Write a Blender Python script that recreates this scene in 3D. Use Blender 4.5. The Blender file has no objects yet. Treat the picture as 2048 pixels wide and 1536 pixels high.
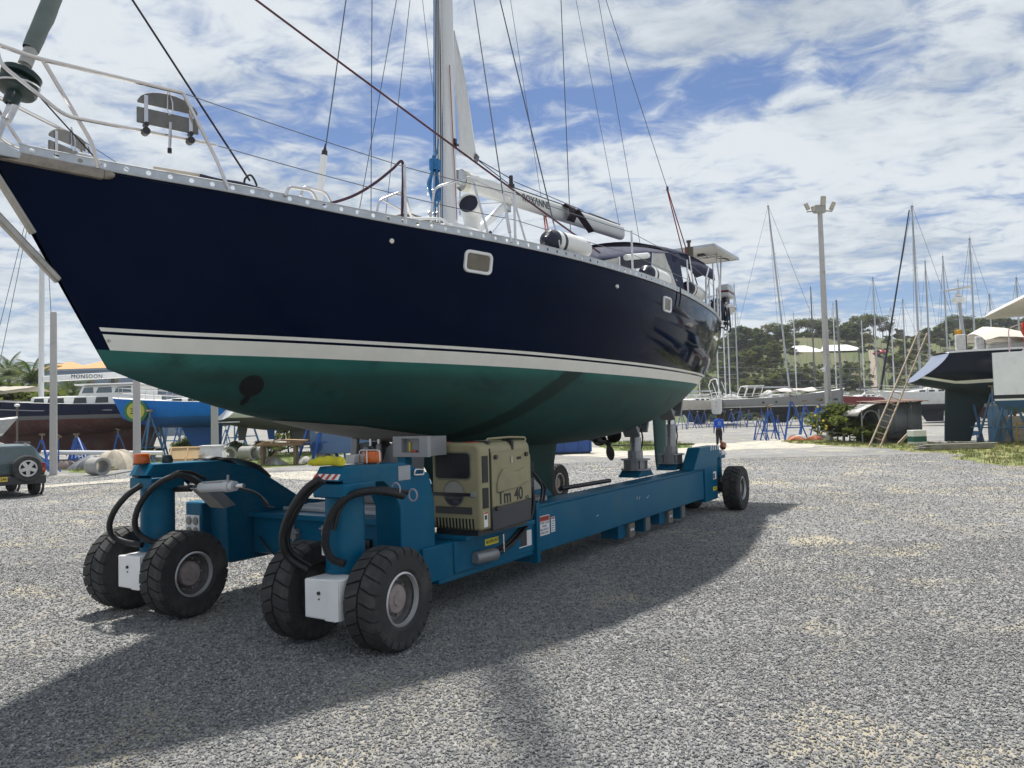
import bpy, bmesh, random
import numpy as np
from math import sin, cos, tan, atan, atan2, pi, radians, degrees, sqrt, exp, hypot
from mathutils import Matrix, Vector

SC = bpy.context.scene
COL = SC.collection
RND = random.Random(7)

# ------------------------------------------------------------------ camera
FPX = 1539.0            # focal length of the photograph in its own pixels (2048 wide)
EYE = 1.8               # height of the lens above the gravel
PITCH = atan(68 / FPX)
ROLL = 0.026
_f = np.array([0, cos(PITCH), sin(PITCH)])
_r0 = np.array([1.0, 0, 0]); _u0 = np.array([0, -sin(PITCH), cos(PITCH)])
_R = cos(ROLL) * _r0 - sin(ROLL) * _u0
_U = cos(ROLL) * _u0 + sin(ROLL) * _r0
_C = np.array([0, 0, EYE])
cd = bpy.data.cameras.new("camera")
cd.sensor_width = 36.0
cd.lens = 36.0 * FPX / 2048
cd.clip_start = 0.1
cd.clip_end = 4000
cam = bpy.data.objects.new("camera", cd)
COL.objects.link(cam)
cam.matrix_world = Matrix(((_R[0], _U[0], -_f[0], 0), (_R[1], _U[1], -_f[1], 0), (_R[2], _U[2], -_f[2], EYE), (0, 0, 0, 1)))
SC.camera = cam

# ------------------------------------------------------------------ light
SUN_DIR = Vector((-0.24, 1.55, 3.7)).normalized()      # towards the sun
SUN_EL = math_el = atan2(SUN_DIR.z, hypot(SUN_DIR.x, SUN_DIR.y))
sl = bpy.data.lights.new("sun", 'SUN')
sl.energy = 4.1
sl.angle = radians(2.0)
sl.color = (1.0, 0.955, 0.88)
so = bpy.data.objects.new("sun", sl)
COL.objects.link(so)
so.rotation_euler = SUN_DIR.to_track_quat('Z', 'Y').to_euler()
so.location = (0, 30, 60)

W = bpy.data.worlds.new("World")
SC.world = W
W.use_nodes = True
nt = W.node_tree
nt.nodes.clear()
def wn(t, **k):
    n = nt.nodes.new(t)
    for a, b in k.items():
        setattr(n, a, b)
    return n
def wl(a, b):
    nt.links.new(a, b)
def wmath(op, a, b=None, clamp=False):
    n = wn('ShaderNodeMath', operation=op, use_clamp=clamp)
    for i, v in enumerate((a, b)):
        if v is None: continue
        if isinstance(v, (int, float)): n.inputs[i].default_value = v
        else: wl(v, n.inputs[i])
    return n.outputs[0]
def wrange(v, a, b, c=0.0, d=1.0, smooth=True):
    n = wn('ShaderNodeMapRange', interpolation_type='SMOOTHSTEP' if smooth else 'LINEAR')
    wl(v, n.inputs[0])
    for i, q in enumerate((a, b, c, d)): n.inputs[1 + i].default_value = q
    return n.outputs[0]
sky = wn('ShaderNodeTexSky', sky_type='NISHITA', sun_disc=False)
sky.sun_elevation = SUN_EL
sky.sun_rotation = atan2(SUN_DIR.x, SUN_DIR.y)
sky.air_density = 1.0; sky.dust_density = 0.6; sky.ozone_density = 2.2
tc = wn('ShaderNodeTexCoord')
sep = wn('ShaderNodeSeparateXYZ'); wl(tc.outputs['Generated'], sep.inputs[0])
zc = wmath('MAXIMUM', sep.outputs[2], 0.0)
zz = wmath('ADD', zc, 0.10)
px_ = wmath('DIVIDE', sep.outputs[0], zz); py_ = wmath('DIVIDE', sep.outputs[1], zz)
cmb = wn('ShaderNodeCombineXYZ'); wl(px_, cmb.inputs[0]); wl(py_, cmb.inputs[1])
def wnoise(scale, detail, rough, off, dist=0.0, sx=1.0, sy=1.0, rz=0.0):
    m = wn('ShaderNodeMapping'); wl(cmb.outputs[0], m.inputs[0])
    m.inputs['Location'].default_value = off; m.inputs['Scale'].default_value = (sx, sy, 1); m.inputs['Rotation'].default_value = (0, 0, rz)
    n = wn('ShaderNodeTexNoise', noise_dimensions='3D'); wl(m.outputs[0], n.inputs['Vector'])
    n.inputs['Scale'].default_value = scale; n.inputs['Detail'].default_value = detail
    n.inputs['Roughness'].default_value = rough; n.inputs['Distortion'].default_value = dist
    return n.outputs['Fac']
big = wnoise(0.9, 4, 0.5, (3.1, 1.7, 0.0))                        # where cloud gathers
fine = wnoise(6.5, 9, 0.60, (0.4, 2.2, 0.5), 0.5, 1.0, 1.25, 0.45)      # altocumulus flecks
mid_ = wnoise(2.3, 7, 0.58, (1.4, 0.2, 2.5), 0.4, 1.0, 1.2, 0.3)
shade = wnoise(1.3, 7, 0.58, (5.0, 0.3, 1.5), 0.3)
def gap(cx, cy, rx, ry, rot):
    # an opening in the cloud deck: an ellipse drifting across it, its rim broken by the noise below
    mp = wn('ShaderNodeMapping', vector_type='TEXTURE'); wl(cmb.outputs[0], mp.inputs[0]); mp.inputs['Location'].default_value = (cx, cy, 0); mp.inputs['Rotation'].default_value = (0, 0, rot); mp.inputs['Scale'].default_value = (rx, ry, 1)
    ln = wn('ShaderNodeVectorMath', operation='LENGTH'); wl(mp.outputs[0], ln.inputs[0]); return wrange(ln.outputs['Value'], 0.25, 1.35, 1.0, 0.0)
def sumof(*a):
    o = a[0]
    for q in a[1:]: o = wmath('ADD', o, q)
    return o
gaps = sumof(gap(0.12, 1.95, 0.75, 0.26, -0.12), wmath('MULTIPLY', gap(0.75, 1.76, 0.42, 0.13, -0.3), 0.6), wmath('MULTIPLY', gap(2.2, 4.0, 1.9, 0.55, -0.1), 0.9), wmath('MULTIPLY', gap(-0.75, 1.85, 0.3, 0.12, 0.3), 0.35), wmath('MULTIPLY', gap(-2.6, 0.4, 1.6, 0.5, 0.6), 0.8), wmath('MULTIPLY', gap(1.2, -1.8, 2.0, 0.6, 0.2), 0.8))
cover = sumof(wmath('MULTIPLY', wmath('SUBTRACT', big, 0.5), 0.75), wmath('MULTIPLY', wmath('SUBTRACT', mid_, 0.5), 0.75), wmath('MULTIPLY', wmath('SUBTRACT', fine, 0.5), 1.35), wmath('MULTIPLY', gaps, -0.36), 0.62)
dens2 = wrange(cover, 0.16, 0.68)
ramp = wn('ShaderNodeMix', data_type='RGBA'); 
wl(wrange(sumof(wmath('MULTIPLY', shade, 0.5), wmath('MULTIPLY', fine, 0.30), wmath('MULTIPLY', mid_, 0.2)), 0.36, 0.58), ramp.inputs[0])
CLOUD_DARK = (2.6, 3.0, 3.45, 1); CLOUD_LIT = (4.75, 5.05, 5.25, 1)
ramp.inputs[6].default_value = CLOUD_DARK; ramp.inputs[7].default_value = CLOUD_LIT
mixc = wn('ShaderNodeMix', data_type='RGBA')
wl(wmath('MULTIPLY', dens2, 0.93), mixc.inputs[0]); skm = wn('ShaderNodeMix', data_type='RGBA', blend_type='MULTIPLY'); skm.inputs[0].default_value = 1.0; wl(sky.outputs[0], skm.inputs[6]); skm.inputs[7].default_value = (0.40, 0.465, 0.585, 1); wl(skm.outputs[2], mixc.inputs[6]); wl(ramp.outputs[2], mixc.inputs[7])
bg = wn('ShaderNodeBackground'); bg.inputs[1].default_value = 0.11
wl(mixc.outputs[2], bg.inputs[0])
wo = wn('ShaderNodeOutputWorld'); wl(bg.outputs[0], wo.inputs[0])

SC.view_settings.view_transform = 'Standard'
SC.view_settings.look = 'None'
SC.view_settings.exposure = 0.60
SC.view_settings.gamma = 1.0
SC.view_settings.use_curve_mapping = False
SC.cycles.max_bounces = 6
SC.cycles.diffuse_bounces = 3
SC.cycles.glossy_bounces = 3
SC.cycles.transparent_max_bounces = 8
SC.cycles.use_denoising = True

# ------------------------------------------------------------------ surveying helpers (photo pixel -> point in the yard)
def ray(x, y):
    return _f + _R * (x - 1024) / FPX + _U * (768 - y) / FPX
def at(x, y, Y):
    d = ray(x, y); return Vector(_C + d * (Y / d[1]))
def ground(x, y, z=0.0):
    d = ray(x, y); return Vector(_C + d * ((z - EYE) / d[2]))
def mpp(Y):
    return Y / FPX
PH = radians(31.84)
ORG = np.array([-2.51, 7.01, 0]); XL = np.array([sin(PH), cos(PH), 0]); YL = np.array([-cos(PH), sin(PH), 0])
FRAME_ROT = radians(90) - PH
def toL(p):
    d = np.array(p) - ORG; return Vector((d @ XL, d @ YL, d[2]))
def PY(x, y, yl=0.0):
    d = ray(x, y); t = (yl - (_C - ORG) @ YL) / (d @ YL); return toL(_C + d * t)
def PX(x, y, xl=0.0):
    d = ray(x, y); t = (xl - (_C - ORG) @ XL) / (d @ XL); return toL(_C + d * t)
def projL(p):
    w = ORG + p[0] * XL + p[1] * YL + np.array([0, 0, p[2]]); d = w - _C; z = d @ _f
    return 1024 + FPX * (d @ _R) / z, 768 - FPX * (d @ _U) / z

# ------------------------------------------------------------------ materials
MATS = {}
def mat(name, col, rough=0.5, metal=0.0, var=0.12, scale=6.0, bump=0.0, bscale=60.0, coat=0.0, col2=None, c2lo=0.5, c2hi=0.7, c2scale=3.0, spec=None, detail=5.0, rvar=0.15, streak=0.0, chip=None):
    if name in MATS: return MATS[name]
    m = bpy.data.materials.new(name); m.use_nodes = True
    t = m.node_tree; b = t.nodes['Principled BSDF']
    L = t.links.new
    tc = t.nodes.new('ShaderNodeTexCoord')
    n = t.nodes.new('ShaderNodeTexNoise'); n.inputs['Scale'].default_value = scale; n.inputs['Detail'].default_value = detail; n.inputs['Roughness'].default_value = 0.6
    if streak:
        mp = t.nodes.new('ShaderNodeMapping'); mp.inputs['Scale'].default_value = (1, 1, streak); L(tc.outputs['Object'], mp.inputs[0]); L(mp.outputs[0], n.inputs['Vector'])
    else:
        L(tc.outputs['Object'], n.inputs['Vector'])
    mr = t.nodes.new('ShaderNodeMapRange'); L(n.outputs['Fac'], mr.inputs[0])
    mr.inputs[1].default_value = 0.3; mr.inputs[2].default_value = 0.7; mr.inputs[3].default_value = 1 - var; mr.inputs[4].default_value = 1 + var
    vm = t.nodes.new('ShaderNodeVectorMath'); vm.operation = 'SCALE'; vm.inputs[0].default_value = col; L(mr.outputs[0], vm.inputs['Scale'])
    out = vm.outputs[0]
    if col2 is not None:
        n2 = t.nodes.new('ShaderNodeTexNoise'); n2.inputs['Scale'].default_value = c2scale; n2.inputs['Detail'].default_value = 8; n2.inputs['Roughness'].default_value = 0.65
        L(tc.outputs['Object'], n2.inputs['Vector'])
        r2 = t.nodes.new('ShaderNodeMapRange'); L(n2.outputs['Fac'], r2.inputs[0]); r2.inputs[1].default_value = c2lo; r2.inputs[2].default_value = c2hi
        mx = t.nodes.new('ShaderNodeMix'); mx.data_type = 'RGBA'; L(r2.outputs[0], mx.inputs[0]); L(out, mx.inputs[6]); mx.inputs[7].default_value = (*col2, 1)
        out = mx.outputs[2]
    if chip is not None:                    # small worn-through flecks
        n3 = t.nodes.new('ShaderNodeTexNoise'); n3.inputs['Scale'].default_value = chip[1]; n3.inputs['Detail'].default_value = 6; n3.inputs['Roughness'].default_value = 0.7
        L(tc.outputs['Object'], n3.inputs['Vector']); r3 = t.nodes.new('ShaderNodeMapRange'); L(n3.outputs['Fac'], r3.inputs[0]); r3.inputs[1].default_value = chip[2]; r3.inputs[2].default_value = chip[2] + .03; r3.inputs[4].default_value = .85
        m3 = t.nodes.new('ShaderNodeMix'); m3.data_type = 'RGBA'; L(r3.outputs[0], m3.inputs[0]); L(out, m3.inputs[6]); m3.inputs[7].default_value = (*chip[0], 1); out = m3.outputs[2]
    L(out, b.inputs['Base Color'])
    rr = t.nodes.new('ShaderNodeMapRange'); L(n.outputs['Fac'], rr.inputs[0]); rr.inputs[1].default_value = 0.3; rr.inputs[2].default_value = 0.7
    rr.inputs[3].default_value = max(0.02, rough * (1 - rvar)); rr.inputs[4].default_value = min(1, rough * (1 + rvar)); L(rr.outputs[0], b.inputs['Roughness'])
    b.inputs['Metallic'].default_value = metal
    if coat: b.inputs['Coat Weight'].default_value = coat; b.inputs['Coat Roughness'].default_value = 0.04
    if spec is not None: b.inputs['Specular IOR Level'].default_value = spec
    if bump:
        nb = t.nodes.new('ShaderNodeTexNoise'); nb.inputs['Scale'].default_value = bscale; nb.inputs['Detail'].default_value = 4; L(tc.outputs['Object'], nb.inputs['Vector'])
        bp = t.nodes.new('ShaderNodeBump'); bp.inputs['Strength'].default_value = bump; bp.inputs['Distance'].default_value = 0.01; L(nb.outputs['Fac'], bp.inputs['Height']); L(bp.outputs[0], b.inputs['Normal'])
    MATS[name] = m
    return m
def glass(name, col=(0.02, 0.03, 0.035), rough=0.05):
    return mat(name, col, rough, 0, 0.05, spec=0.6)

M_STEEL = mat('stainless steel', (0.62, 0.60, 0.60), 0.22, 1.0, 0.08, 9)
M_ALU = mat('weathered aluminium', (0.50, 0.52, 0.54), 0.42, 0.85, 0.15, 8)
M_WIRE = mat('rigging wire', (0.10, 0.115, 0.14), 0.4, 0.6, 0.1)
M_WHITE = mat('white gelcoat', (0.76, 0.76, 0.74), 0.3, 0, 0.05, 3, col2=(0.55, 0.52, 0.46), c2lo=0.6, c2hi=0.85)
M_WPAINT = mat('white paint', (0.78, 0.78, 0.78), 0.4, 0, 0.06, 4)
M_NAVYCLOTH = mat('navy canvas', (0.016, 0.022, 0.06), 0.85, 0, 0.2, 12, bump=0.3, bscale=30)
M_BLACK = mat('black rubber', (0.014, 0.014, 0.016), 0.6, 0, 0.3, 20)
M_BLACKPL = mat('black plastic', (0.02, 0.02, 0.022), 0.4, 0, 0.2, 10)
M_GLASSDK = glass('dark window glass')

# ------------------------------------------------------------------ mesh builder
class MB:
    def __init__(s):
        s.v = []; s.f = []; s.m = []; s.cur = 0
    def mi(s, i):
        s.cur = i; return s
    def add(s, vs, fs):
        o = len(s.v); s.v.extend([tuple(q) for q in vs]); s.f.extend([tuple(i + o for i in f) for f in fs]); s.m.extend([s.cur] * len(fs)); return s
    def box(s, x0, x1, y0, y1, z0, z1, M=None):
        vs = [Vector((x, y, z)) for z in (z0, z1) for y in (y0, y1) for x in (x0, x1)]
        if M is not None: vs = [M @ q for q in vs]
        return s.add(vs, [(0, 2, 3, 1), (4, 5, 7, 6), (0, 1, 5, 4), (2, 6, 7, 3), (0, 4, 6, 2), (1, 3, 7, 5)])
    def cbox(s, c, sx, sy, sz, M=None):
        T = Matrix.Translation(c) @ (M if M is not None else Matrix())
        return s.box(-sx / 2, sx / 2, -sy / 2, sy / 2, -sz / 2, sz / 2, T)
    def beam(s, a, b, w, h, up=(0, 0, 1)):
        a = Vector(a); b = Vector(b); d = (b - a); l = d.length; d.normalize()
        sd = d.cross(Vector(up))
        if sd.length < 1e-4: sd = d.cross(Vector((1, 0, 0)))
        sd.normalize(); u = sd.cross(d)
        M = Matrix(((d.x, sd.x, u.x, a.x), (d.y, sd.y, u.y, a.y), (d.z, sd.z, u.z, a.z), (0, 0, 0, 1)))
        return s.box(0, l, -w / 2, w / 2, -h / 2, h / 2, M)
    def prism(s, prof, a0, a1, axis='y', M=None):
        n = len(prof)
        def P(p, a):
            q = {'y': (p[0], a, p[1]), 'x': (a, p[0], p[1]), 'z': (p[0], p[1], a)}[axis]
            return M @ Vector(q) if M is not None else q
        vs = [P(p, a0) for p in prof] + [P(p, a1) for p in prof]
        fs = [tuple(range(n))[::-1], tuple(range(n, 2 * n))] + [(i, (i + 1) % n, n + (i + 1) % n, n + i) for i in range(n)]
        return s.add(vs, fs)
    def tube(s, pts, r, n=8, closed=False, caps=True):
        pts = [Vector(p) for p in pts]; k = len(pts)
        rs = r if isinstance(r, (list, tuple)) else [r] * k
        vs = []; fs = []; prev = None
        for i, p in enumerate(pts):
            if closed: d = pts[(i + 1) % k] - pts[i - 1]
            else: d = pts[min(i + 1, k - 1)] - pts[max(i - 1, 0)]
            if d.length < 1e-9: d = Vector((0, 0, 1))
            d.normalize()
            if prev is None:
                a = d.cross(Vector((0, 0, 1)))
                if a.length < 0.05: a = d.cross(Vector((1, 0, 0)))
            else:
                a = prev - d * prev.dot(d)
                if a.length < 1e-6: a = d.cross(Vector((0.3, 0.5, 0.8)))
            a.normalize(); prev = a; b = d.cross(a)
            for j in range(n):
                t = 2 * pi * j / n
                vs.append(p + (a * cos(t) + b * sin(t)) * rs[i])
        for i in range(k if closed else k - 1):
            for j in range(n):
                i2 = (i + 1) % k
                fs.append((i * n + j, i2 * n + j, i2 * n + (j + 1) % n, i * n + (j + 1) % n)[::-1])
        if caps and not closed:
            fs.append(tuple(range(n))); fs.append(tuple(range((k - 1) * n, k * n))[::-1])
        return s.add(vs, [f[::-1] for f in fs])
    def cyl(s, a, b, r, r2=None, n=16):
        return s.tube([a, b], [r, r if r2 is None else r2], n)
    def lathe(s, prof, org=(0, 0, 0), axis=(0, 0, 1), n=24, arc=2 * pi):
        ax = Vector(axis).normalized(); a = ax.cross(Vector((0, 0, 1)))
        if a.length < 0.05: a = ax.cross(Vector((1, 0, 0)))
        a.normalize(); b = ax.cross(a); org = Vector(org); vs = []; fs = []
        for (r, h) in prof:
            for j in range(n):
                t = arc * j / n
                vs.append(org + ax * h + (a * cos(t) + b * sin(t)) * max(r, 1e-5))
        for i in range(len(prof) - 1):
            for j in range(n):
                fs.append((i * n + j, i * n + (j + 1) % n, (i + 1) * n + (j + 1) % n, (i + 1) * n + j))
        return s.add(vs, fs)
    def ball(s, c, rx, ry=None, rz=None, nu=14, nv=9, M=None):
        ry = ry or rx; rz = rz or rx; c = Vector(c); vs = []; fs = []
        for i in range(nv + 1):
            p = pi * i / nv
            for j in range(nu):
                t = 2 * pi * j / nu; q = Vector((rx * sin(p) * cos(t), ry * sin(p) * sin(t), rz * cos(p)))
                vs.append(c + (M @ q if M is not None else q))
        for i in range(nv):
            for j in range(nu):
                fs.append((i * nu + j, (i + 1) * nu + j, (i + 1) * nu + (j + 1) % nu, i * nu + (j + 1) % nu))
        return s.add(vs, fs)
    def grid(s, rows, close=False, mrow=None):
        nr = len(rows); nc = len(rows[0]); vs = [p for r in rows for p in r]; o = len(s.v)
        s.v.extend([tuple(q) for q in vs])
        for i in range(nr - 1):
            for j in range(nc if close else nc - 1):
                s.f.append((o + i * nc + j, o + i * nc + (j + 1) % nc, o + (i + 1) * nc + (j + 1) % nc, o + (i + 1) * nc + j)); s.m.append(mrow[j] if mrow else s.cur)
        return s
    def build(s, name, mats, parent=None, smooth=35, bevel=0.0, segs=2, M=None, weld=False):
        me = bpy.data.meshes.new(name)
        me.from_pydata(s.v, [], s.f)
        for q in (mats if isinstance(mats, (list, tuple)) else [mats]): me.materials.append(q)
        if len(me.polygons) == len(s.m): me.polygons.foreach_set('material_index', s.m)
        bm = bmesh.new(); bm.from_mesh(me)
        if weld: bmesh.ops.remove_doubles(bm, verts=bm.verts, dist=1e-4)
        bmesh.ops.recalc_face_normals(bm, faces=bm.faces); bm.to_mesh(me); bm.free()
        if smooth:
            me.polygons.foreach_set('use_smooth', [True] * len(me.polygons)); me.set_sharp_from_angle(angle=radians(smooth))
        me.update()
        o = bpy.data.objects.new(name, me); COL.objects.link(o)
        if parent is not None: o.parent = parent
        if M is not None: o.matrix_local = M
        if bevel:
            bv = o.modifiers.new('bevel', 'BEVEL'); bv.width = bevel; bv.segments = segs; bv.limit_method = 'ANGLE'; bv.angle_limit = radians(40)
        return o

def tag(o, label=None, cat=None, group=None, kind=None):
    if label: o['label'] = label
    if cat: o['category'] = cat
    if group: o['group'] = group
    if kind: o['kind'] = kind
    return o
def thing(name, label, cat, loc=(0, 0, 0), rz=0.0, group=None, scale=1.0):
    o = bpy.data.objects.new(name, None); COL.objects.link(o); o.empty_display_size = 0.3
    o.location = loc; o.rotation_euler = (0, 0, rz); o.scale = (scale,) * 3
    return tag(o, label, cat, group)
def dup(root, loc, rz=None, label=None, group=None, scale=None, rot=None):
    r = root.copy(); COL.objects.link(r); r.location = loc
    if rz is not None: r.rotation_euler = (0, 0, rz)
    if rot is not None: r.rotation_euler = rot
    if scale is not None: r.scale = scale if isinstance(scale, (tuple, list)) else (scale,) * 3
    if label: r['label'] = label
    if group: r['group'] = group
    def rec(a, b):
        for ch in list(a.children):
            c = ch.copy(); COL.objects.link(c); c.parent = b; rec(ch, c)
    rec(root, r)
    return r
_kids = {}
def text(name, body, size, M, m, parent=None, depth=0.002, align='CENTER', bold=0.0, shear=0.0, space=1.0):
    cu = bpy.data.curves.new(name, 'FONT'); cu.body = body; cu.size = size; cu.align_x = align; cu.align_y = 'CENTER'
    cu.extrude = depth; cu.offset = bold; cu.resolution_u = 3; cu.shear = shear; cu.space_character = space
    o = bpy.data.objects.new(name, cu); COL.objects.link(o)
    dg = bpy.context.evaluated_depsgraph_get(); me = bpy.data.meshes.new_from_object(o.evaluated_get(dg)); me.name = name
    bpy.data.objects.remove(o); bpy.data.curves.remove(cu)
    me.materials.clear(); me.materials.append(m)
    o = bpy.data.objects.new(name, me); COL.objects.link(o)
    if parent is not None: o.parent = parent
    o.matrix_local = M
    return o
def frame(o, x, y):
    """matrix whose X and Y axes run along x and y, at o (for signs and lettering)"""
    x = Vector(x).normalized(); y = Vector(y); z = x.cross(y).normalized(); y = z.cross(x)
    o = Vector(o)
    return Matrix(((x.x, y.x, z.x, o.x), (x.y, y.y, z.y, o.y), (x.z, y.z, z.z, o.z), (0, 0, 0, 1)))
def arc_pts(pts, rad=0.08, seg=4):
    """round the corners of a polyline"""
    pts = [Vector(p) for p in pts]; out = [pts[0]]
    for i in range(1, len(pts) - 1):
        a, b, c = pts[i - 1], pts[i], pts[i + 1]
        r = min(rad, (a - b).length * 0.45, (c - b).length * 0.45)
        p = b + (a - b).normalized() * r; q = b + (c - b).normalized() * r
        for k in range(seg + 1):
            t = k / seg; out.append(p * (1 - t) ** 2 + b * 2 * t * (1 - t) + q * t * t)
    out.append(pts[-1]); return out
def spline(pts, seg=6):
    pts = [Vector(p) for p in pts]; out = []
    P = [pts[0] * 2 - pts[1]] + pts + [pts[-1] * 2 - pts[-2]]
    for i in range(1, len(P) - 2):
        for k in range(seg):
            t = k / seg; a, b, c, d = P[i - 1:i + 3]
            out.append(0.5 * ((2 * b) + (c - a) * t + (2 * a - 5 * b + 4 * c - d) * t * t + (3 * b - a - 3 * c + d) * t ** 3))
    out.append(pts[-1]); return out
class Spline1:
    def __init__(s, xs, ys):
        n = len(xs); s.x = np.array(xs, float); s.y = np.array(ys, float); h = np.diff(s.x); A = np.zeros((n, n)); r = np.zeros(n); A[0, 0] = A[-1, -1] = 1
        for i in range(1, n - 1):
            A[i, i - 1], A[i, i], A[i, i + 1] = h[i - 1], 2 * (h[i - 1] + h[i]), h[i]; r[i] = 6 * ((s.y[i + 1] - s.y[i]) / h[i] - (s.y[i] - s.y[i - 1]) / h[i - 1])
        s.m = np.linalg.solve(A, r)
    def __call__(s, x):
        x = min(max(x, s.x[0]), s.x[-1]); i = int(min(max(np.searchsorted(s.x, x) - 1, 0), len(s.x) - 2)); h = s.x[i + 1] - s.x[i]; a = (s.x[i + 1] - x) / h; b = 1 - a
        return float(a * s.y[i] + b * s.y[i + 1] + ((a ** 3 - a) * s.m[i] + (b ** 3 - b) * s.m[i + 1]) * h * h / 6)
ORDS = ['first', 'second', 'third', 'fourth', 'fifth', 'sixth', 'seventh', 'eighth', 'ninth', 'tenth', 'eleventh', 'twelfth', 'thirteenth', 'fourteenth', 'fifteenth', 'sixteenth', 'seventeenth', 'eighteenth', 'nineteenth', 'twentieth', 'twenty-first', 'twenty-second', 'twenty-third', 'twenty-fourth', 'twenty-fifth', 'twenty-sixth', 'twenty-seventh', 'twenty-eighth', 'twenty-ninth', 'thirtieth']
def interp(x, xs, ys):
    """smooth (cubic) interpolation through a table"""
    xs = list(xs); n = len(xs)
    if x <= xs[0]: return ys[0]
    if x >= xs[-1]: return ys[-1]
    i = max(k for k in range(n - 1) if xs[k] <= x)
    h = xs[i + 1] - xs[i]; t = (x - xs[i]) / h
    def sl_(k):
        if k == 0: return (ys[1] - ys[0]) / (xs[1] - xs[0])
        if k == n - 1: return (ys[-1] - ys[-2]) / (xs[-1] - xs[-2])
        return (ys[k + 1] - ys[k - 1]) / (xs[k + 1] - xs[k - 1])
    m0, m1 = sl_(i) * h, sl_(i + 1) * h
    return (2 * t ** 3 - 3 * t * t + 1) * ys[i] + (t ** 3 - 2 * t * t + t) * m0 + (-2 * t ** 3 + 3 * t * t) * ys[i + 1] + (t ** 3 - t * t) * m1
# ------------------------------------------------------------------ the ground
def ground_material():
    m = bpy.data.materials.new('gravel ground'); m.use_nodes = True
    t = m.node_tree; b = t.nodes['Principled BSDF']; L = t.links.new
    def N(k, **kw):
        n = t.nodes.new(k)
        for a, q in kw.items(): setattr(n, a, q)
        return n
    geo = N('ShaderNodeNewGeometry')
    def noise(scale, det=4, ro=0.6, stretch=None, rot=0.0, dist=0.0):
        mp = N('ShaderNodeMapping'); L(geo.outputs['Position'], mp.inputs[0]); mp.inputs['Rotation'].default_value = (0, 0, rot)
        if stretch: mp.inputs['Scale'].default_value = stretch
        n = N('ShaderNodeTexNoise'); L(mp.outputs[0], n.inputs['Vector']); n.inputs['Scale'].default_value = scale; n.inputs['Detail'].default_value = det; n.inputs['Roughness'].default_value = ro; n.inputs['Distortion'].default_value = dist
        return n.outputs['Fac']
    def rng(v, a, b_, c=0.0, d=1.0):
        r = N('ShaderNodeMapRange'); L(v, r.inputs[0])
        for i, q in enumerate((a, b_, c, d)): r.inputs[1 + i].default_value = q
        return r.outputs[0]
    def mix(f, a, b_):
        x = N('ShaderNodeMix', data_type='RGBA')
        if isinstance(f, float): x.inputs[0].default_value = f
        else: L(f, x.inputs[0])
        for i, q in ((6, a), (7, b_)):
            if isinstance(q, tuple): x.inputs[i].default_value = (*q, 1)
            else: L(q, x.inputs[i])
        return x.outputs[2]
    def mul(a, b_):
        x = N('ShaderNodeMath', operation='MULTIPLY')
        for i, q in enumerate((a, b_)):
            if isinstance(q, float): x.inputs[i].default_value = q
            else: L(q, x.inputs[i])
        return x.outputs[0]
    vo = N('ShaderNodeTexVoronoi', feature='F1'); L(geo.outputs['Position'], vo.inputs['Vector']); vo.inputs['Scale'].default_value = 34
    cs = N('ShaderNodeSeparateColor'); L(vo.outputs['Color'], cs.inputs[0])
    chip = mix(rng(cs.outputs[0], 0.0, 1.0), (0.115, 0.118, 0.124), (0.36, 0.355, 0.345))
    vo2 = N('ShaderNodeTexVoronoi', feature='F1'); L(geo.outputs['Position'], vo2.inputs['Vector']); vo2.inputs['Scale'].default_value = 11
    cs2 = N('ShaderNodeSeparateColor'); L(vo2.outputs['Color'], cs2.inputs[0])
    chip = mix(mul(rng(cs2.outputs[1], 0.55, 1.0), 0.45), chip, (0.14, 0.145, 0.155))
    grain = noise(120, 3, 0.7)
    chip = mix(rng(grain, 0.52, 0.72, 0.0, 0.6), chip, (0.36, 0.355, 0.34))
    # pale crushed dust: tracks worn by wheels and patches
    dust = rng(noise(0.75, 6, 0.62, (1.0, 1.0, 1), 0.0, 0.6), 0.54, 0.63)
    track = rng(noise(0.42, 5, 0.6, (1.9, 0.28, 1), radians(33), 0.3), 0.55, 0.74)
    mx = N('ShaderNodeMath', operation='MAXIMUM'); L(dust, mx.inputs[0]); L(track, mx.inputs[1])
    dtex = rng(noise(6.0, 6, 0.75), 0.30, 0.52)
    col = mix(mul(mul(mx.outputs[0], dtex), 0.80), chip, (0.43, 0.385, 0.285))
    dark = rng(noise(0.22, 4, 0.55, (1, 1, 1), 0.4), 0.42, 0.68, 1.06, 0.80)
    vm = N('ShaderNodeVectorMath', operation='SCALE'); L(col, vm.inputs[0]); L(dark, vm.inputs['Scale'])
    # far yard: a pale compacted strip beyond thirty metres on the left
    sx = N('ShaderNodeSeparateXYZ'); L(geo.outputs['Position'], sx.inputs[0])
    L(vm.outputs[0], b.inputs['Base Color'])
    b.inputs['Roughness'].default_value = 0.9; b.inputs['Specular IOR Level'].default_value = 0.25
    hb = N('ShaderNodeMath', operation='ADD'); L(mul(vo.outputs['Distance'], -1.0), hb.inputs[0]); L(mul(grain, 0.5), hb.inputs[1])
    bp = N('ShaderNodeBump'); bp.inputs['Strength'].default_value = 1.0; bp.inputs['Distance'].default_value = 0.012; L(hb.outputs[0], bp.inputs['Height']); L(bp.outputs[0], b.inputs['Normal'])
    return m
GROUND_M = ground_material()
g = MB()
xs = [-600, -400, -150, -80, -40, -20, -10, 0, 10, 20, 40, 80, 150, 400, 600]
ys = [-50, -25, -10, 0, 5, 10, 20, 40, 70, 110, 160, 300, 450, 630]
g.grid([[(x, y, 0) for x in xs] for y in ys])
tag(g.build('ground', GROUND_M, smooth=0), kind='structure')

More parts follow.
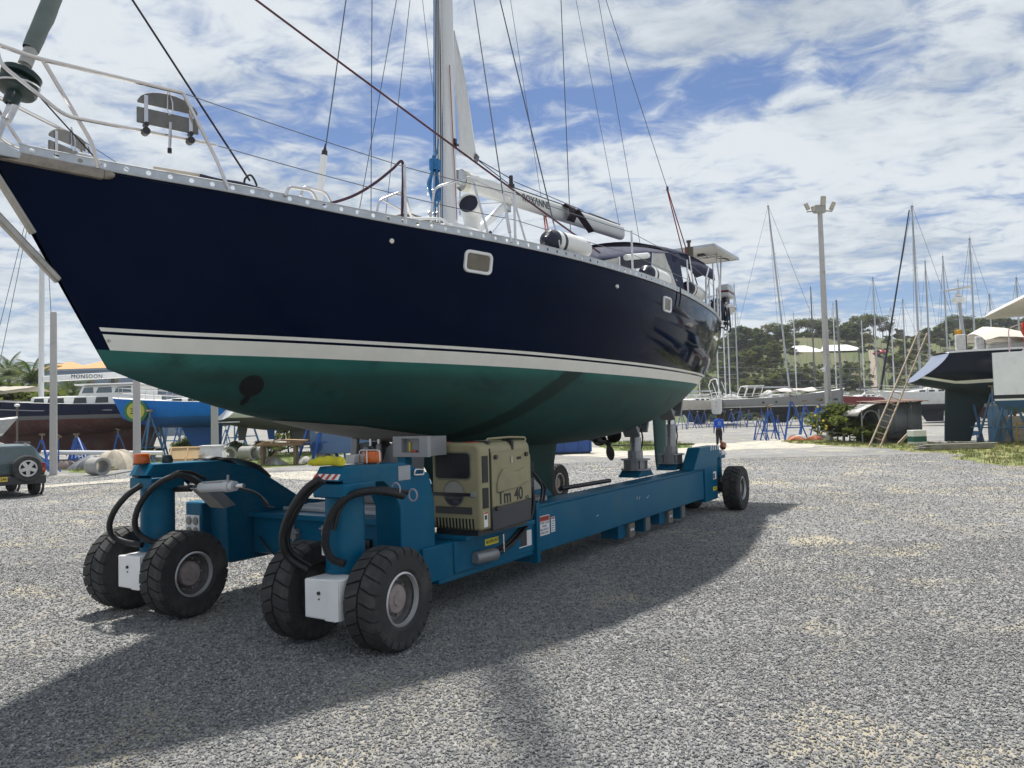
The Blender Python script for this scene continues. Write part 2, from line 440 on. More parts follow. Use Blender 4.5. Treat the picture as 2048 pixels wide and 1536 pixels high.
def patch(name, pts, z, m, kind='structure', jag=0.35, seed=1):
    """an irregular flat sheet given by photo pixels on the ground"""
    r = random.Random(seed); P = [ground(*p) for p in pts]; out = []
    for i, a in enumerate(P):
        b = P[(i + 1) % len(P)]; n = max(2, int((b - a).length / 0.9))
        n = min(n, 60)
        for k in range(n):
            q = a.lerp(b, k / n); out.append(Vector((q.x + r.uniform(-jag, jag), q.y + r.uniform(-jag, jag) * 1.6, z)))
    bm = bmesh.new(); vs = [bm.verts.new(q) for q in out]; f = bm.faces.new(vs); bmesh.ops.triangulate(bm, faces=[f])
    me = bpy.data.meshes.new(name); bm.to_mesh(me); bm.free(); me.materials.append(m)
    o = bpy.data.objects.new(name, me); COL.objects.link(o); tag(o, kind=kind)
    if me.polygons[0].normal.z < 0:
        me.flip_normals()
    return o
M_DUST = mat('pale crushed coral', (0.46, 0.43, 0.36), 0.95, 0, 0.2, 3.0, bump=0.6, bscale=30, col2=(0.26, 0.25, 0.235), c2lo=0.45, c2hi=0.68, c2scale=1.2)
M_GRASSG = mat('dry short grass', (0.14, 0.17, 0.035), 0.95, 0, 0.35, 2.0, bump=0.8, bscale=25, col2=(0.30, 0.27, 0.12), c2lo=0.42, c2hi=0.66, c2scale=0.9)
M_GRASSG2 = mat('green short grass', (0.10, 0.15, 0.025), 0.95, 0, 0.4, 2.0, bump=0.8, bscale=25, col2=(0.22, 0.21, 0.09), c2lo=0.5, c2hi=0.7, c2scale=0.8)
DIRT = patch('dirt_track', [(1130, 912), (1150, 897), (1300, 890), (1460, 886), (1560, 878), (1640, 884), (1700, 889), (1640, 893), (1500, 899), (1380, 907), (1240, 916)], 0.006, M_DUST, seed=3)
patch('dust_strip', [(0, 985), (330, 955), (700, 940), (870, 932), (870, 946), (640, 960), (560, 957), (470, 945), (330, 950), (200, 962), (60, 975)], 0.006, M_DUST, seed=4, jag=0.5)
GR_R = patch('grass_verge', [(1560, 884), (1600, 879), (1660, 879), (1740, 884), (1850, 888), (2060, 884), (2300, 880), (2300, 935), (2060, 938), (1960, 926), (1900, 908), (1800, 900), (1700, 893), (1640, 890)], 0.008, M_GRASSG, seed=5)
GR_M = patch('grass_patch', [(1195, 893), (1215, 883), (1320, 884), (1385, 888), (1380, 895), (1300, 901), (1230, 902)], 0.010, M_GRASSG2, seed=6, jag=0.2)
GR_L = patch('weed_bed', [(110, 940), (250, 925), (430, 915), (560, 905), (690, 905), (660, 928), (560, 935), (420, 930), (300, 935), (180, 945)], 0.008, M_GRASSG2, seed=8)

# loose stones lying on the gravel, thick near the camera, thinning with distance
def stone_material():
    m = bpy.data.materials.new('crushed basalt'); m.use_nodes = True
    t = m.node_tree; b = t.nodes['Principled BSDF']; L = t.links.new
    oi = t.nodes.new('ShaderNodeObjectInfo'); cr = t.nodes.new('ShaderNodeValToRGB'); L(oi.outputs['Random'], cr.inputs[0])
    e = cr.color_ramp.elements; e[0].position = 0.0; e[0].color = (0.095, 0.098, 0.105, 1); e[1].position = 1.0; e[1].color = (0.37, 0.36, 0.345, 1)
    k = cr.color_ramp.elements.new(0.30); k.color = (0.185, 0.190, 0.200, 1)
    k = cr.color_ramp.elements.new(0.75); k.color = (0.275, 0.272, 0.264, 1)
    tc = t.nodes.new('ShaderNodeTexCoord'); n = t.nodes.new('ShaderNodeTexNoise'); n.inputs['Scale'].default_value = 3.0; L(tc.outputs['Object'], n.inputs['Vector'])
    mr = t.nodes.new('ShaderNodeMapRange'); L(n.outputs['Fac'], mr.inputs[0]); mr.inputs[1].default_value = 0.3; mr.inputs[2].default_value = 0.7; mr.inputs[3].default_value = 0.75; mr.inputs[4].default_value = 1.25
    vm = t.nodes.new('ShaderNodeVectorMath'); vm.operation = 'SCALE'; L(cr.outputs[0], vm.inputs[0]); L(mr.outputs[0], vm.inputs['Scale']); L(vm.outputs[0], b.inputs['Base Color'])
    b.inputs['Roughness'].default_value = 0.85; b.inputs['Specular IOR Level'].default_value = 0.3
    return m
STONE_M = stone_material()
STONES = bpy.data.collections.new('stone shapes')        # never linked to the scene: only the shapes the scatter uses
for i in range(5):
    r = random.Random(40 + i); bm = bmesh.new(); bmesh.ops.create_icosphere(bm, subdivisions=1, radius=1.0)
    for q in bm.verts:
        q.co *= r.uniform(0.62, 1.12); q.co.z *= 0.62; q.co.x *= r.uniform(0.9, 1.35)
    me = bpy.data.meshes.new('stone shape'); bm.to_mesh(me); bm.free(); me.materials.append(STONE_M)
    STONES.objects.link(bpy.data.objects.new('stone shape', me))
def scatter(name, obj_or_poly, coll, density, s0, s1, seed, m, align=False, tilt=0.6, z=0.0, kind='stuff', thin=False):
    """real geometry scattered over a sheet by geometry nodes (for what nobody could count)"""
    if isinstance(obj_or_poly, list):
        me = bpy.data.meshes.new(name); me.from_pydata([(p[0], p[1], z) for p in obj_or_poly], [], [tuple(range(len(obj_or_poly)))]); me.materials.append(m)
    else:
        me = obj_or_poly.data.copy()
    o = bpy.data.objects.new(name, me); COL.objects.link(o); tag(o, kind=kind)
    ng = bpy.data.node_groups.new(name, 'GeometryNodeTree')
    ng.interface.new_socket('Geometry', in_out='INPUT', socket_type='NodeSocketGeometry'); ng.interface.new_socket('Geometry', in_out='OUTPUT', socket_type='NodeSocketGeometry')
    N = ng.nodes.new; L = ng.links.new
    gi = N('NodeGroupInput'); go = N('NodeGroupOutput')
    dp = N('GeometryNodeDistributePointsOnFaces'); dp.inputs['Density'].default_value = density; dp.inputs['Seed'].default_value = seed; L(gi.outputs[0], dp.inputs['Mesh'])
    if thin:                                   # fewer stones where the pale dust lies open
        pos = N('GeometryNodeInputPosition'); nz = N('ShaderNodeTexNoise'); nz.inputs['Scale'].default_value = 0.75; nz.inputs['Detail'].default_value = 6; nz.inputs['Roughness'].default_value = 0.62; nz.inputs['Distortion'].default_value = 0.6; L(pos.outputs[0], nz.inputs['Vector'])
        nr = N('ShaderNodeMapRange'); L(nz.outputs[0], nr.inputs[0]); nr.inputs[1].default_value = 0.54; nr.inputs[2].default_value = 0.63; nr.inputs[3].default_value = density; nr.inputs[4].default_value = density * 0.10; L(nr.outputs[0], dp.inputs['Density'])
    ci = N('GeometryNodeCollectionInfo'); ci.inputs['Collection'].default_value = coll; ci.inputs['Separate Children'].default_value = True; ci.inputs['Reset Children'].default_value = True
    ip = N('GeometryNodeInstanceOnPoints'); L(dp.outputs['Points'], ip.inputs['Points']); L(ci.outputs[0], ip.inputs['Instance']); ip.inputs['Pick Instance'].default_value = True
    rv = N('FunctionNodeRandomValue'); rv.data_type = 'FLOAT_VECTOR'; rv.inputs[0].default_value = (-tilt, -tilt, 0); rv.inputs[1].default_value = (tilt, tilt, 6.283); rv.inputs['Seed'].default_value = seed + 1
    L(rv.outputs[0], ip.inputs['Rotation'])
    rs = N('FunctionNodeRandomValue'); rs.data_type = 'FLOAT'; rs.inputs[2].default_value = 0.0; rs.inputs[3].default_value = 1.0; rs.inputs['Seed'].default_value = seed + 2
    pw = N('ShaderNodeMath'); pw.operation = 'POWER'; L(rs.outputs[1], pw.inputs[0]); pw.inputs[1].default_value = 2.2
    mr = N('ShaderNodeMapRange'); L(pw.outputs[0], mr.inputs[0]); mr.inputs[3].default_value = s0; mr.inputs[4].default_value = s1
    L(mr.outputs[0], ip.inputs['Scale'])
    L(ip.outputs[0], go.inputs[0])
    md = o.modifiers.new('scatter', 'NODES'); md.node_group = ng
    return o
def fan(d0, d1, z=0.0, w=0.72, extra=0.6):
    return [(-d0 * w - extra, d0, 0), (d0 * w + extra, d0, 0), (d1 * w + extra, d1, 0), (-d1 * w - extra, d1, 0)]
scatter('gravel', fan(3.3, 6.2), STONES, 3900, 0.0048, 0.0145, 11, STONE_M, z=0.004, thin=True)
scatter('gravel', fan(6.2, 10.5), STONES, 1500, 0.0065, 0.0155, 17, STONE_M, z=0.004, thin=True)
scatter('gravel', fan(10.5, 18.0), STONES, 480, 0.008, 0.017, 23, STONE_M, z=0.004, thin=True)
scatter('gravel', fan(18.0, 30.0), STONES, 120, 0.011, 0.021, 29, STONE_M, z=0.004, thin=True)
# ------------------------------------------------------------------ the big yacht on the transporter
def hull_paint():
    M = {}
    M['navy'] = mat('navy gloss hull', (0.0016, 0.0060, 0.024), 0.07, 0, 0.2, 1.2, spec=0.05, col2=(0.003, 0.008, 0.026), c2lo=0.55, c2hi=0.8, c2scale=0.8, rvar=0.5)
    M['cream'] = mat('cream boot stripe', (0.80, 0.79, 0.73), 0.35, 0, 0.05, 4, col2=(0.62, 0.60, 0.52), c2lo=0.62, c2hi=0.9)
    m = bpy.data.materials.new('green antifouling'); m.use_nodes = True
    t = m.node_tree; b = t.nodes['Principled BSDF']; L = t.links.new
    def N(k, **kw):
        n = t.nodes.new(k)
        for a, q in kw.items(): setattr(n, a, q)
        return n
    def MA(op, a, b_):
        x = N('ShaderNodeMath', operation=op)
        for i, q in enumerate((a, b_)):
            if isinstance(q, (int, float)): x.inputs[i].default_value = q
            else: L(q, x.inputs[i])
        return x.outputs[0]
    def rng(v, a, b_, c=0.0, d=1.0):
        r = N('ShaderNodeMapRange'); L(v, r.inputs[0])
        for i, q in enumerate((a, b_, c, d)): r.inputs[1 + i].default_value = q
        return r.outputs[0]
    def mix(f, a, b_):
        x = N('ShaderNodeMix', data_type='RGBA'); L(f, x.inputs[0])
        for i, q in ((6, a), (7, b_)):
            if isinstance(q, tuple): x.inputs[i].default_value = (*q, 1)
            else: L(q, x.inputs[i])
        return x.outputs[2]
    tc = N('ShaderNodeTexCoord'); sp = N('ShaderNodeSeparateXYZ'); L(tc.outputs['Object'], sp.inputs[0])
    def noise(scale, det=6, ro=0.62, st=(1, 1, 1)):
        mp = N('ShaderNodeMapping'); L(tc.outputs['Object'], mp.inputs[0]); mp.inputs['Scale'].default_value = st
        n = N('ShaderNodeTexNoise'); L(mp.outputs[0], n.inputs['Vector']); n.inputs['Scale'].default_value = scale; n.inputs['Detail'].default_value = det; n.inputs['Roughness'].default_value = ro
        return n.outputs['Fac']
    zn = MA('ADD', sp.outputs[2], MA('MULTIPLY', MA('SUBTRACT', noise(5, 6), 0.5), 0.05))
    zn = MA('ADD', zn, MA('MULTIPLY', sp.outputs[0], 0.012))     # the scrubbed band follows the waterline
    base = mix(rng(noise(1.3, 7), 0.35, 0.65), (0.013, 0.068, 0.062), (0.022, 0.090, 0.080))
    base = mix(rng(noise(5, 7, 0.72, (0.30, 1, 1.6)), 0.46, 0.68, 0, 0.75), base, (0.030, 0.062, 0.046))
    fresh = mix(rng(noise(2.4, 6, 0.6, (0.4, 1, 1)), 0.35, 0.65), (0.013, 0.112, 0.098), (0.032, 0.152, 0.130))
    col = mix(rng(zn, 2.225, 2.315), base, fresh)
    # a darker diagonal strip where a lifting strap lay, and smaller dark marks
    ax = MA('ADD', MA('SUBTRACT', sp.outputs[0], MA('MULTIPLY', sp.outputs[2], 1.15)), MA('MULTIPLY', MA('SUBTRACT', noise(7, 5), 0.5), 0.12))
    band = MA('MULTIPLY', rng(ax, 0.35, 0.42), rng(ax, 0.78, 0.70))
    col = mix(MA('MULTIPLY', band, 0.85), col, (0.006, 0.022, 0.018))
    col = mix(rng(noise(1.9, 7, 0.66, (1, 1, 1.4)), 0.56, 0.70, 0, 0.6), col, (0.010, 0.034, 0.030))
    L(col, b.inputs['Base Color']); b.inputs['Roughness'].default_value = 0.62; b.inputs['Specular IOR Level'].default_value = 0.35
    M['green'] = m
    return M
HM = hull_paint()
K_X = [-1.21, -.85, .14, 1.53, 3.5, 5.2, 6.6, 7.6, 8.6, 9.6, 10.9]; K_Z = [2.26, 2.14, 1.89, 1.66, 1.45, 1.395, 1.45, 1.565, 1.75, 1.98, 2.31]
zs_ = Spline1([-2.07, -.6, 2, 5, 8, 11.2], [3.76, 3.615, 3.525, 3.488, 3.525, 3.64])
bs_ = Spline1([-2.07, -1.45, -.72, .3, 1.69, 3.29, 5.0, 7.0, 9.0, 11.2], [.03, .385, .84, 1.285, 1.775, 2.11, 2.23, 2.06, 1.70, 1.16])
zk_ = Spline1(K_X[2:], K_Z[2:])
zwl = Spline1([-1.3, 2, 6, 11], [2.41, 2.335, 2.285, 2.37])
def hullP(t, w, side=-1):
    xs = -2.07 + 13.27 * t; xk = -1.21 + 12.11 * t
    zs = zs_(xs); zk = zk_(xk) if xk > .14 else interp(xk, K_X, K_Z); b = bs_(xs)
    k = min(1, t / 0.32); k = k * k * (3 - 2 * k)
    p = 1.25 + 1.0 * k; q = 1.9 + 0.85 * k - 0.25 * max(0, (t - .75) / .25)
    y = b * max(0.0, 1 - w ** p) ** (1 / q)
    return Vector((xs + (xk - xs) * w, side * y, zs + (zk - zs) * w))
def w_at(t, off):
    lo, hi = 0.0, 0.985
    for _ in range(30):
        m = (lo + hi) / 2; p = hullP(t, m)
        if p.z > zwl(p.x) + off: lo = m
        else: hi = m
    return lo
YA = thing('sailing_yacht', 'navy-hulled sailing yacht with cream stripe and green bottom riding on the blue boat transporter', 'yacht', ORG, FRAME_ROT)
NT = 90
tt = [ (i / NT) ** 1.25 for i in range(NT + 1)]
offs = [0.168, 0.140, 0.118, 0.0]
mb = MB()
for side in (-1, 1):
    rows = []
    for t in tt:
        ws = [w_at(t, o) for o in offs]
        if t > 0.96:
            for i in range(1, 4): ws[i] = max(ws[i], ws[i - 1] + 0.003)
        row = [0.0] + [ws[0] * k / 9 for k in range(1, 10)] + ws[1:] + [ws[3] + (1 - ws[3]) * (1 - (1 - k / 11) ** 1.5) for k in range(1, 12)]
        rows.append([hullP(t, w, side) for w in row])
    nc = len(rows[0])
    for i in range(NT):
        o = len(mb.v); mb.v.extend([tuple(q) for q in rows[i] + rows[i + 1]])
        for j in range(nc - 1):
            k = 0 if j < 9 else 1 if j == 9 else 0 if j == 10 else 1 if j == 11 else 2
            if k == 1 and tt[i] < 0.008: k = 0
            if k == 1 and j == 9 and tt[i] < 0.004: k = 0
            mb.f.append((o + j, o + j + 1, o + nc + j + 1, o + nc + j)); mb.m.append(k)
    rl = rows[-1]
    if side == -1: trans = list(rl)
    else: trans = trans + list(rl)[::-1][1:]
mb.mi(0).add(trans, [tuple(range(len(trans)))])
mb.build('hull', [HM['navy'], HM['cream'], HM['green']], YA, smooth=50, weld=True)
# deck, a little cambered
dk = MB()
rows = []
for i in range(61):
    t = i / 60; p = hullP(t, 0.0); r = []
    for k in range(9):
        u = -1 + 2 * k / 8; r.append((p.x, p.y * -u * 0.995 * -1 * -1 if False else abs(p.y) * u * 0.995, p.z - 0.015 + 0.07 * (1 - u * u)))
    rows.append(r)
dk.grid(rows); dk.build('deck', mat('non-slip deck paint', (0.60, 0.61, 0.58), 0.7, 0, 0.08, 8, bump=0.4, bscale=200), YA)
# perforated aluminium toe rail, every hole a real hole
def toe_rail(side):
    m = MB(); PITCHL = 0.15; Hh = 0.074; th = 0.007
    s_ = [0.0]; N = 900; P = [hullP(0.012 + 0.985 * i / N, 0, side) for i in range(N + 1)]
    for i in range(N): s_.append(s_[-1] + (P[i + 1] - P[i]).length)
    def pt(s):
        s = min(max(s, 0), s_[-1]); i = int(np.searchsorted(s_, s)); i = max(1, min(N, i)); f_ = (s - s_[i - 1]) / max(1e-9, s_[i] - s_[i - 1]); return P[i - 1].lerp(P[i], f_)
    n = int(s_[-1] / PITCHL); rh = 0.019
    for k in range(n):
        s0 = k * PITCHL; a = pt(s0); c = pt(s0 + PITCHL); d = (c - a); ln = d.length; dn = d.normalized()
        nrm = dn.cross(Vector((0, 0, 1))) * (1 if side < 0 else -1); nrm.normalize()
        def Q(u, v, o): return a + d * u + Vector((0, 0, v)) - nrm * o - nrm * 0.004
        hole = 2 <= k % 16 or True
        outer = [(0, 0), (.5, 0), (1, 0), (1, Hh / 2), (1, Hh), (.5, Hh), (0, Hh), (0, Hh / 2)]
        inner = [(0.5 + rh / ln * cos(q), Hh * 0.56 + rh * sin(q)) for q in [radians(225 + 45 * j) for j in range(8)]]
        vs = [Q(u, v, o) for o in (0, th) for (u, v) in outer + inner]
        fs = []
        for o, fl in ((0, False), (16, True)):
            for j in range(8):
                j2 = (j + 1) % 8; q = (o + j, o + j2, o + 8 + j2, o + 8 + j); fs.append(q[::-1] if fl else q)
        for j in range(8): fs.append((8 + j, 8 + (j + 1) % 8, 24 + (j + 1) % 8, 24 + j))
        fs.append((4, 5, 21, 20)); fs.append((5, 6, 22, 21)); fs.append((0, 1, 17, 16)); fs.append((1, 2, 18, 17))
        m.add(vs, fs)
    m2 = MB()                                              # the foot of the L-shaped extrusion
    m.tube([pt(s_[-1] * i / 160) + Vector((0, 0.012 * side, 0.004)) for i in range(161)], 0.010, 6)
    m.tube([pt(s_[-1] * i / 160) + Vector((0, -0.006 * side, Hh)) for i in range(161)], 0.006, 6)
    return m.build('toe_rail', M_ALU, YA, smooth=20)
toe_rail(-1); toe_rail(1)
# find the place on the port side that a photo pixel shows
_HS = []
for i in range(0, 221):
    for j in range(0, 61):
        t = 0.002 + 0.997 * i / 220; w = j / 60 * 0.97; p = hullP(t, w); q = projL(p); _HS.append((q[0], q[1], t, w))
_HS = np.array(_HS)
def hull_at(px, py):
    d = (_HS[:, 0] - px) ** 2 + (_HS[:, 1] - py) ** 2; i = int(np.argmin(d)); t, w = _HS[i, 2], _HS[i, 3]
    for _ in range(12):
        p = projL(hullP(t, w)); e = 1e-4; a = projL(hullP(t + e, w)); b = projL(hullP(t, w + e))
        J = np.array([[(a[0] - p[0]) / e, (b[0] - p[0]) / e], [(a[1] - p[1]) / e, (b[1] - p[1]) / e]])
        try: st = np.linalg.solve(J, np.array([px - p[0], py - p[1]]))
        except Exception: break
        t = min(.999, max(.001, t + max(-.02, min(.02, st[0])))); w = min(.98, max(0, w + max(-.05, min(.05, st[1]))))
    return t, w
def hull_frame(t, w):
    p = hullP(t, w); a = (hullP(min(.9999, t + 1e-3), w) - hullP(t - 1e-3, w)).normalized(); dn = (hullP(t, w + 1e-3) - hullP(t, max(0, w - 1e-3))).normalized()
    n = a.cross(-dn).normalized(); up = n.cross(a)
    return p, a, up, n
# portlights
def portlight(px, py, wd, ht):
    t, w = hull_at(px, py); p, a, up, n = hull_frame(t, w)
    def ring(sx, sy, r, k=6):
        out = []
        for cx, cy, a0 in ((1, 1, 0), (-1, 1, 90), (-1, -1, 180), (1, -1, 270)):
            for j in range(k + 1):
                q = radians(a0 + 90 * j / k); out.append((cx * (sx / 2 - r) + r * cos(q), cy * (sy / 2 - r) + r * sin(q)))
        return out
    ro = ring(wd, ht, ht * .26); ri = ring(wd * .82, ht * .72, ht * .15)
    f_ = MB(); k = len(ro)
    def Q(c, o): return p + a * c[0] + up * c[1] + n * o
    rings = [[Q(c, -0.02) for c in ro], [Q(c, 0.016) for c in ro], [Q((c[0] * .96, c[1] * .94), 0.022) for c in ro], [Q((c[0] * 1.05, c[1] * 1.06), 0.020) for c in ri], [Q(c, 0.006) for c in ri], [Q(c, -0.018) for c in ri]]
    f_.grid(rings, close=True)
    fr = f_.build('portlight', M_WPAINT, YA, smooth=40)
    g_ = MB(); g_.add([Q(c, 0.004) for c in ri], [tuple(range(k))]); g_.build('pane', mat('smoked acrylic', (0.14, 0.125, 0.095), 0.12, 0, 0.2, 6, spec=0.6), fr, smooth=0)
portlight(956, 525, 0.335, 0.215); portlight(1333.5, 609, 0.30, 0.205)
for (px, py) in ((782, 482), (1233, 573)):
    t, w = hull_at(px, py); p, a, up, n = hull_frame(t, w); q = MB(); q.lathe([(0, 0.022), (0.022, 0.02), (0.030, 0.006), (0.030, -0.01)], p, n, 14); q.build('skin_fitting', M_STEEL, YA)
t, w = hull_at(217, 682); p, a, up, n = hull_frame(t, w); q = MB(); q.lathe([(0.013, 0.004), (0.013, -0.01), (0, 0.0045)], p, n, 10); q.build('drain_hole', M_BLACK, YA)
# bow-thruster tunnel, sunk into the forefoot
t, w = hull_at(503, 772); p, a, up, n = hull_frame(t, w)
q = MB(); R_ = 0.098
q.grid([[p + (a * cos(2 * pi * j / 20) * r * 0.95 + up * sin(2 * pi * j / 20) * r * 1.12) + n * o for j in range(20)] for r, o in ((R_ * 1.12, 0.002), (R_, 0.008), (R_ * .98, 0.004))], close=True)
q.add([p + (a * cos(2 * pi * j / 20) * R_ * .93 + up * sin(2 * pi * j / 20) * R_ * 1.1) + n * 0.0045 for j in range(20)], [tuple(range(20))])
q.build('thruster_tunnel', mat('thruster mouth', (0.004, 0.007, 0.007), 0.8), YA)
t, w = hull_at(489, 802); p, a, up, n = hull_frame(t, w); q = MB()
q.add([p + a * x_ + up * z_ + n * 0.004 for x_, z_ in ((-.025, .07), (.02, .075), (.03, 0), (.018, -.055), (-.012, -.065), (-.032, -.01))], [(0, 1, 2, 3, 4, 5)]); q.build('dark_stain', mat('thruster mouth', (0, 0, 0)), YA)
# pale strip along the forefoot: sunlight on the keel line, put in as colour
q = MB(); rows = []
for i in range(31):
    t = 0.135 + 0.155 * i / 30; r = []; k = min(1, i / 12)
    for sd, ww in ((-1, 1 - .03 * k), (-1, 1 - .012 * k), (1, 1.0), (1, 1 - .012 * k), (1, 1 - .03 * k)):
        p = hullP(t, ww, sd); r.append(p + Vector((0, 0, -0.006 - .006 * k)))
    rows.append(r)
q.grid(rows); q.build('sunlit_keel_strip', mat('sunlit keel grey', (0.40, 0.38, 0.33), 0.7, 0, 0.2, 5), YA)
# fin keel, skeg, rudder
def foil(name, secs, m):
    q = MB(); rows = []
    for (xl, xt, z, th) in secs:
        r = []
        for k in range(24):
            a = 2 * pi * k / 24; c = (1 + cos(a)) / 2; x = xt + (xl - xt) * c
            y = th * (sin(a)) * (0.25 + 0.75 * c) ** 0.6 * 0.62
            r.append((x, y, z))
        rows.append(r)
    q.grid(rows, close=True); n = len(q.v); q.f.append(tuple(range(24))); q.m.append(0); q.f.append(tuple(range(n - 24, n))); q.m.append(0)
    return q.build(name, m, YA, smooth=50)
foil('keel', [(2.5, 6.1, 1.52, .34), (2.8, 5.95, 1.1, .28), (3.2, 5.85, .55, .27), (3.35, 5.8, .40, .25)], HM['green'])
foil('rudder', [(10.10, 10.86, 2.22, .09), (10.14, 10.86, 1.7, .10), (10.2, 10.86, .9, .09), (10.26, 10.8, .66, .06)], HM['green'])
q = MB(); q.cyl((6.5, 0, 1.50), (8.0, 0, 1.31), 0.028, n=10); q.beam((7.45, 0, 1.66), (7.5, 0, 1.36), 0.05, 0.14, (1, 0, 0)); q.lathe([(0.055, -.1), (0.065, 0), (0.055, .12)], (7.5, 0, 1.375), (1, 0, -.136), 12); q.build('propeller_shaft', mat('antifouled bronze', (0.035, 0.045, 0.04), 0.5, 0.4), YA)
pr = MB(); pr.lathe([(0.0, -.07), (0.045, -.06), (0.06, 0), (0.045, .08), (0.0, .13)], (7.95, 0, 1.315), (1, 0, -.136), 14)
pr = pr.build('propeller', mat('antifouled bronze', (0, 0, 0)), YA)
for k in range(3):
    a = radians(18 + 120 * k); bl = MB(); rows = []
    u = Vector((0, cos(a), sin(a))); v = Vector((0, -sin(a), cos(a)))
    for i in range(9):
        r = 0.05 + 0.27 * i / 8; wd = 0.12 * sin(pi * min(1, (i + 1.2) / 9.6)) ** 0.7; tw = radians(34 - 14 * i / 8)
        ax = (v * cos(tw) + Vector((1, 0, 0)) * sin(tw))
        c = Vector((7.95, 0, 1.315)) + u * r
        nn = ax.cross(u).normalized() * 0.009
        rows.append([c - ax * wd, c + nn, c + ax * wd, c - nn])
    bl.grid(rows, close=True); bl.add(rows[-1], [(0, 1, 2, 3)]); bl.build('blade', mat('bronze blade', (0.04, 0.034, 0.03), 0.45, 0.6, 0.3, 9), pr)

# --- stem, bow fittings
q = MB(); q.beam(PY(70, 468) + Vector((-.012, 0, 0)), Vector((-2.09, 0, 3.72)), 0.07, 0.028, (1, 0, .5)); q.build('stem_guard', mat('dull stainless', (0.38, 0.36, 0.33), 0.4, 0.9, 0.2, 12), YA, bevel=0.006)
q = MB(); pts = []
for i in range(15):
    t = 0.0008 + 0.043 * i / 14; p = hullP(t, 0.022); pts.append(p + Vector((0, -0.02, 0.0)))
rows = []
for p in pts: rows.append([p + Vector((0, .01, .042)), p + Vector((0, -.022, .036)), p + Vector((0, -.03, 0)), p + Vector((0, -.02, -.034)), p + Vector((0, .01, -.04))])
q.grid(rows); q.ball(pts[-1] + Vector((0.03, -0.01, 0)), 0.06, 0.03, 0.032, M=Matrix.Rotation(radians(-50), 3, 'Z')); q.build('rubbing_strake', mat('worn teak strake', (0.27, 0.235, 0.20), 0.45, 0.35, 0.25, 14), YA)
q = MB(); q.prism([(-2.75, 3.64), (-1.86, 3.70), (-1.90, 3.745), (-2.08, 3.80), (-2.75, 3.86)], -0.15, 0.15, 'y'); q.build('bow_platform', M_ALU, YA, bevel=0.01)
q = MB(); q.beam(PY(118, 562), (-2.75, 0, 3.78) if False else PY(0, 438) + (PY(0, 438) - PY(118, 562)) * 1.5, 0.055, 0.055); q.build('bobstay', mat('dull stainless', (0, 0, 0)), YA, bevel=0.012)
def bar(name, pts, r=0.0135, m=None, n=8, rad=0.07, parent=None):
    q = MB(); q.tube(arc_pts(pts, rad), r, n); return q.build(name, m or M_STEEL, parent or YA)
for s in (-1, 1):
    def S(v): return Vector((v[0], v[1] * -s * -1 if False else abs(v[1]) * s, v[2]))
    bar('pulpit', [S(PY(366, 186, -.75)), S((-1.95, .4, 4.34)), S((-2.25, .27, 4.40)), S((-2.55, .12, 4.42)), Vector((-2.58, 0, 4.42))], 0.016)
    bar('pulpit', [S((-0.78, .76, 4.0)), S((-1.76, .43, 3.99)), S((-2.12, .30, 4.26)), S((-2.14, .29, 4.39))], 0.014)
    bar('pulpit', [S((-1.90, .41, 4.34)), S((-1.55, .40, 3.86)), S((-1.50, .38, 3.70))], 0.0145)
    bar('pulpit', [S(PY(366, 186, -.75)), S((-0.80, .80, 3.86)), S((-.72, .84, 3.64))], 0.0145)
# the two slatted pulpit seats, folded up against the rails
def seat(s, x0, x1, y0, y1):
    M = frame((x0, y0, 3.985), (x1 - x0, y1 - y0, 0.0), (0, 0, 1)); Wd = hypot(x1 - x0, y1 - y0)
    se = MB()
    se.tube([M @ Vector((Wd * .52, .10, 0.025)), M @ Vector((Wd * .5, -.10, 0.03))], 0.011, 8)
    st = se.build('pulpit_seat', M_STEEL, YA)
    teak = mat('silvered teak', (0.165, 0.16, 0.155), 0.75, 0, 0.25, 9, bump=0.3, bscale=80)
    top = [(0.0, .21), (0.0, .225)] + [(Wd * .5 - Wd * .5 * cos(radians(a)), .215 + .105 * sin(radians(a))) for a in range(10, 171, 16)] + [(Wd, .225), (Wd, .21)]
    for prof in (top, [(-.005, .06), (Wd + .005, .06), (Wd + .005, .175), (-.005, .175)]):
        q = MB(); q.prism(prof, -0.011, 0.011, 'z', M); q.build('slat', teak, st, bevel=0.004)
    for u in (.055, Wd - .055):
        q = MB(); q.prism([(u - .014, -.02), (u + .014, -.02), (u + .014, .27), (u - .014, .27)], 0.012, 0.017, 'z', M); q.build('bracket', M_STEEL, st)
        q = MB(); q.cyl(M @ Vector((u, -.0, -.028)), M @ Vector((u, .0, .03)), 0.028, n=12); q.cyl(M @ Vector((u, .05, -.02)), M @ Vector((u, .05, .03)), 0.018, n=10); q.build('clamp', M_BLACKPL, st)
    q = MB(); q.cyl(M @ Vector((Wd * .5, -.135, .03)), M @ Vector((Wd * .5, -.10, .03)), 0.016, n=10); q.build('foot_cap', M_BLACK, st)
    q = MB(); q.tube([M @ Vector(v) for v in ((Wd * .5, .36, .012), (Wd * .56, .25, .022), (Wd * .56, .17, .024), (Wd * .50, .155, .024), (Wd * .47, .20, .022), (Wd * .49, .36, .012))], 0.005, 6); q.build('lashing', M_STEEL, st)
seat(-1, -1.33, -.92, -.60, -.73); seat(1, -1.35, -.94, .58, .72)
for x_, y_ in ((-1.72, -.05), (-1.45, -.26), (-1.72, .1)):
    q = MB(); q.cyl((x_ - .05, y_, 3.74), (x_ - .05, y_, 3.80), .014, n=8); q.cyl((x_ + .05, y_, 3.72), (x_ + .05, y_, 3.80), .014, n=8); q.tube([(x_ - .13, y_, 3.805), (x_, y_, 3.812), (x_ + .13, y_, 3.80)], .017, 8); q.build('mooring_cleat', M_ALU, YA)
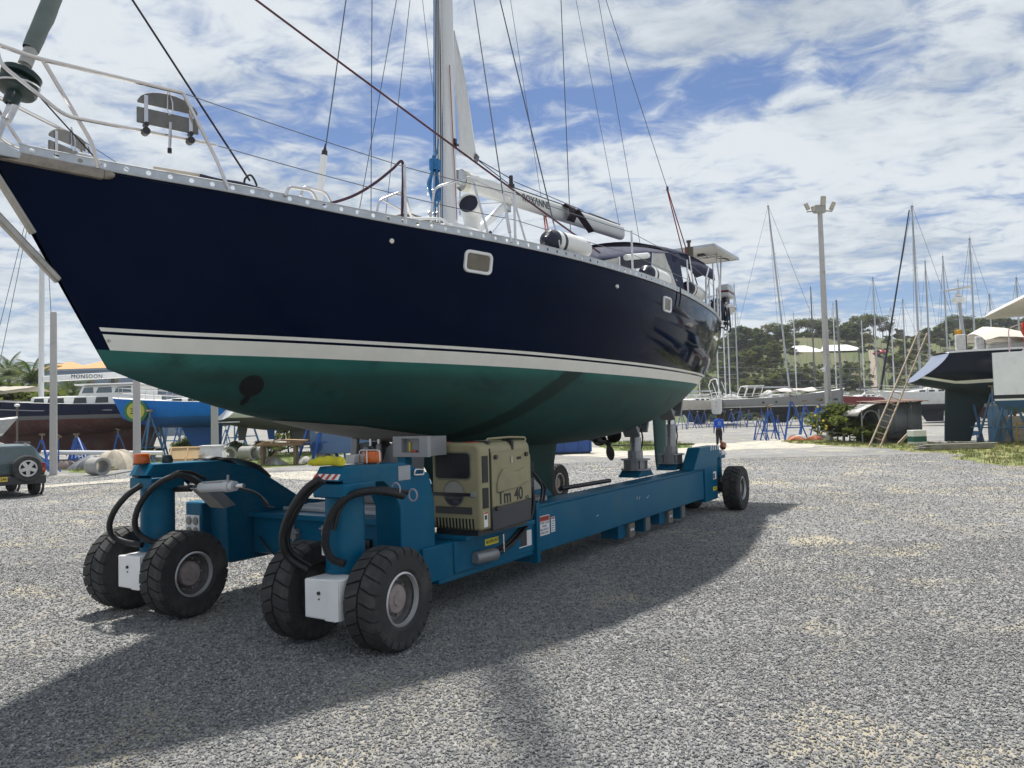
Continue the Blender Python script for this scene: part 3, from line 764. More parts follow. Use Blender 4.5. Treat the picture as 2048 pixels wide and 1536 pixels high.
# furled headsail on its stay, drum at the bow
A = PY(0, 262); D = PY(35, 172); B = PY(105, 0); up = (B - D).normalized()
q = MB(); q.cyl(A - up * .35, B + up * 9, 0.022, n=10); fs = q.build('forestay', M_ALU, YA)
q = MB(); q.cyl(PY(12, 240), PY(30, 205), 0.036, n=12); q.build('stay_tang', M_STEEL, fs)
dr = MB(); dr.lathe([(0.03, -.16), (0.05, -.15), (0.055, -.07), (0.125, -.05), (0.135, -.03), (0.135, .015), (0.09, .03), (.09, .05), (0.128, .065), (0.132, .10), (0.10, .125), (0.04, .135)], D, up, 24)
dr = dr.build('furling_drum', mat('dark green drum plastic', (0.006, 0.022, 0.020), 0.35, 0, 0.2, 8), YA)
q = MB(); q.tube([D + up * .0 + Vector((.137 * cos(a), .137 * sin(a), 0)) for a in [2 * pi * k / 24 for k in range(24)]], 0.008, 6, closed=True); q.build('drum_ring', M_STEEL, dr)
q = MB(); q.cyl(PY(50, 130), PY(62, 100), 0.047, n=12); q.build('furler_tube', mat('dull stainless', (0, 0, 0)), YA)
q = MB(); rows = []; P0 = PY(62, 100)
rr = random.Random(4)
for i in range(80):
    c = P0 + up * (i * 0.10); r = 0.056 + 0.016 * min(1, i / 14) + 0.0025 * sin(i * 1.9) * (0.4 + 0.6 * rr.random())
    if i == 0: r = .05
    a = up.cross(Vector((0, 1, 0))).normalized(); b = up.cross(a); row = []
    for k in range(14):
        an = 2 * pi * k / 14; spi = 0.011 * max(0, cos(an * 1 - i * 0.95)) ** 3 + 0.003 * sin(3 * an + i * 1.3)
        row.append(c + (a * cos(an) + b * sin(an)) * (r + spi))
    rows.append(row)
q.grid(rows, close=True); q.build('furled_genoa', mat('faded green sail cover', (0.135, 0.165, 0.155), 0.8, 0, 0.2, 6, bump=0.5, bscale=40), YA, smooth=60)
M_ROPEDK = mat('dark red fleck rope', (0.07, 0.022, 0.035), 0.8, 0, 0.6, 60)
M_ROPEBK = mat('black rope', (0.012, 0.012, 0.016), 0.8, 0, 0.4, 60)
M_ROPERED = mat('red rope', (0.26, 0.035, 0.03), 0.8, 0, 0.4, 60)
M_ROPEBL = mat('blue rope', (0.020, 0.15, 0.36), 0.75, 0, 0.35, 40)
M_ROPENV = mat('navy rope', (0.018, 0.045, 0.09), 0.8, 0, 0.4, 60)
M_ROPEWH = mat('white fleck rope', (0.55, 0.56, 0.57), 0.8, 0, 0.3, 90)
def line(name, a, b, r, m, ext0=0.0, ext1=0.0, sag=0.0, parent=None, n=6):
    a = Vector(a); b = Vector(b); d = (b - a)
    a2 = a - d * ext0; b2 = b + d * ext1
    k = 12 if sag else 1; q = MB(); q.tube([a2.lerp(b2, i / k) - Vector((0, 0, sag * 4 * (i / k) * (1 - i / k))) for i in range(k + 1)], r, n); return q.build(name, m, parent or YA)
line('furling_line', D + Vector((.1, -.08, -.05)), hullP(.045, 0) + Vector((0.02, .03, .05)), 0.006, M_ROPEBK)
line('foredeck_rope', PY(500, 362, -.55), PY(265, 0, -.25), 0.0085, M_ROPEBK, 0.0, 0.9)
q = MB(); q.tube(spline([PY(488, 372, -.6), PY(490, 358, -.6), PY(500, 350, -.6), PY(508, 358, -.6), PY(514, 372, -.6)]), 0.009, 6); q.build('rope_loop', M_ROPEBK, YA)
line('port_sheet', PY(1200, 506, -2.05), PY(517, 0, -.45), 0.0105, M_ROPEDK, 0.0, 0.35, sag=0.02)
q = MB(); q.tube(spline([PY(640, 409, -1.1), PY(670, 404, -1.15), PY(710, 390, -1.2), PY(750, 366, -1.28), PY(785, 338, -1.34), PY(803, 322, -1.38), PY(806, 345, -1.38), PY(805, 400, -1.38), PY(804, 436, -1.38)], 6), 0.013, 7); q.build('preventer_rope', mat('purple fleck rope', (0.060, 0.025, 0.045), 0.8, 0, 0.6, 60), YA)
# --- mast, boom, vang
MX = 3.30
mz = MB(); rows = []
for z in (3.45, 8, 14, 20.5):
    rows.append([(MX + 0.165 * cos(a), 0.105 * sin(a) * (1 if cos(a) < 0 else 0.9), z) for a in [2 * pi * k / 28 for k in range(28)]])
mz.grid(rows, close=True)
MAST = mz.build('mast', mat('white painted mast', (0.62, 0.63, 0.64), 0.35, 0, 0.06, 3, streak=0.1, col2=(0.42, 0.43, 0.45), c2lo=0.6, c2hi=0.8), YA, smooth=60)
q = MB(); q.box(MX - .05, MX + .25, -.06, .06, 4.86, 5.02); q.box(MX + .14, MX + .30, -.09, .09, 4.88, 5.06); q.build('gooseneck', M_ALU, MAST, bevel=.01)
for z, s in ((4.42, 1), (4.72, 1)):
    q = MB(); q.lathe([(0, .0), (.05, 0), (.05, .03), (.035, .045), (.033, .08), (.05, .10), (.05, .12), (0, .125)], (MX - .12, s * .08, z), (-.5, s * .8, .05), 16); q.build('winch', M_STEEL, MAST)
q = MB(); q.box(MX + .02, MX + .06, -.125, -.10, 5.30, 5.42); q.box(MX + .03, MX + .09, -.135, -.12, 5.33, 5.36); q.build('mast_cleat', M_BLACKPL, MAST)
B0 = PY(925, 361, 0); B1 = PY(1241, 466, -.28)
bd = (B1 - B0).normalized(); bs = bd.cross(Vector((0, 0, 1))).normalized(); bu = bs.cross(bd)
q = MB(); q.grid([[B0 + bd * s + bs * 0.085 * (abs(cos(a)) ** .7) * (1 if cos(a) > 0 else -1) + bu * 0.125 * (abs(sin(a)) ** .8) * (1 if sin(a) > 0 else -1) for a in [2 * pi * k / 28 for k in range(28)]] for s in (0, .02, 2.4, (B1 - B0).length)], close=True)
n = len(q.v); q.f.append(tuple(range(28))); q.m.append(0); q.f.append(tuple(range(n - 28, n))); q.m.append(0)
BOOM = q.build('boom', mat('cream boom paint', (0.66, 0.665, 0.64), 0.35, 0, 0.05, 3), YA, smooth=50)
q = MB(); q.grid([[B0 + bd * s + bs * 0.10 * cos(a) + bu * 0.145 * sin(a) for a in [2 * pi * k / 20 for k in range(20)]] for s in (-.03, .07)], close=True); q.build('boom_collar', mat('stained cream casting', (0.55, 0.53, 0.45), 0.5, 0, .15, 15), BOOM)
q = MB(); q.beam(B0 + bd * 1.15 + bu * .135, B1 - bd * .15 + bu * .135, 0.03, 0.03); q.build('boom_track', mat('dark navy track', (0.012, 0.014, 0.03), 0.5), BOOM)
q = MB(); q.lathe([(0, 0), (.05, 0), (.05, .05), (.03, .06), (.03, .12), (0, .13)], B0 + bd * 1.13 + bu * .13, bu, 12); q.cbox(B0 + bd * 1.13 + bu * .24, .03, .05, .14); q.build('outhaul_block', M_BLACKPL, BOOM)
pA = PY(1050, 404, -.2); sT = (PY(1080, 414, -.25) - B0).dot(bd)
text('boom_lettering', 'ROXΛNNE', 0.15, frame(B0 + bd * sT + bs * .0875 * (1 if bs.y < 0 else -1) + bu * .005, bd, bu), mat('black lettering', (0.008, 0.009, 0.014), 0.5), BOOM, 0.001, bold=0.002, space=1.02)
q = MB(); q.cyl(PY(944, 470, -.02), PY(1008, 414, -.02), 0.058, n=14); q.cyl(PY(944, 470, -.02), PY(1015, 408, -.02), 0.036, n=10); q.build('boom_vang', M_WPAINT, YA)
q = MB(); q.cbox(PY(1015, 412, -.04), .13, .06, .17); q.build('vang_bracket', M_ALU, YA, bevel=.02)
line('vang_wire', PY(922, 409, 0), PY(1010, 405, -.03), 0.005, M_ALU)
line('vang_tackle', PY(985, 465, -.1), PY(1020, 420, -.05), 0.006, M_ROPEWH)
q = MB(); q.ball(PY(981, 467, -.12), .035, .02, .04); q.build('turning_block', M_BLACKPL, YA)
# clew of the mainsail coming out of the mast
q = MB(); a, b, c, d = PY(905, 90, 0), PY(917, 308, 0), PY(957, 322, -.02), PY(945, 285, -.02); rows = []
for i in range(13):
    u = i / 12; lft = PY(908, 60, 0).lerp(b, u); rgt = PY(908, 60, 0).lerp(c, u); rgt.y -= .02 * sin(u * pi)
    rows.append([lft.lerp(rgt, k / 5) + Vector((0, .015 * sin(k * 1.9 + u * 5), 0)) for k in range(6)])
q.grid(rows); so_ = q.build('mainsail', mat('white sailcloth', (0.62, 0.63, 0.64), 0.85, 0, 0.06, 8, bump=.2), YA); so_.modifiers.new('cloth', 'SOLIDIFY').thickness = 0.004
q = MB(); q.cbox(PY(953, 316, -.03), .07, .03, .09, Matrix.Rotation(radians(25), 4, 'Y')); q.build('clew_patch', mat('grey webbing', (0.12, 0.12, 0.13), 0.8), so_)
line('outhaul', PY(954, 318, -.03), B0 + bd * 1.08 + bu * .27, 0.007, M_ROPENV); line('outhaul', PY(958, 322, -.03), B0 + bd * 1.05 + bu * .18, 0.007, M_ROPENV)
line('reef_line', B0 + bd * 1.2 + bu * .24, B0 + bd * 3.2 + bu * .17, 0.006, M_ROPENV); line('reef_line', B0 + bd * 3.4 + bu * .17, B1 + bu * .15, 0.006, M_ROPEBK)
q = MB(); c = PY(1140, 428, -.27); q.grid([[c + bd * s + bs * .1 * cos(a) + bu * (.145 * sin(a)) + bu * .0 for a in [radians(-70 + 50 * k) for k in range(6)]] for s in (-.16, -.05, .06)]); wq = q.build('sail_tie', mat('dark brown strap', (0.03, 0.02, 0.028), 0.8), BOOM); wq.modifiers.new('t', 'SOLIDIFY').thickness = .012
q = MB(); q.beam(PY(1152, 420, -.37), PY(1183, 464, -.42), .02, .11, (0, 1, 0)); q.build('sail_tie', mat('dark brown strap', (0, 0, 0)), BOOM)
# halyards down the front of the mast
for (x0, x1, m, r) in ((868, 864, M_ROPEBL, .008), (872, 867, M_ROPENV, .009), (876, 872, M_ROPENV, .007), (880, 878, M_ROPEDK, .006), (884, 881, M_ROPEBL, .007)):
    line('halyard', PY(x1 + 4, 455, -.05), PY(x0, 0, -.05), r, m, 0.1, 2.5)
line('halyard', PY(893, 452, -.11), PY(880, 8, -.11), 0.0085, M_ROPEWH, 0.0, 2.5); line('halyard', PY(890, 300, -.11), PY(884, 20, -.11), 0.007, M_ROPEWH, 0.0, 2.5)
line('halyard', PY(914, 440, -.12), PY(899, 130, -.12), 0.0055, M_ROPERED); line('halyard', PY(920, 375, -.02), PY(920, 430, -.02), 0.006, M_ROPENV)
# --- standing rigging
def stay(name, bpx, yb, tpx, yt, r, e0, e1, m=None): return line(name, PY(*bpx, yb), PY(*tpx, yt), r, m or M_WIRE, e0, e1)
stay('inner_forestay', (652, 290), 0, (692, 0), 0, 0.0065, 0, 2.6)
q = MB(); p0 = PY(637, 412, 0); p1 = PY(648, 312, 0); q.cyl(p0 + (p0 - p1) * .5, p1, 0.036, n=12); q.build('stay_tube', M_WPAINT, YA)
q = MB(); p1 = PY(648, 316, 0); p2 = PY(651, 288, 0); q.cyl(p1, p1.lerp(p2, .5), 0.034, .030, 10); q.cyl(p1.lerp(p2, .5), p2, 0.020, .006, 10); q.build('stay_cap', M_BLACKPL, YA)
stay('shroud', (742, 424), 1.9, (744, 0), 1.2, 0.0065, .3, 1.6); stay('shroud', (718, 424), 1.9, (793, 0), 1.2, 0.0055, .3, 1.6); stay('shroud', (771, 432), 1.9, (820, 0), 1.2, 0.0055, .3, 1.6)
stay('shroud', (868, 200), 1.2, (845, 0), .8, 0.004, .6, 1.2)
stay('shroud', (1006, 390), -1.8, (948, 0), -.9, 0.0065, 0, 2.0); stay('shroud', (1108, 450), -1.9, (1000, 0), -1.0, 0.0075, 0, 2.0)
stay('shroud', (1083, 400), 1.2, (1021, 0), .7, 0.0045, 0.1, 1.5); stay('shroud', (1140, 440), .4, (1122, 0), .2, 0.0075, 0.05, 1.8)
for (a, ya, b, yb) in (((1023, 485), -1.9, (1006, 388), -1.8), ((1120, 494), -2.0, (1108, 448), -1.9)):
    p, w_ = PY(*a, ya), PY(*b, yb); q = MB(); q.cyl(p, p.lerp(w_, .3), .010, n=8); q.cyl(p.lerp(w_, .2), p.lerp(w_, .6), .017, n=8); q.cyl(p.lerp(w_, .55), w_, .011, n=8); q.build('turnbuckle', M_STEEL, YA)
stay('topping_lift', (1240, 458), -.28, (1152, 0), -.15, 0.0045, 0, 1.6)
stay('backstay', (1283, 505), 0.1, (1197, 0), 0, 0.0055, .05, 1.6); stay('backstay', (1335, 378), -.7, (1212, 0), -.3, 0.0065, 0, 1.6)
for dx in (-2.5, 2.0):
    line('backstay_tackle', PY(1335 + dx * .3, 380, -.7), PY(1372 + dx * 2, 510, -1.05), 0.011, M_ROPERED, 0, .55)
q = MB(); q.cbox(PY(1335, 378, -.7), .05, .03, .09); q.build('tackle_block', M_BLACKPL, YA)
for dx in (0, 5): line('mainsheet', PY(1088 + dx * .6, 432, -.22), PY(1094 + dx * 1.6, 486, -.5), 0.011, M_ROPERED)
# --- stanchions and lifelines, port and starboard
def rail_pt(x): 
    t = (x + 2.07) / 13.27; return hullP(t, 0)
ST = [0.72, 1.95, 4.12, 6.3, 8.3, 10.2]
for s in (-1, 1):
    tops = []
    for i, x in enumerate(ST):
        p = rail_pt(x); p.y *= -s * -1 if s < 0 else -1
        p = Vector((p.x, s * abs(p.y), p.z)); t_ = p + Vector((0, -.0 * s, 0.565)); tops.append(t_)
        q = MB(); q.cyl(p + Vector((0, -s * .02, 0)), t_ + Vector((0, -s * .02, 0)), 0.0135, n=10); q.cyl(p + Vector((0, -s * .02, 0)), p + Vector((0, -s * .02, .07)), .02, n=10); q.build('stanchion', M_STEEL, YA)
    a = Vector((-1.04, s * .75, 4.32)); b = Vector((-.76, s * .76, 4.0)); last = Vector((11.2, s * 1.14, 4.2))
    for pts, dz in (([a] + [p - Vector((0, s * .02, .02)) for p in tops] + [last], 0), ([b] + [p - Vector((0, s * .02, .29)) for p in tops] + [last - Vector((0, 0, .3))], 0)):
        for i in range(len(pts) - 1): line('lifeline', pts[i], pts[i + 1], 0.0038, M_WIRE, sag=0.008)
# gate stays and granny bars round the mast
bar('gate_brace', [PY(805, 330, -1.38), PY(810, 395, -1.36), PY(826, 445, -1.2)], .012); bar('gate_brace', [PY(752, 440, -.8), PY(757, 401, -.8), PY(800, 384, -.8), PY(812, 392, -.8), PY(824, 440, -.8)], .012)
bar('gate_brace', [PY(765, 400, -.8), PY(840, 440, -1.0)], .010)
bar('mast_hoop', [PY(860, 450, -1.0), PY(869, 375, -1.0), PY(940, 354, -1.2), PY(946, 362, -1.25), PY(978, 474, -1.4)], .0135)
bar('mast_hoop', [PY(940, 356, -1.2), PY(1020, 394, -1.25), PY(1030, 408, -1.3), PY(1056, 500, -1.5)], .0125)
for y_ in (-1.05, -.55):
    dx = 0 if y_ < -1 else 30
    bar('vent_guard', [PY(571 + dx, 392, y_), PY(577 + dx, 373, y_), PY(624 + dx * .9, 381 + dx * .1, y_), PY(636 + dx * .9, 408, y_)], .0135)
q = MB(); q.cyl(PY(308, 337, -.35), PY(402, 352, -.45), .02, n=8); q.build('boat_hook', mat('varnished pole', (0.45, 0.40, 0.33), 0.4), YA)
q = MB(); q.tube(spline([PY(400, 352, -.5), PY(440, 362, -.55), PY(480, 368, -.6), PY(540, 385, -.7)]), .02, 8); q.build('anchor_rope', mat('dark navy warp', (0.012, 0.016, 0.04), .85, 0, .4, 60), YA)
# --- coachroof, dorade cowl
q = MB(); q.prism([(0.9, 3.5), (6.6, 3.5), (6.5, 3.93), (2.0, 3.90), (1.2, 3.72)], -1.12, 1.12, 'y'); CR = q.build('coachroof', M_WHITE, YA, bevel=.06, segs=3)
q = MB(); q.box(1.35, 1.9, -.95, -.4, 3.72, 3.90); q.build('deck_hatch', mat('smoked acrylic', (0, 0, 0)), CR, bevel=.02)
bar('grab_rail', [PY(795, 443, -1.1), PY(800, 437, -1.1), PY(885, 437, -1.1), PY(905, 458, -1.1)], .014, M_WPAINT)
def cowl(c, s=1.0, face=(-1, -.35, .1)):
    q = MB(); f_ = Vector(face).normalized()
    path = [c + Vector((0, 0, -.1)) * s, c + Vector((0, 0, .06)) * s, c + Vector((0.015, 0.01, .15)) * s, c + Vector((0, 0, .22)) * s + f_ * .02, c + Vector((0, 0, .255)) * s + f_ * .07 * s, c + Vector((0, 0, .26)) * s + f_ * .13 * s]
    rs = [.075 * s, .075 * s, .085 * s, .10 * s, .105 * s, .10 * s]
    q.tube(path, rs, 20, caps=False); cw = q.build('dorade_cowl', M_WHITE, YA, smooth=70); cw.modifiers.new('t', 'SOLIDIFY').thickness = .006
    e = path[-1] - f_ * .035 * s; d = (path[-1] - path[-2]).normalized(); a = d.cross(Vector((0, 0, 1))).normalized(); b = d.cross(a)
    q = MB(); q.add([e + (a * cos(2 * pi * k / 20) + b * sin(2 * pi * k / 20)) * .10 * s for k in range(20)], [tuple(range(20))]); q.build('throat', mat('navy throat', (0.006, 0.008, 0.03), .6), cw)
cowl(PY(945, 462, -.85) + Vector((0, 0, -.04)), 1.2)
# --- sprayhood and bimini
def arch(x, zc, ze, yw, n=15):
    return [Vector((x, yw * sin(radians(a)) if False else yw * u, ze + (zc - ze) * (1 - abs(u) ** 2.6))) for u, a in [(-1 + 2 * k / (n - 1), 0) for k in range(n)]]
secs = [(4.9, 4.10, 3.92, 1.30), (5.6, 4.33, 4.08, 1.36), (6.7, 4.56, 4.33, 1.40), (7.9, 4.78, 4.53, 1.42)]
q = MB(); q.grid([arch(*s_) for s_ in secs]); SH = q.build('sprayhood', M_NAVYCLOTH, YA, smooth=60); SH.modifiers.new('t', 'SOLIDIFY').thickness = .01
secs2 = [(7.6, 4.82, 4.48, 1.44), (8.4, 4.90, 4.58, 1.46), (9.3, 4.88, 4.58, 1.44), (9.9, 4.78, 4.48, 1.40)]
q = MB(); q.grid([arch(*s_) for s_ in secs2]); BI = q.build('bimini', M_NAVYCLOTH, YA, smooth=60); BI.modifiers.new('t', 'SOLIDIFY').thickness = .01
for s in (-1, 1):
    q = MB(); q.grid([[(x, s * 1.43, 4.50 + .08 * sin((x - 7.6) * 1.2)), (x, s * 1.45, 4.33 - (.1 if 8.4 < x < 9.2 else 0))] for x in (7.6, 8.0, 8.4, 8.8, 9.2, 9.6, 9.9)])
    vq = q.build('valance', M_NAVYCLOTH, BI); vq.modifiers.new('t', 'SOLIDIFY').thickness = .008
M_VINYL = mat('clear yellowed vinyl', (0.42, 0.40, 0.36), 0.15, 0, 0.15, 5); 
for s in (-1, 1):
    def V(x, z, y=1.42): return (x, s * y, z)
    q = MB(); q.grid([[V(4.95, 3.92, 1.32), V(5.55, 4.07, 1.38)], [V(4.95, 3.62, 1.40), V(5.55, 3.62, 1.46)]]); q.build('side_window', M_VINYL, SH)
    q = MB(); q.add([V(6.75, 4.33), V(7.3, 4.42), V(7.62, 3.7, 1.55), V(6.5, 3.6, 1.5)], [(0, 1, 2, 3)]); q.build('side_window', M_VINYL, SH)
    q = MB(); q.add([V(7.3, 4.42, 1.425), V(7.95, 4.53, 1.425), V(7.9, 3.66, 1.56), V(7.62, 3.70, 1.555)], [(0, 1, 2, 3)]); q.build('side_flap', M_NAVYCLOTH, SH)
    q = MB(); q.add([V(7.45, 4.36, 1.433), V(7.72, 4.40, 1.433), V(7.76, 4.0, 1.50), V(7.6, 4.0, 1.50)], [(0, 1, 2, 3)]); q.build('side_window', M_VINYL, SH)
    bar('canopy_frame', [V(5.55, 4.07, 1.38), V(5.3, 3.58, 1.46)], .018, M_STEEL, parent=SH); bar('canopy_frame', [V(6.75, 4.33, 1.41), V(6.35, 3.58, 1.5)], .024, M_STEEL, parent=SH); bar('canopy_frame', [V(6.68, 4.33, 1.425), V(6.28, 3.58, 1.515)], .020, M_NAVYCLOTH, parent=SH)
    bar('canopy_frame', [V(8.4, 4.56, 1.46), V(8.6, 3.6, 1.5)], .014, M_STEEL, parent=BI); bar('canopy_frame', [V(9.85, 4.5, 1.40), V(9.3, 4.0, 1.45), V(9.2, 3.6, 1.45)], .014, M_STEEL, parent=BI)
bar('roll_cover', [(5.75, -1.40, 4.10), (6.55, -1.42, 4.26)], .045, M_WHITE, parent=SH)
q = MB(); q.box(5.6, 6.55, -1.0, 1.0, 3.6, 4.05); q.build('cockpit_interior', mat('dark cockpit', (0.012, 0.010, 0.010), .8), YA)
# --- stern: pushpit, gantry, solar panel
for s in (-1, 1):
    bar('pushpit', [(9.9, s * 1.47, 3.6), (9.95, s * 1.46, 4.2), (11.15, s * 1.16, 4.25), (11.4, s * .9, 4.26), (11.42, 0, 4.26)], .0145)
    bar('pushpit', [(10.0, s * 1.45, 3.92), (11.15, s * 1.16, 3.96), (11.38, s * .9, 3.97), (11.4, 0, 3.97)], .0125)
    for x_, y_ in ((10.6, 1.32), (11.15, 1.16), (11.4, .8)): bar('pushpit', [(x_, s * y_, 3.62), (x_, s * y_, 4.25)], .0135)
    bar('gantry', [(8.75, s * 1.62, 3.58), (8.8, s * 1.62, 4.2), (9.2, s * 1.55, 4.45)], .017); bar('gantry', [(9.3, s * 1.6, 3.6), (9.3, s * 1.6, 4.55)], .015)
    bar('gantry', [(11.1, s * 1.15, 3.62), (11.35, s * 1.1, 4.6), (11.55, s * 1.0, 5.2)], .018); bar('gantry', [(11.45, s * 1.05, 3.9), (11.9, s * 1.0, 5.2)], .018)
bar('gantry', [(11.55, -1.0, 5.17), (11.55, 1.0, 5.17)], .018); bar('gantry', [(11.9, -1.0, 5.18), (11.9, 1.0, 5.18)], .018)
q = MB(); q.box(10.85, 12.62, -1.16, .9, 5.215, 5.25, Matrix.Identity(4)); SP = q.build('solar_panel', mat('grey panel back', (0.52, 0.51, 0.49), .5, 0, .1, 3), YA)
q = MB()
for a in ((10.85, 12.62, -1.18, -1.14), (10.85, 12.62, .88, .92), (10.83, 10.87, -1.18, .92), (12.60, 12.64, -1.18, .92)): q.box(*a, 5.205, 5.26)
q.build('panel_frame', M_ALU, SP)
q = MB(); q.tube(spline([(11.5, -.6, 5.2), (11.7, -.75, 5.17), (11.9, -.7, 5.19), (12.2, -.95, 5.2), (12.5, -1.0, 5.2)]), .012, 6); q.box(11.45, 11.62, -.75, -.62, 5.17, 5.212); q.build('panel_cable', M_BLACKPL, SP)
q = MB(); p = PY(1378, 500, -.85); q.cyl(p + Vector((0, 0, -.3)), p + Vector((0, 0, .05)), .085, n=16); q.cyl(p + Vector((0, 0, .05)), p + Vector((0, 0, .17)), .03, n=10); q.cyl(p + Vector((0, 0, .15)), p + Vector((0, 0, .19)), .05, n=10); q.build('mast_light', mat('brown drum', (0.10, 0.085, 0.06), .6), YA)
# --- things lying on or hanging from the yacht
def thingL(name, label, cat, p, group=None, rz=0.0):
    p = Vector(p); w = ORG + p.x * XL + p.y * YL + np.array([0, 0, p.z]); return thing(name, label, cat, w, FRAME_ROT + rz, group)
def fender(a, b, label):
    a, b = Vector(a), Vector(b); d = (b - a).normalized(); ln = (b - a).length; f_ = thingL('fender', label, 'fender', a, 'white fenders along the port rail')
    q = MB(); q.lathe([(.125, .13), (.130, .2), (.130, ln - .16), (.12, ln - .08), (.09, ln - .02), (.03, ln)], (0, 0, 0), d, 22); q.build('fender_body', M_WHITE, f_, smooth=50)
    q = MB(); q.lathe([(0.0, -.03), (.03, -.03), (.04, 0), (.09, .02), (.12, .07), (.127, .13)], (0, 0, 0), d, 22); q.lathe([(.1295, .2), (.131, .21), (.131, .25), (.1295, .26)], (0, 0, 0), d, 22); q.build('fender_cap', mat('navy fender end', (0.008, 0.010, 0.03), .35), f_, smooth=50)
    q = MB(); q.tube(spline([(-.02, 0, 0), (-.05, -.03, -.06), (-.03, -.06, -.14), (0, -.05, -.22)]), .008, 6); q.build('lanyard', M_ROPEBK, f_)
fender((2.52, -1.86, 3.70), (3.36, -1.93, 3.72), 'long white fender with navy end lying on the rail below the boom lettering')
fender((5.62, -1.72, 3.82), (6.45, -1.74, 3.80), 'white fender with navy end lying beside the clear sprayhood window')
fender((8.0, -1.52, 3.94), (8.95, -1.46, 3.92), 'white fender with navy end held inside the stern rails')
q = MB(); q.tube(spline([hullP(.585, 0) + Vector((0, -.02, .06)), hullP(.582, .03) + Vector((0, -.03, 0)), hullP(.575, .10) + Vector((0, -.03, 0))]), .010, 6); q.build('rope_tail', M_ROPEBK, YA)
# blue rope coil hanging at the mast
cp = PY(868, 330, -.22); rc = thingL('rope_coil', 'bright blue coil of rope hanging on the front of the white mast', 'rope', cp); r = random.Random(9)
q = MB()
for k in range(11):
    u = k / 10 - .5; w0 = .06 + .05 * r.random(); lo = -.40 - .10 * r.random(); dx = u * .10
    pts = [Vector((dx + .035, u * .05, .10)), Vector((dx + w0 * .6, u * .08, -.1)), Vector((dx * 1.7 + w0, u * .10, lo * .7)), Vector((dx * 1.6, u * .10, lo)), Vector((dx * 1.7 - w0 * 1.2, u * .10, lo * .72)), Vector((dx - w0 * .5, u * .06, -.1)), Vector((dx + .0, u * .05, .10))]
    q.tube(spline(pts, 5), .0095, 6)
q.build('loops', M_ROPEBL, rc)
q = MB()
for k in range(7): q.tube([(.02 + .075 * cos(a), .055 * sin(a), .06 - k * .019) for a in [2 * pi * j / 12 for j in range(12)]], .0105, 6, closed=True)
q.tube(spline([(.02, 0, .08), (.05, -.02, .2), (.07, -.02, .34)]), .011, 6); q.build('wrap', M_ROPEBL, rc)
# outboard motor on the stern rail
op = PY(1450, 585, -1.02); ob = thingL('outboard_motor', 'grey and white outboard motor clamped on the stern rail', 'outboard', op)
q = MB(); q.prism([(-.16, -.10), (.22, -.14), (.26, .02), (.22, .12), (.12, .17), (-.10, .17), (-.18, .10)], -.12, .12, 'y'); q.build('cowling', mat('pale grey cowling', (0.48, 0.50, 0.52), .3), ob, bevel=.035, segs=3)
q = MB(); q.prism([(-.17, -.02), (.25, -.04), (.255, .0), (-.175, .025)], -.124, .124, 'y'); q.build('stripe', mat('dark red stripe', (0.12, 0.012, 0.02), .4), ob)
q = MB(); q.prism([(-.14, -.12), (.16, -.14), (.10, -.34), (.06, -.62), (-.02, -.62), (-.05, -.34)], -.06, .06, 'y'); q.build('leg', M_BLACKPL, ob, bevel=.02)
q = MB(); q.cyl((-.10, 0, -.68), (.16, 0, -.68), .035, n=12)
for k in range(3): q.beam((.13, 0, -.68), (.15, .11 * cos(k * 2.1), -.68 + .11 * sin(k * 2.1)), .05, .012)
q.build('gearcase', M_BLACKPL, ob)
# rail-mounted kettle barbecue
gp = PY(1453, 618, -1.1); bq = thingL('barbecue', 'polished steel kettle barbecue hung on the stern rail under the outboard', 'barbecue', gp)
q = MB(); q.lathe([(0, -.16), (.10, -.13), (.19, -.03), (.20, 0)], n=24); q.build('bowl', M_STEEL, bq, smooth=60)
q = MB(); q.lathe([(.20, .006), (.185, .05), (.12, .10), (0, .12)], n=24); q.cyl((0, 0, .11), (0, 0, .15), .02, n=8); q.build('lid', M_STEEL, bq, smooth=60)
q = MB(); q.cyl((-.2, 0, 0), (-.42, 0, -.04), .016, n=8); q.build('rail_arm', M_STEEL, bq)
# clutter lashed round the stern rails: lines and a dark lifebuoy sling
r = random.Random(12)
for k in range(9):
    a = Vector((10.5 + r.random() * .9, -1.3 + .25 * r.random(), 3.75 + r.random() * .4)); q = MB(); q.tube(spline([a, a + Vector((r.uniform(.0, .2), .03, -.15)), a + Vector((r.uniform(.1, .3), .0, .15)), a + Vector((r.uniform(.2, .35), 0, -.3)), a + Vector((.1, 0, -.35))], 5), .016, 6); q.build('lashed_rope', M_ROPEBK if k % 3 else M_ROPENV, YA)
q = MB(); q.ball((11.25, -1.08, 3.95), .17, .12, .24); q.build('stowed_bag', M_NAVYCLOTH, YA)
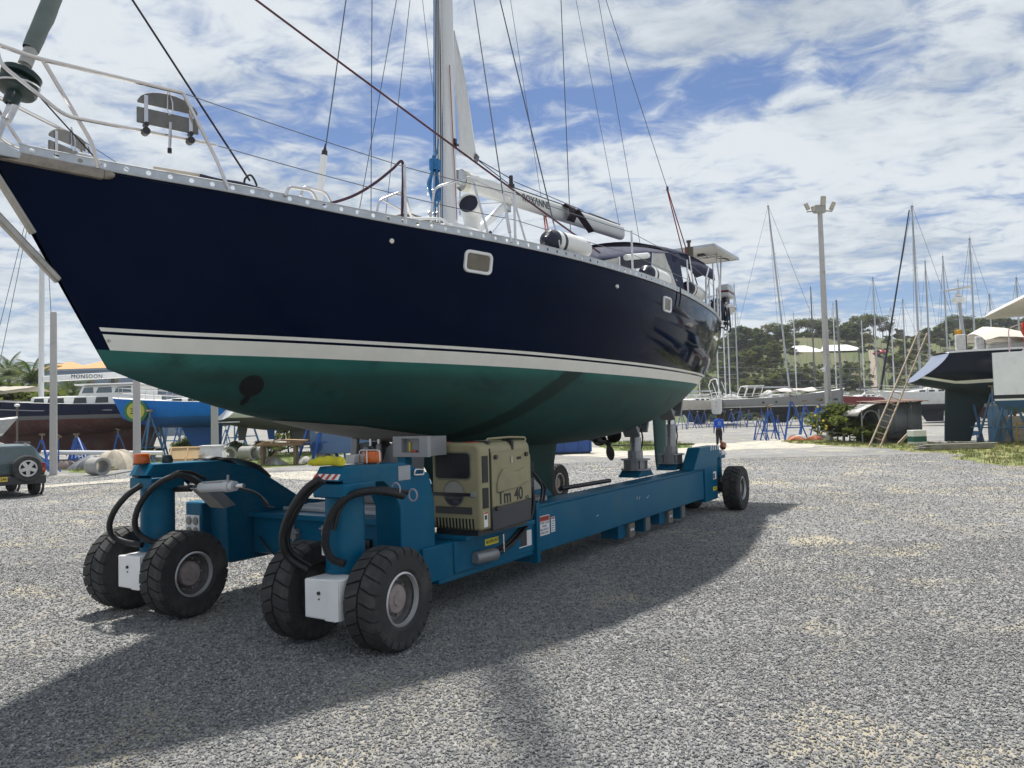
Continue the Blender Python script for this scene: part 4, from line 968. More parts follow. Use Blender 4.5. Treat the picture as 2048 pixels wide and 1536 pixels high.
# ------------------------------------------------------------------ the boat transporter
TR = thing('boat_transporter', 'long blue self-propelled boat transporter with eight wheels and a tan engine pack', 'boat trailer', ORG, FRAME_ROT)
M_BLUE = mat('petrol blue paint', (0.004, 0.108, 0.205), 0.38, 0, 0.10, 2.2, col2=(0.040, 0.125, 0.175), c2lo=0.50, c2hi=0.78, c2scale=2.2, bump=0.08, bscale=25, spec=0.13, chip=((0.10, 0.065, 0.045), 9.0, 0.70))
M_HOSE = mat('hydraulic hose', (0.010, 0.010, 0.012), 0.5, 0, 0.3, 30)
M_TYRE = mat('worn tyre rubber', (0.034, 0.034, 0.036), 0.85, 0, 0.3, 10, bump=0.4, bscale=45, col2=(0.085, 0.082, 0.075), c2lo=0.50, c2hi=0.75, c2scale=5)
M_TAN = mat('tan engine cover', (0.31, 0.278, 0.165), 0.45, 0, 0.07, 3, spec=.3, chip=((0.12, 0.10, 0.07), 14.0, 0.71), col2=(0.23, 0.21, 0.135), c2lo=0.5, c2hi=0.8, c2scale=4)
M_GREY = mat('grey zinc steel', (0.30, 0.305, 0.315), 0.42, 0.4, 0.12, 8)
M_GREYP = mat('grey steel plate', (0.22, 0.225, 0.235), 0.5, 0.2, 0.12, 6)
M_RIMD = mat('dull rim', (0.14, 0.135, 0.135), 0.55, 0.3, 0.25, 14)
M_HUB = mat('rusty pink hub', (0.33, 0.27, 0.26), 0.6, 0.1, 0.2, 16)
M_STICK = mat('white sticker', (0.78, 0.78, 0.78), 0.45, 0, 0.03, 9)
M_STRED = mat('red sticker', (0.46, 0.055, 0.03), 0.45, 0, 0.1, 9)
M_STYEL = mat('yellow sticker', (0.72, 0.62, 0.03), 0.45, 0, 0.05, 9)
M_INK = mat('black print', (0.012, 0.012, 0.015), 0.5)
def amber():
    return mat('amber lens', (0.62, 0.12, 0.01), 0.18, 0, 0.15, 12, spec=0.6)
YC, HT = -0.06, 1.26
def splay(s, x): return 1.13 * max(0.0, x - 2.8) / 5.9 if s > 0 else 0.0   # the far side beam opens outwards towards the tail
def sy(s, y): return YC + s * y          # mirror about the trailer's own centreline
WR, WW = 0.403, 0.30
def wheel(x, y, out, yaw=0.0):
    """out: +1 if the dished outer side faces +y, -1 if it faces -y"""
    M = Matrix.Translation((x, y, WR)) @ Matrix.Rotation(yaw, 4, 'Z')
    q = MB(); h = WW / 2
    # rim dish
    q.lathe([(0.215, h * .80 * out), (0.213, h * .55 * out), (0.185, h * .50 * out), (0.172, h * .25 * out), (0.12, h * .10 * out), (0.0, h * .10 * out)], (0, 0, 0), (0, 1, 0), 32)
    q.lathe([(0.215, -h * .80 * out), (0.20, -h * .5 * out), (0.16, -h * .2 * out), (0.0, -h * .2 * out)], (0, 0, 0), (0, 1, 0), 32)
    wh = q.build('wheel', M_RIMD, TR, smooth=40, M=M)
    q = MB(); q.lathe([(0.207, h * .66 * out), (0.212, h * .88 * out), (0.198, h * .92 * out), (0.190, h * .66 * out)], (0, 0, 0), (0, 1, 0), 36)
    q.build('rim_ring', mat('bright rim edge', (0.60, 0.60, 0.61), 0.35, 0.5, 0.1, 10), wh, smooth=50)
    q = MB(); q.lathe([(0.118, h * .10 * out), (0.118, h * .42 * out), (0.106, h * .52 * out), (0.06, h * .55 * out), (0.055, h * .62 * out), (0, h * .62 * out)], (0, 0, 0), (0, 1, 0), 28)
    for k in range(10):
        a = 2 * pi * k / 10; q.cyl((.145 * cos(a), h * .1 * out, .145 * sin(a)), (.145 * cos(a), h * .3 * out, .145 * sin(a)), .011, n=6)
    q.build('hub', M_HUB, wh, smooth=40)
    q = MB(); R0 = WR - 0.022
    prof = [(0.212, -h * .86), (0.235, -h * .99), (0.30, -h * 1.03), (R0 - .035, -h * .98), (R0 - .008, -h * .88), (R0, -h * .75), (R0, h * .75), (R0 - .008, h * .88), (R0 - .035, h * .98), (0.30, h * 1.03), (0.235, h * .99), (0.212, h * .86)]
    q.lathe(prof, (0, 0, 0), (0, 1, 0), 40)
    NL = 24
    for sd in (-1, 1):
        for k in range(NL):
            a0 = 2 * pi * (k + (0.5 if sd > 0 else 0)) / NL; skew = 0.10
            aw = 2 * pi / NL * 0.415
            pts = []
            for (yy, r, da) in ((sd * h * .06, WR + .0, 0.0), (sd * h * .80, WR, skew), (sd * h * 1.0, WR - .026, skew * 1.2), (sd * h * 1.015, R0 - .060, skew * 1.2)):
                for e in (-1, 1):
                    a = a0 + da + e * aw; pts.append((r * cos(a), yy, r * sin(a)))
            for (yy, r, da) in ((sd * h * .06, R0 - .012, 0.0), (sd * h * .80, R0 - .012, skew), (sd * h * .95, R0 - .055, skew * 1.2), (sd * h * .97, R0 - .085, skew * 1.2)):
                for e in (-1, 1):
                    a = a0 + da + e * aw * 1.05; pts.append((r * cos(a), yy, r * sin(a)))
            fs = [(0, 1, 3, 2), (2, 3, 5, 4), (4, 5, 7, 6), (0, 1, 9, 8), (6, 7, 15, 14)]
            for i in range(3): fs += [(2 * i, 2 * i + 2, 8 + 2 * i + 2, 8 + 2 * i), (2 * i + 1, 2 * i + 3, 8 + 2 * i + 3, 8 + 2 * i + 1)]
            q.add(pts, fs)
    q.build('tyre', M_TYRE, wh, smooth=30)
    return wh
for s, x, yw in ((-1, 0.04, .06), (1, -0.02, .04), (-1, 9.70, 0.0), (1, 9.76, 0.0)):
    yc = sy(s, HT) + splay(s, x) + (.03 if s < 0 and x < 1 else 0)
    for o in (-1, 1):
        wheel(x + 0.0 + o * -sin(yw) * .47, yc + o * 0.43, o, yw)
for s in (-1, 1):
    for xc, fr in ((0.0, -1), (9.76, 1)):
        yc = sy(s, HT) + splay(s, xc)
        q = MB(); q.cyl((xc, yc, .60), (xc, yc, 1.30 if fr < 0 else 1.02), .158, n=28); q.cyl((xc, yc, .60), (xc, yc, .635), .165, n=28); q.build('column', M_BLUE, TR, smooth=40)
        q = MB(); q.box(xc - .19, xc + .17, yc - .19, yc + .17, *((1.20, 1.315) if fr < 0 else (.94, 1.04))); q.build('column_collar', M_BLUE, TR, bevel=.015)
        q = MB(); q.cyl((xc, yc, .36), (xc, yc, .62), .115, n=24); q.build('piston', mat('rusty ram', (0.17, 0.105, 0.065), .5, .4, .25, 12), TR)
        q = MB(); q.cyl((xc, yc - .34, WR), (xc, yc + .34, WR), .085, n=16); q.build('axle', M_BLACKPL, TR)
        q = MB(); f_ = fr; a, b = sorted((xc + f_ * .12, xc + f_ * .345))
        q.prism([(yc - .26, .29), (yc + .11, .29), (yc + .11, .59), (yc - .26, .605)], a, b, 'x'); hb = q.build('drive_cover', M_WPAINT, TR, bevel=.012)
        q = MB()
        xf = xc + f_ * .346
        q.prism([(yc - .26, .30), (yc - .23, .29), (yc - .12, .29), (yc - .12, .37), (yc - .15, .40), (yc - .15, .595), (yc - .26, .60)], min(xf, xf + f_ * .008), max(xf, xf + f_ * .008), 'x'); q.build('cover_plate', M_WPAINT, hb)
        q = MB(); q.cyl((xf, yc - .05, .49), (xf + f_ * .012, yc - .05, .49), .014, n=12); q.cyl((xf, yc - .05, .445), (xf + f_ * .006, yc - .05, .445), .007, n=8); q.build('cover_bolt', M_BLACKPL, hb)
        q = MB(); q.box(xc + f_ * .2 - .05, xc + f_ * .2 + .05, yc - .04, yc + .04, .262, .291); q.build('drain_block', mat('yellowed cover', (0.55, 0.50, 0.32), .5), hb)
# longitudinal frame
for s in (-1, 1):
    y0, y1 = sorted((sy(s, 1.44), sy(s, 1.16)))
    e_ = splay(s, 8.62)
    q = MB(); q.prism([(2.80, y0), (8.62, y0 + e_), (8.62, y1 + e_), (2.80, y1)], .30, .80, 'z'); q.build('main_beam', M_BLUE, TR, bevel=.012)
    q = MB(); q.prism([(2.79, y0 - .012), (8.63, y0 + e_ - .012), (8.63, y1 + e_ + .012), (2.79, y1 + .012)], .80, .826, 'z'); q.build('beam_flange', M_BLUE, TR, bevel=.006)
    q = MB(); q.box(2.765, 2.80, y0 - .035, y1 + .035, .20, .88); fp = q.build('joint_plate', M_BLUE, TR, bevel=.004)
    for k in range(7):
        z = .27 + k * .092; yo = sy(s, 1.455); q = MB(); q.cyl((2.75, yo, z), (2.768, yo, z), .016, n=6); q.build('bolt', M_GREY, fp)
    q = MB(); q.box(2.728, 2.763, y0 - .035, y1 + .035, .20, .86); q.build('joint_plate', M_BLUE, TR, bevel=.004)
    q = MB(); q.box(.78, 2.73, y0, y1, .34, .66); q.build('front_frame', M_BLUE, TR, bevel=.01)
    ya, yb = sorted((sy(s, 1.405), sy(s, 1.115)))
    prof = [(-.215, 1.335), (-.135, 1.447), (.62, 1.437), (1.10, 1.315), (1.75, .93), (2.35, .84), (2.35, .36), (.72, .36), (.70, .93), (.46, 1.215), (.30, 1.318)]
    if s < 0: prof = [(-.215, 1.335), (-.135, 1.447), (.58, 1.437), (.93, 1.32), (1.0, 1.05), (1.0, .36), (.52, .36), (.52, 1.06), (.43, 1.215), (.30, 1.318)]
    q = MB(); q.prism(prof, ya, yb, 'y'); q.build('gooseneck', M_BLUE, TR, bevel=.01)
    q = MB()
    for yy in (ya - .012, yb + .001):
        q.prism([(-.17, 1.318), (.30, 1.300), (.45, 1.19), (.48, 1.215), (.31, 1.330), (-.17, 1.345)], yy, yy + .011, 'y'); q.build('gooseneck_edge', M_BLUE, TR); q = MB()
    # red and white warning board on the sloping nose
    if s > 0: ya, yb = 0, 0
    M = frame((-.175 - .006, (ya + yb) / 2, 1.391 + .004), (0, -1, 0), (.58, 0, .81)); w_ = yb - ya
    wb = None
    if s < 0: q = MB(); q.box(-w_ * .48, w_ * .48, -.058, -.006, 0, .004, M); wb = q.build('warning_board', M_STICK, TR)
    for k in range(5 if s < 0 else 0):
        u = -w_ * .48 + k * w_ * .24; q = MB(); aa = max(-w_ * .48, u - .0); q.add([M @ Vector(v) for v in ((min(w_ * .48, u), -.057, .0055), (min(w_ * .48, u + w_ * .11), -.057, .0055), (min(w_ * .48, u + w_ * .17), -.007, .0055), (min(w_ * .48, u + w_ * .06), -.007, .0055))], [(0, 1, 2, 3)]); q.build('red_stripe', M_STRED, wb) if u < w_ * .46 else None
    # rear end box
    e_ = splay(s, 9.0)
    prof = [(8.02, .83), (8.40, 1.20), (9.48, 1.20), (9.52, 1.0), (9.36, .96), (9.32, .24), (8.62, .24), (8.62, .82)]
    q = MB(); q.prism(prof, sy(s, 1.47) + e_, sy(s, 1.24) + e_, 'y'); q.build('rear_box', M_BLUE, TR, bevel=.012)
    q = MB()
    for k in range(4): q.cbox((9.0 + k * .13, sy(s, 1.472) + e_, 1.17), .035, .006, .09, Matrix.Rotation(radians(15), 4, 'Y')); q.build('slot_mark', M_STICK, TR); q = MB()
    q = MB(); p = Vector((9.66, sy(s, 1.42) + e_, 1.05)); q.cyl(p, p + Vector((.17, -.0, 0)), .055, n=14); q.cyl(p + Vector((.1, -.06 * -s * -1, -.05)), p + Vector((.30, 0, -.02)), .05, n=14); q.build('work_light', M_WPAINT, TR)
    q = MB(); q.cyl((9.7, sy(s, 1.45) + e_, 1.23), (9.7, sy(s, 1.45) + e_, 1.29), .02, n=8); q.lathe([(.05, 0), (.058, .02), (.055, .10), (.03, .12), (0, .122)], (9.78, sy(s, 1.45) + e_, 1.13), (.6, 0, .8), 16); q.build('rear_beacon', mat('faded orange lens', (0.42, 0.16, 0.10), .3), TR)
# transverse front frame, walkway grating
q = MB(); q.box(1.02, 1.40, sy(1, 1.10) * -1 + 2 * YC, sy(1, 1.10), .42, .82); q.build('cross_beam', M_BLUE, TR, bevel=.012)
q = MB(); q.box(1.00, 2.45, YC - 1.12, YC + 1.12, .822, .846); q.build('deck_plate', M_BLUE, TR, bevel=.005)
q = MB(); q.box(.96, 1.02, YC - 1.14, YC + 1.14, .805, .862); q.build('deck_edge', M_BLUE, TR, bevel=.006)
GR = tag(thing('grating_tmp', None, None), None)
bpy.data.objects.remove(GR)
q = MB(); q.box(1.30, 2.40, YC - .95, YC + .95, .848, .852); gr = q.build('walkway', M_GREYP, TR)
bar0 = None
for k in range(34):
    y = YC - .93 + k * .0564
    if bar0 is None:
        q = MB(); q.box(1.30, 2.40, -.008, .008, .852, .878); bar0 = q.build('grating_bar', mat('galvanised grating', (0.55, 0.57, 0.58), .45, .3, .1, 8), gr); bar0.location.y = y
    else:
        o = bar0.copy(); COL.objects.link(o); o.location.y = y
for x in (1.32, 1.68, 2.04, 2.38):
    q = MB(); q.box(x - .012, x + .012, YC - .95, YC + .95, .853, .884); q.build('grating_rail', mat('galvanised grating', (0, 0, 0)), gr)
# hydraulics and pipework in the gap under the deck
r = random.Random(5)
q = MB(); q.box(.98, 1.03, YC - .62, YC - .30, .46, .66); q.build('valve_block', M_BLACKPL, TR, bevel=.01)
for k in range(7):
    y = YC - .55 + k * .07; q = MB(); q.tube(spline([(.98, y, .6), (.88, y - .03, .58 + .04 * sin(k)), (.84, y - .18, .48), (.86, y - .5, .46 + .02 * k), (.80, YC - .98, .55)]), .013, 6); q.build('hose', M_HOSE, TR)
for (y, z) in ((YC + .42, .66), (YC - .05, .72)):
    q = MB(); q.box(.955, 1.02, y - .05, y + .05, z - .05, z + .05); q.cyl((.97, y, z - .13), (.97, y, z + .1), .014, n=8); q.cyl((.95, y + .07, z + .02), (.95, y - .1, z + .02), .010, n=8); q.build('valve', M_GREY, TR)
q = MB(); q.tube(spline([(.98, YC + .95, .60), (.95, YC + .7, .44), (.97, YC + .4, .405), (.97, YC - .3, .40)]), .010, 6); q.build('hose', M_HOSE, TR)
# far-side lamp cabinet with four round lamps
q = MB(); q.box(.60, .78, YC + 1.40, YC + 1.68, .56, .99); cb = q.build('lamp_cabinet', M_BLUE, TR, bevel=.02)
q = MB(); q.box(.588, .60, YC + 1.43, YC + 1.66, .62, .85); lp = q.build('lamp_panel', M_STICK, cb)
for a in (0, 1):
    for b in (0, 1):
        q = MB(); q.lathe([(0, .012), (.04, .010), (.046, .004), (.046, 0)], (.588, YC + 1.49 + a * .11, .68 + b * .11), (-1, 0, 0), 16); q.build('round_lamp', mat('grey lamp lens', (0.20, 0.19, 0.18), .25, 0, .2, 20), lp)
# keel supports on the deck
q = MB(); q.prism([(.34, .88), (.36, 1.55), (.16, 1.57), (.06, 1.50), (-.02, 1.25), (-.10, 1.50), (-.20, 1.57), (-.38, 1.56), (-.34, .88)], 1.9, 2.25, 'x'); ks = q.build('keel_support', M_GREYP, TR, bevel=.012)
q = MB(); q.beam((1.86, .31, 1.62), (1.86, .34, 1.33), .09, .05, (1, 0, 0)); q.build('support_edge', M_GREY, ks, bevel=.01)
q = MB(); q.beam((1.86, .14, 1.52), (1.80, .20, 1.30), .07, .03, (1, 0, 0)); q.beam((1.86, -.04, 1.55), (1.80, -.10, 1.30), .07, .03, (1, 0, 0)); q.build('support_arm', M_GREY, ks, bevel=.008)
q = MB()
for y in (.10, -.02): q.cyl((1.88, y, 1.53), (1.88, y, 1.66), .018, n=10)
q.build('support_pin', M_STEEL, ks)
fx = .92
q = MB(); q.box(fx, fx + .05, -1.46, -1.365, 1.465, 1.655); q.box(fx, fx + .05, -1.155, -1.05, 1.465, 1.655); q.box(fx, fx + .05, -1.365, -1.155, 1.465, 1.505); q.box(fx, fx + .05, -1.365, -1.155, 1.635, 1.655); sf = q.build('pad_frame', mat('grey painted frame', (0.30, 0.305, 0.32), .5, .1, .08, 6), TR)
sf['kind'] = 'thing'; del sf['kind']
q = MB(); q.box(fx + .052, fx + .34, -1.42, -1.10, 1.47, 1.65); q.build('pad_block', M_GREYP, sf)
q = MB(); q.box(fx + .03, fx + .05, -1.228, -1.218, 1.515, 1.60); q.build('pad_marker', M_STYEL, sf)
q = MB(); q.box(fx + .03, fx + .05, -1.30, -1.24, 1.507, 1.525); q.build('pad_marker', M_STRED, sf)
q = MB(); q.box(fx + .02, fx + .12, -1.18, -1.08, 1.38, 1.466); q.build('pad_post', M_BLUE, TR, bevel=.006)
# engine pack
EX0, EX1, EY0, EY1, EZ0, EZ1 = 1.32, 2.24, -1.76, -1.19, .755, 1.575
q = MB(); r_ = .09
prof = [(EY0, EZ0), (EY0 + .0, EZ1 - r_)] + [(EY0 + r_ - r_ * cos(radians(a)), EZ1 - r_ + r_ * sin(radians(a))) for a in range(15, 91, 15)] + [(EY1 - r_ + r_ * sin(radians(a)), EZ1 - r_ + r_ * cos(radians(a))) for a in range(0, 91, 15)] + [(EY1, EZ0)]
q.prism(prof, EX0, EX1, 'x'); EN = q.build('engine_pack', M_TAN, TR, bevel=.03, segs=3)
q = MB(); q.box(EX0 + .02, EX1 - .02, EY0 + .05, EY1 - .03, EZ0 - .05, EZ0); q.build('engine_mount', M_BLACKPL, EN)
q = MB(); q.box(EX0 - .05, EX1 + .3, -1.62, -1.16, .662, .704); q.build('engine_tray', M_BLUE, TR, bevel=.006)
q = MB(); q.box(EX0 - .10, EX0 + .30, -1.52, -1.46, .36, .66); q.build('tank', M_BLUE, TR, bevel=.01)
def onface(name, y0, y1, z0, z1, m, d=.006, rad=0.03, x=EX0, par=EN):
    """a panel on the engine's front face; y0 is the near (camera-right) side"""
    q = MB(); k = 5; pr = []
    for cy, cz, a0 in ((y1 - rad, z1 - rad, 0), (y0 + rad, z1 - rad, 90), (y0 + rad, z0 + rad, 180), (y1 - rad, z0 + rad, 270)):
        for j in range(k + 1): pr.append((cy + rad * cos(radians(a0 + 90 * j / k)), cz + rad * sin(radians(a0 + 90 * j / k))))
    q.prism(pr, x - d, x, 'x'); return q.build(name, m, par, smooth=30)
M_VOID = mat('dark grille void', (0.006, 0.007, 0.010), .5)
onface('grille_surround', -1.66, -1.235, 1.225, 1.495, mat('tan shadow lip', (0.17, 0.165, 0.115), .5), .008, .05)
gl = onface('grille', -1.648, -1.247, 1.24, 1.48, mat('grille void', (0.008, 0.009, 0.013), .5), .011, .045)
for k in range(20):
    y = -1.636 + k * .0198
    q = MB(); q.box(EX0 - .017, EX0 - .011, y - .004, y + .004, 1.25, 1.47); q.build('fin', mat('grille fin', (0.020, 0.022, 0.028), .4), gl)
q = MB(); q.lathe([(.128, 0), (.122, .006), (.112, .0065)], (EX0 - .002, -1.455, 1.10), (-1, 0, 0), 36); q.build('badge_rim', mat('tan shadow lip', (0, 0, 0)), EN)
q = MB(); q.prism([(-1.455 + .112 * cos(radians(a)), 1.095 + .112 * sin(radians(a))) for a in range(180, 361, 10)], EX0 - .010, EX0, 'x'); bd_ = q.build('badge', mat('badge dark', (0.020, 0.022, 0.035), .4), EN)
q = MB(); q.prism([(-1.455 + .113 * cos(radians(a)), 1.095 + .113 * sin(radians(a))) for a in range(0, 181, 10)], EX0 - .008, EX0, 'x'); q.build('badge', mat('badge grey', (0.27, 0.27, 0.24), .4), EN)
q = MB(); q.box(EX0 - .012, EX0, -1.68, -1.20, 1.075, 1.105); q.build('badge_strip', mat('dark strip', (0.022, 0.02, 0.024), .4), EN)
q = MB(); q.box(EX0 - .014, EX0, -1.71, -1.65, 1.068, 1.118); q.build('latch', mat('grey latch', (0.26, 0.27, 0.26), .4), EN, bevel=.006)
text('badge_lettering', 'POWER PACK', .034, frame((EX0 - .0115, -1.455, 1.055), (0, -1, 0), (0, 0, 1)), mat('badge print', (0.16, 0.14, 0.15), .5), bd_, .0006)
for z in (1.03, 1.012): 
    q = MB(); q.box(EX0 - .011, EX0 - .010, -1.52, -1.45, z - .003, z + .003); q.build('badge_line', mat('badge line', (0.15, 0.15, 0.20), .5), bd_)
onface('lower_slot', -1.66, -1.235, .905, .972, mat('dull dark slot', (0.055, 0.055, 0.055), .6), .006, .006)
for k in range(12):
    y = -1.672 + k * .0385
    q = MB(); q.prism([(y - .011, .765), (y + .006, .765), (y + .014, .865), (y - .003, .865)], EX0 - .004, EX0, 'x'); q.build('vent_slot', M_VOID, EN)
# near side of the engine pack: vents, door, skirt, lettering
def onside(name, x0, x1, z0, z1, m, d=.006, bevel=.0, par=EN, y=EY0):
    q = MB(); q.box(x0, x1, y - d, y, z0, z1); return q.build(name, m, par, bevel=bevel)
onside('side_vent', EX0 + .030, EX0 + .125, 1.20, 1.45, M_VOID); onside('side_vent', EX0 + .030, EX0 + .125, .96, 1.15, M_VOID)
q = MB(); q.box(EX0 + .155, EX0 + .175, EY0 - .004, EY0, EZ0 + .02, EZ1 - .06); q.build('panel_gap', M_VOID, EN)
DX0, DX1 = EX0 + .18, EX1 - .02
q = MB(); q.prism([(DX0, EZ0 + .20), (DX1, EZ0 + .22), (DX1, EZ1 - .16), (DX1 - .05, EZ1 - .10), (DX0, EZ1 - .10)], EY0 - .016, EY0, 'y'); dr_ = q.build('engine_door', M_TAN, EN, bevel=.008)
q = MB(); q.prism([(DX0 + .07, 1.17), (DX0 + .10, 1.24), (DX0 + .18, 1.31), (DX0 + .24, 1.31), (DX0 + .36, 1.27), (DX0 + .46, 1.27), (DX0 + .54, 1.29), (DX0 + .60, 1.30), (DX0 + .64, 1.27), (DX0 + .64, 1.15), (DX0 + .50, 1.13), (DX0 + .46, 1.11), (DX0 + .07, 1.09)], EY0 - .034, EY0 - .016, 'y'); q.build('door_bulge', M_TAN, dr_, bevel=.015, segs=3)
text('lettering', 'Tm', .185, frame((DX0 + .205, EY0 - .0168, 1.035), (1, 0, 0), (0, 0, 1)), M_INK, dr_, .0006, bold=.006, space=.95)
text('lettering', '40', .175, frame((DX0 + .47, EY0 - .0168, 1.04), (1, 0, 0), (0, 0, 1)), M_INK, dr_, .0006, bold=.004, space=.9)
text('lettering', 'HD', .05, frame((DX0 + .63, EY0 - .0168, .99), (1, 0, 0), (0, 0, 1)), M_INK, dr_, .0006, bold=.001)
for (x, z) in ((DX0 + .05, 1.43), (DX1 - .10, 1.43), (DX0 + .06, .94)):
    q = MB(); q.cyl((x, EY0 - .016, z), (x, EY0 - .040, z), .022, n=12); q.build('door_knob', mat('dark knob', (0.04, 0.03, 0.03), .5), dr_)
onside('handle_slot', DX0 + .45, DX0 + .53, 1.385, 1.412, M_VOID, .003, y=EY0 - .016, par=dr_); q = MB(); q.box(DX0 + .33, DX0 + .345, EY0 - .03, EY0 - .016, 1.36, 1.42); q.build('door_lock', M_STEEL, dr_)
q = MB(); q.prism([(EX0 + .175, EZ0 - .02), (EX1 - .04, EZ0 + .00), (EX1 + .02, EZ0 + .42), (EX1 - .05, EZ0 + .42), (EX1 - .05, EZ0 + .21), (EX0 + .175, EZ0 + .19)], EY0 - .014, EY0 + .02, 'y'); q.build('side_skirt', mat('scuffed dark grey panel', (0.040, 0.043, 0.052), .5, 0, .25, 7), EN, bevel=.006)
ps = onside('warning_sticker', EX0 + .045, EX0 + .105, .785, .925, M_STICK, .004); onside('sticker_head', EX0 + .047, EX0 + .103, .908, .924, M_STRED, .005, par=ps); onside('pictogram', EX0 + .055, EX0 + .090, .855, .895, M_INK, .005, par=ps)
bar('hood_rail', [(EX0 + .2, EY0 + .06, EZ1 + .0), (EX0 + .22, EY0 + .06, EZ1 + .03), (EX0 + .62, EY0 + .06, EZ1 + .035), (EX0 + .95, EY0 + .06, EZ1 + .02), (EX1 - .06, EY0 + .04, EZ1 - .06)], .011, M_TAN, parent=EN)
q = MB(); q.box(EX0 + .17, EX0 + .215, EY0 + .02, EY1 - .05, EZ1 - .02, EZ1 + .012); q.build('hood_seam', M_BLACKPL, EN, bevel=.006)
q = MB(); q.box(EX0 + .56, EX0 + .60, EY0 - .005, EY0 + .12, EZ1 - .09, EZ1 + .01); q.build('hood_strap', M_BLACK, EN, bevel=.006)
for y in (-1.62, -1.30):
    q = MB(); q.box(EX0 + .03, EX0 + .11, y - .05, y + .05, EZ1, EZ1 + .007); q.build('red_mark', M_STRED, EN)
# exhaust, cooler and pipes behind the engine
q = MB(); q.cyl((EX1 - .02, -1.56, 1.18), (EX1 + .22, -1.54, 1.19), .048, n=18); q.cyl((EX1 + .21, -1.54, 1.19), (EX1 + .255, -1.54, 1.19), .055, n=18); q.build('air_pipe', M_WPAINT, TR)
q = MB()
for k in range(16): q.cyl((EX1 + .64, -1.33, .88 + k * .026), (EX1 + .64, -1.33, .896 + k * .026), .085, n=18)
q.cyl((EX1 + .64, -1.33, .86), (EX1 + .64, -1.33, 1.31), .062, n=14); q.build('finned_cooler', mat('dark cooler', (0.03, 0.033, 0.04), .5, .3), TR)
q = MB(); q.box(EX1 + .06, EX1 + .40, -1.3, -1.05, .70, 1.25); q.build('pump_block', M_BLACKPL, TR, bevel=.02)
q = MB(); q.box(EX1 + .58, EX1 + .95, -1.42, -1.2, .826, .90); q.build('cooler_base', M_GREY, TR, bevel=.02)
for k, (dy, dz) in enumerate(((0, 0), (.03, .03), (.05, -.02))):
    q = MB(); q.tube(spline([(2.66, -1.53 + dy, 1.05 + dz), (2.66, -1.54 + dy, .88), (2.58, -1.54 + dy, .70), (2.36, -1.54 + dy, .56 + dz), (2.12, -1.54 + dy, .47 + dz), (1.9, -1.54 + dy, .44 + dz), (1.66, -1.52, .43 + dz), (1.3, -1.47, .45 + dz), (1.0, -1.47, .47)], 6), .019, 8); q.build('hose', M_HOSE, TR)
for u in (.10, .32):
    q = MB(); q.tube(spline([(2.92 + u * .3, -1.46, .84), (2.95 + u * .3, -1.47, 1.0), (2.92, -1.45, 1.12), (2.88, -1.4, 1.2)]), .014, 8); q.build('hose', M_HOSE, TR)
q = MB(); q.lathe([(0, 0), (.05, .0), (.062, .015), (.062, .36), (.05, .375), (0, .375)], (1.50, -1.545, .462), (1, 0, -.05), 20); q.build('hydraulic_canister', M_GREY, TR, smooth=40)
q = MB(); q.tube([(2.02, -1.50, .62), (2.02, -1.55, .62), (2.02, -1.555, .44), (2.02, -1.50, .42)], .008, 6); q.build('hose_clip', M_STEEL, TR)
q = MB(); q.box(1.0, 2.70, -1.50, -1.10, .30, .345); q.build('frame_floor', M_BLUE, TR, bevel=.008)
# scratches down to the primer on the long beam, stickers on the frame
for (x, z, l_, a_) in ((5.62, .60, .05, 1.1), (5.70, .585, .06, .9), (5.98, .585, .07, .1), (6.05, .60, .03, .5), (4.3, .52, .06, .2)):
    q = MB(); q.beam((x, -1.5015, z), (x + l_ * cos(a_), -1.5015, z + l_ * sin(a_)), .002, .010, (0, 0, 1)); q.build('scratch', mat('bare scratch', (0.45, 0.48, 0.50), .5), TR)
def sign_y(x0, x1, z0, z1, y=-1.502, m=None, name='sticker'):
    q = MB(); q.box(x0, x1, y - .002, y, z0, z1); return q.build(name, m or M_STICK, TR)
s1 = sign_y(2.83, 3.07, .475, .695, -1.5008); q = MB(); q.box(2.838, 3.062, -1.5040, -1.5030, .632, .688); q.build('sticker_head', M_STRED, s1)
text('sticker_text', 'WARNING', .038, frame((2.95, -1.5042, .66), (1, 0, 0), (0, 0, 1)), mat('dark red print', (0.14, 0.015, 0.01), .5), s1, .0003, bold=.001)
for k, tx in enumerate(('STAND CLEAR', 'WHEN', 'MACHINE IS', 'OPERATING')): text('sticker_text', tx, .034, frame((2.95, -1.5032, .612 - k * .037), (1, 0, 0), (0, 0, 1)), mat('grey print', (0.10, 0.10, 0.13), .5), s1, .0003, bold=.0006)
s2 = sign_y(3.105, 3.20, .485, .655, -1.5008); q = MB(); q.box(3.111, 3.194, -1.5040, -1.5030, .632, .650); q.build('sticker_head', M_STRED, s2)
for k in range(5): q = MB(); q.box(3.115, 3.19 - .012 * (k % 2), -1.5035, -1.5030, .50 + k * .026, .508 + k * .026); q.build('print_line', mat('grey print', (0, 0, 0)), s2)
s3 = sign_y(1.755, 2.0, .535, .600, -1.5008, M_STYEL); q = MB(); q.add([(1.768, -1.5034, .567), (1.80, -1.5034, .588), (1.80, -1.5034, .546)], [(0, 1, 2)]); q.build('arrow', M_INK, s3); text('sticker_text', 'FRONT', .044, frame((1.925, -1.5032, .567), (1, 0, 0), (0, 0, 1)), M_INK, s3, .0003, bold=.001)
for k in range(2):
    q = MB(); q.box(1.812 + k * .03, 1.832 + k * .03, -1.5035, -1.5030, .552, .582); q.build('arrow_mark', mat('olive print', (0.2, 0.16, 0.01), .5), s3)
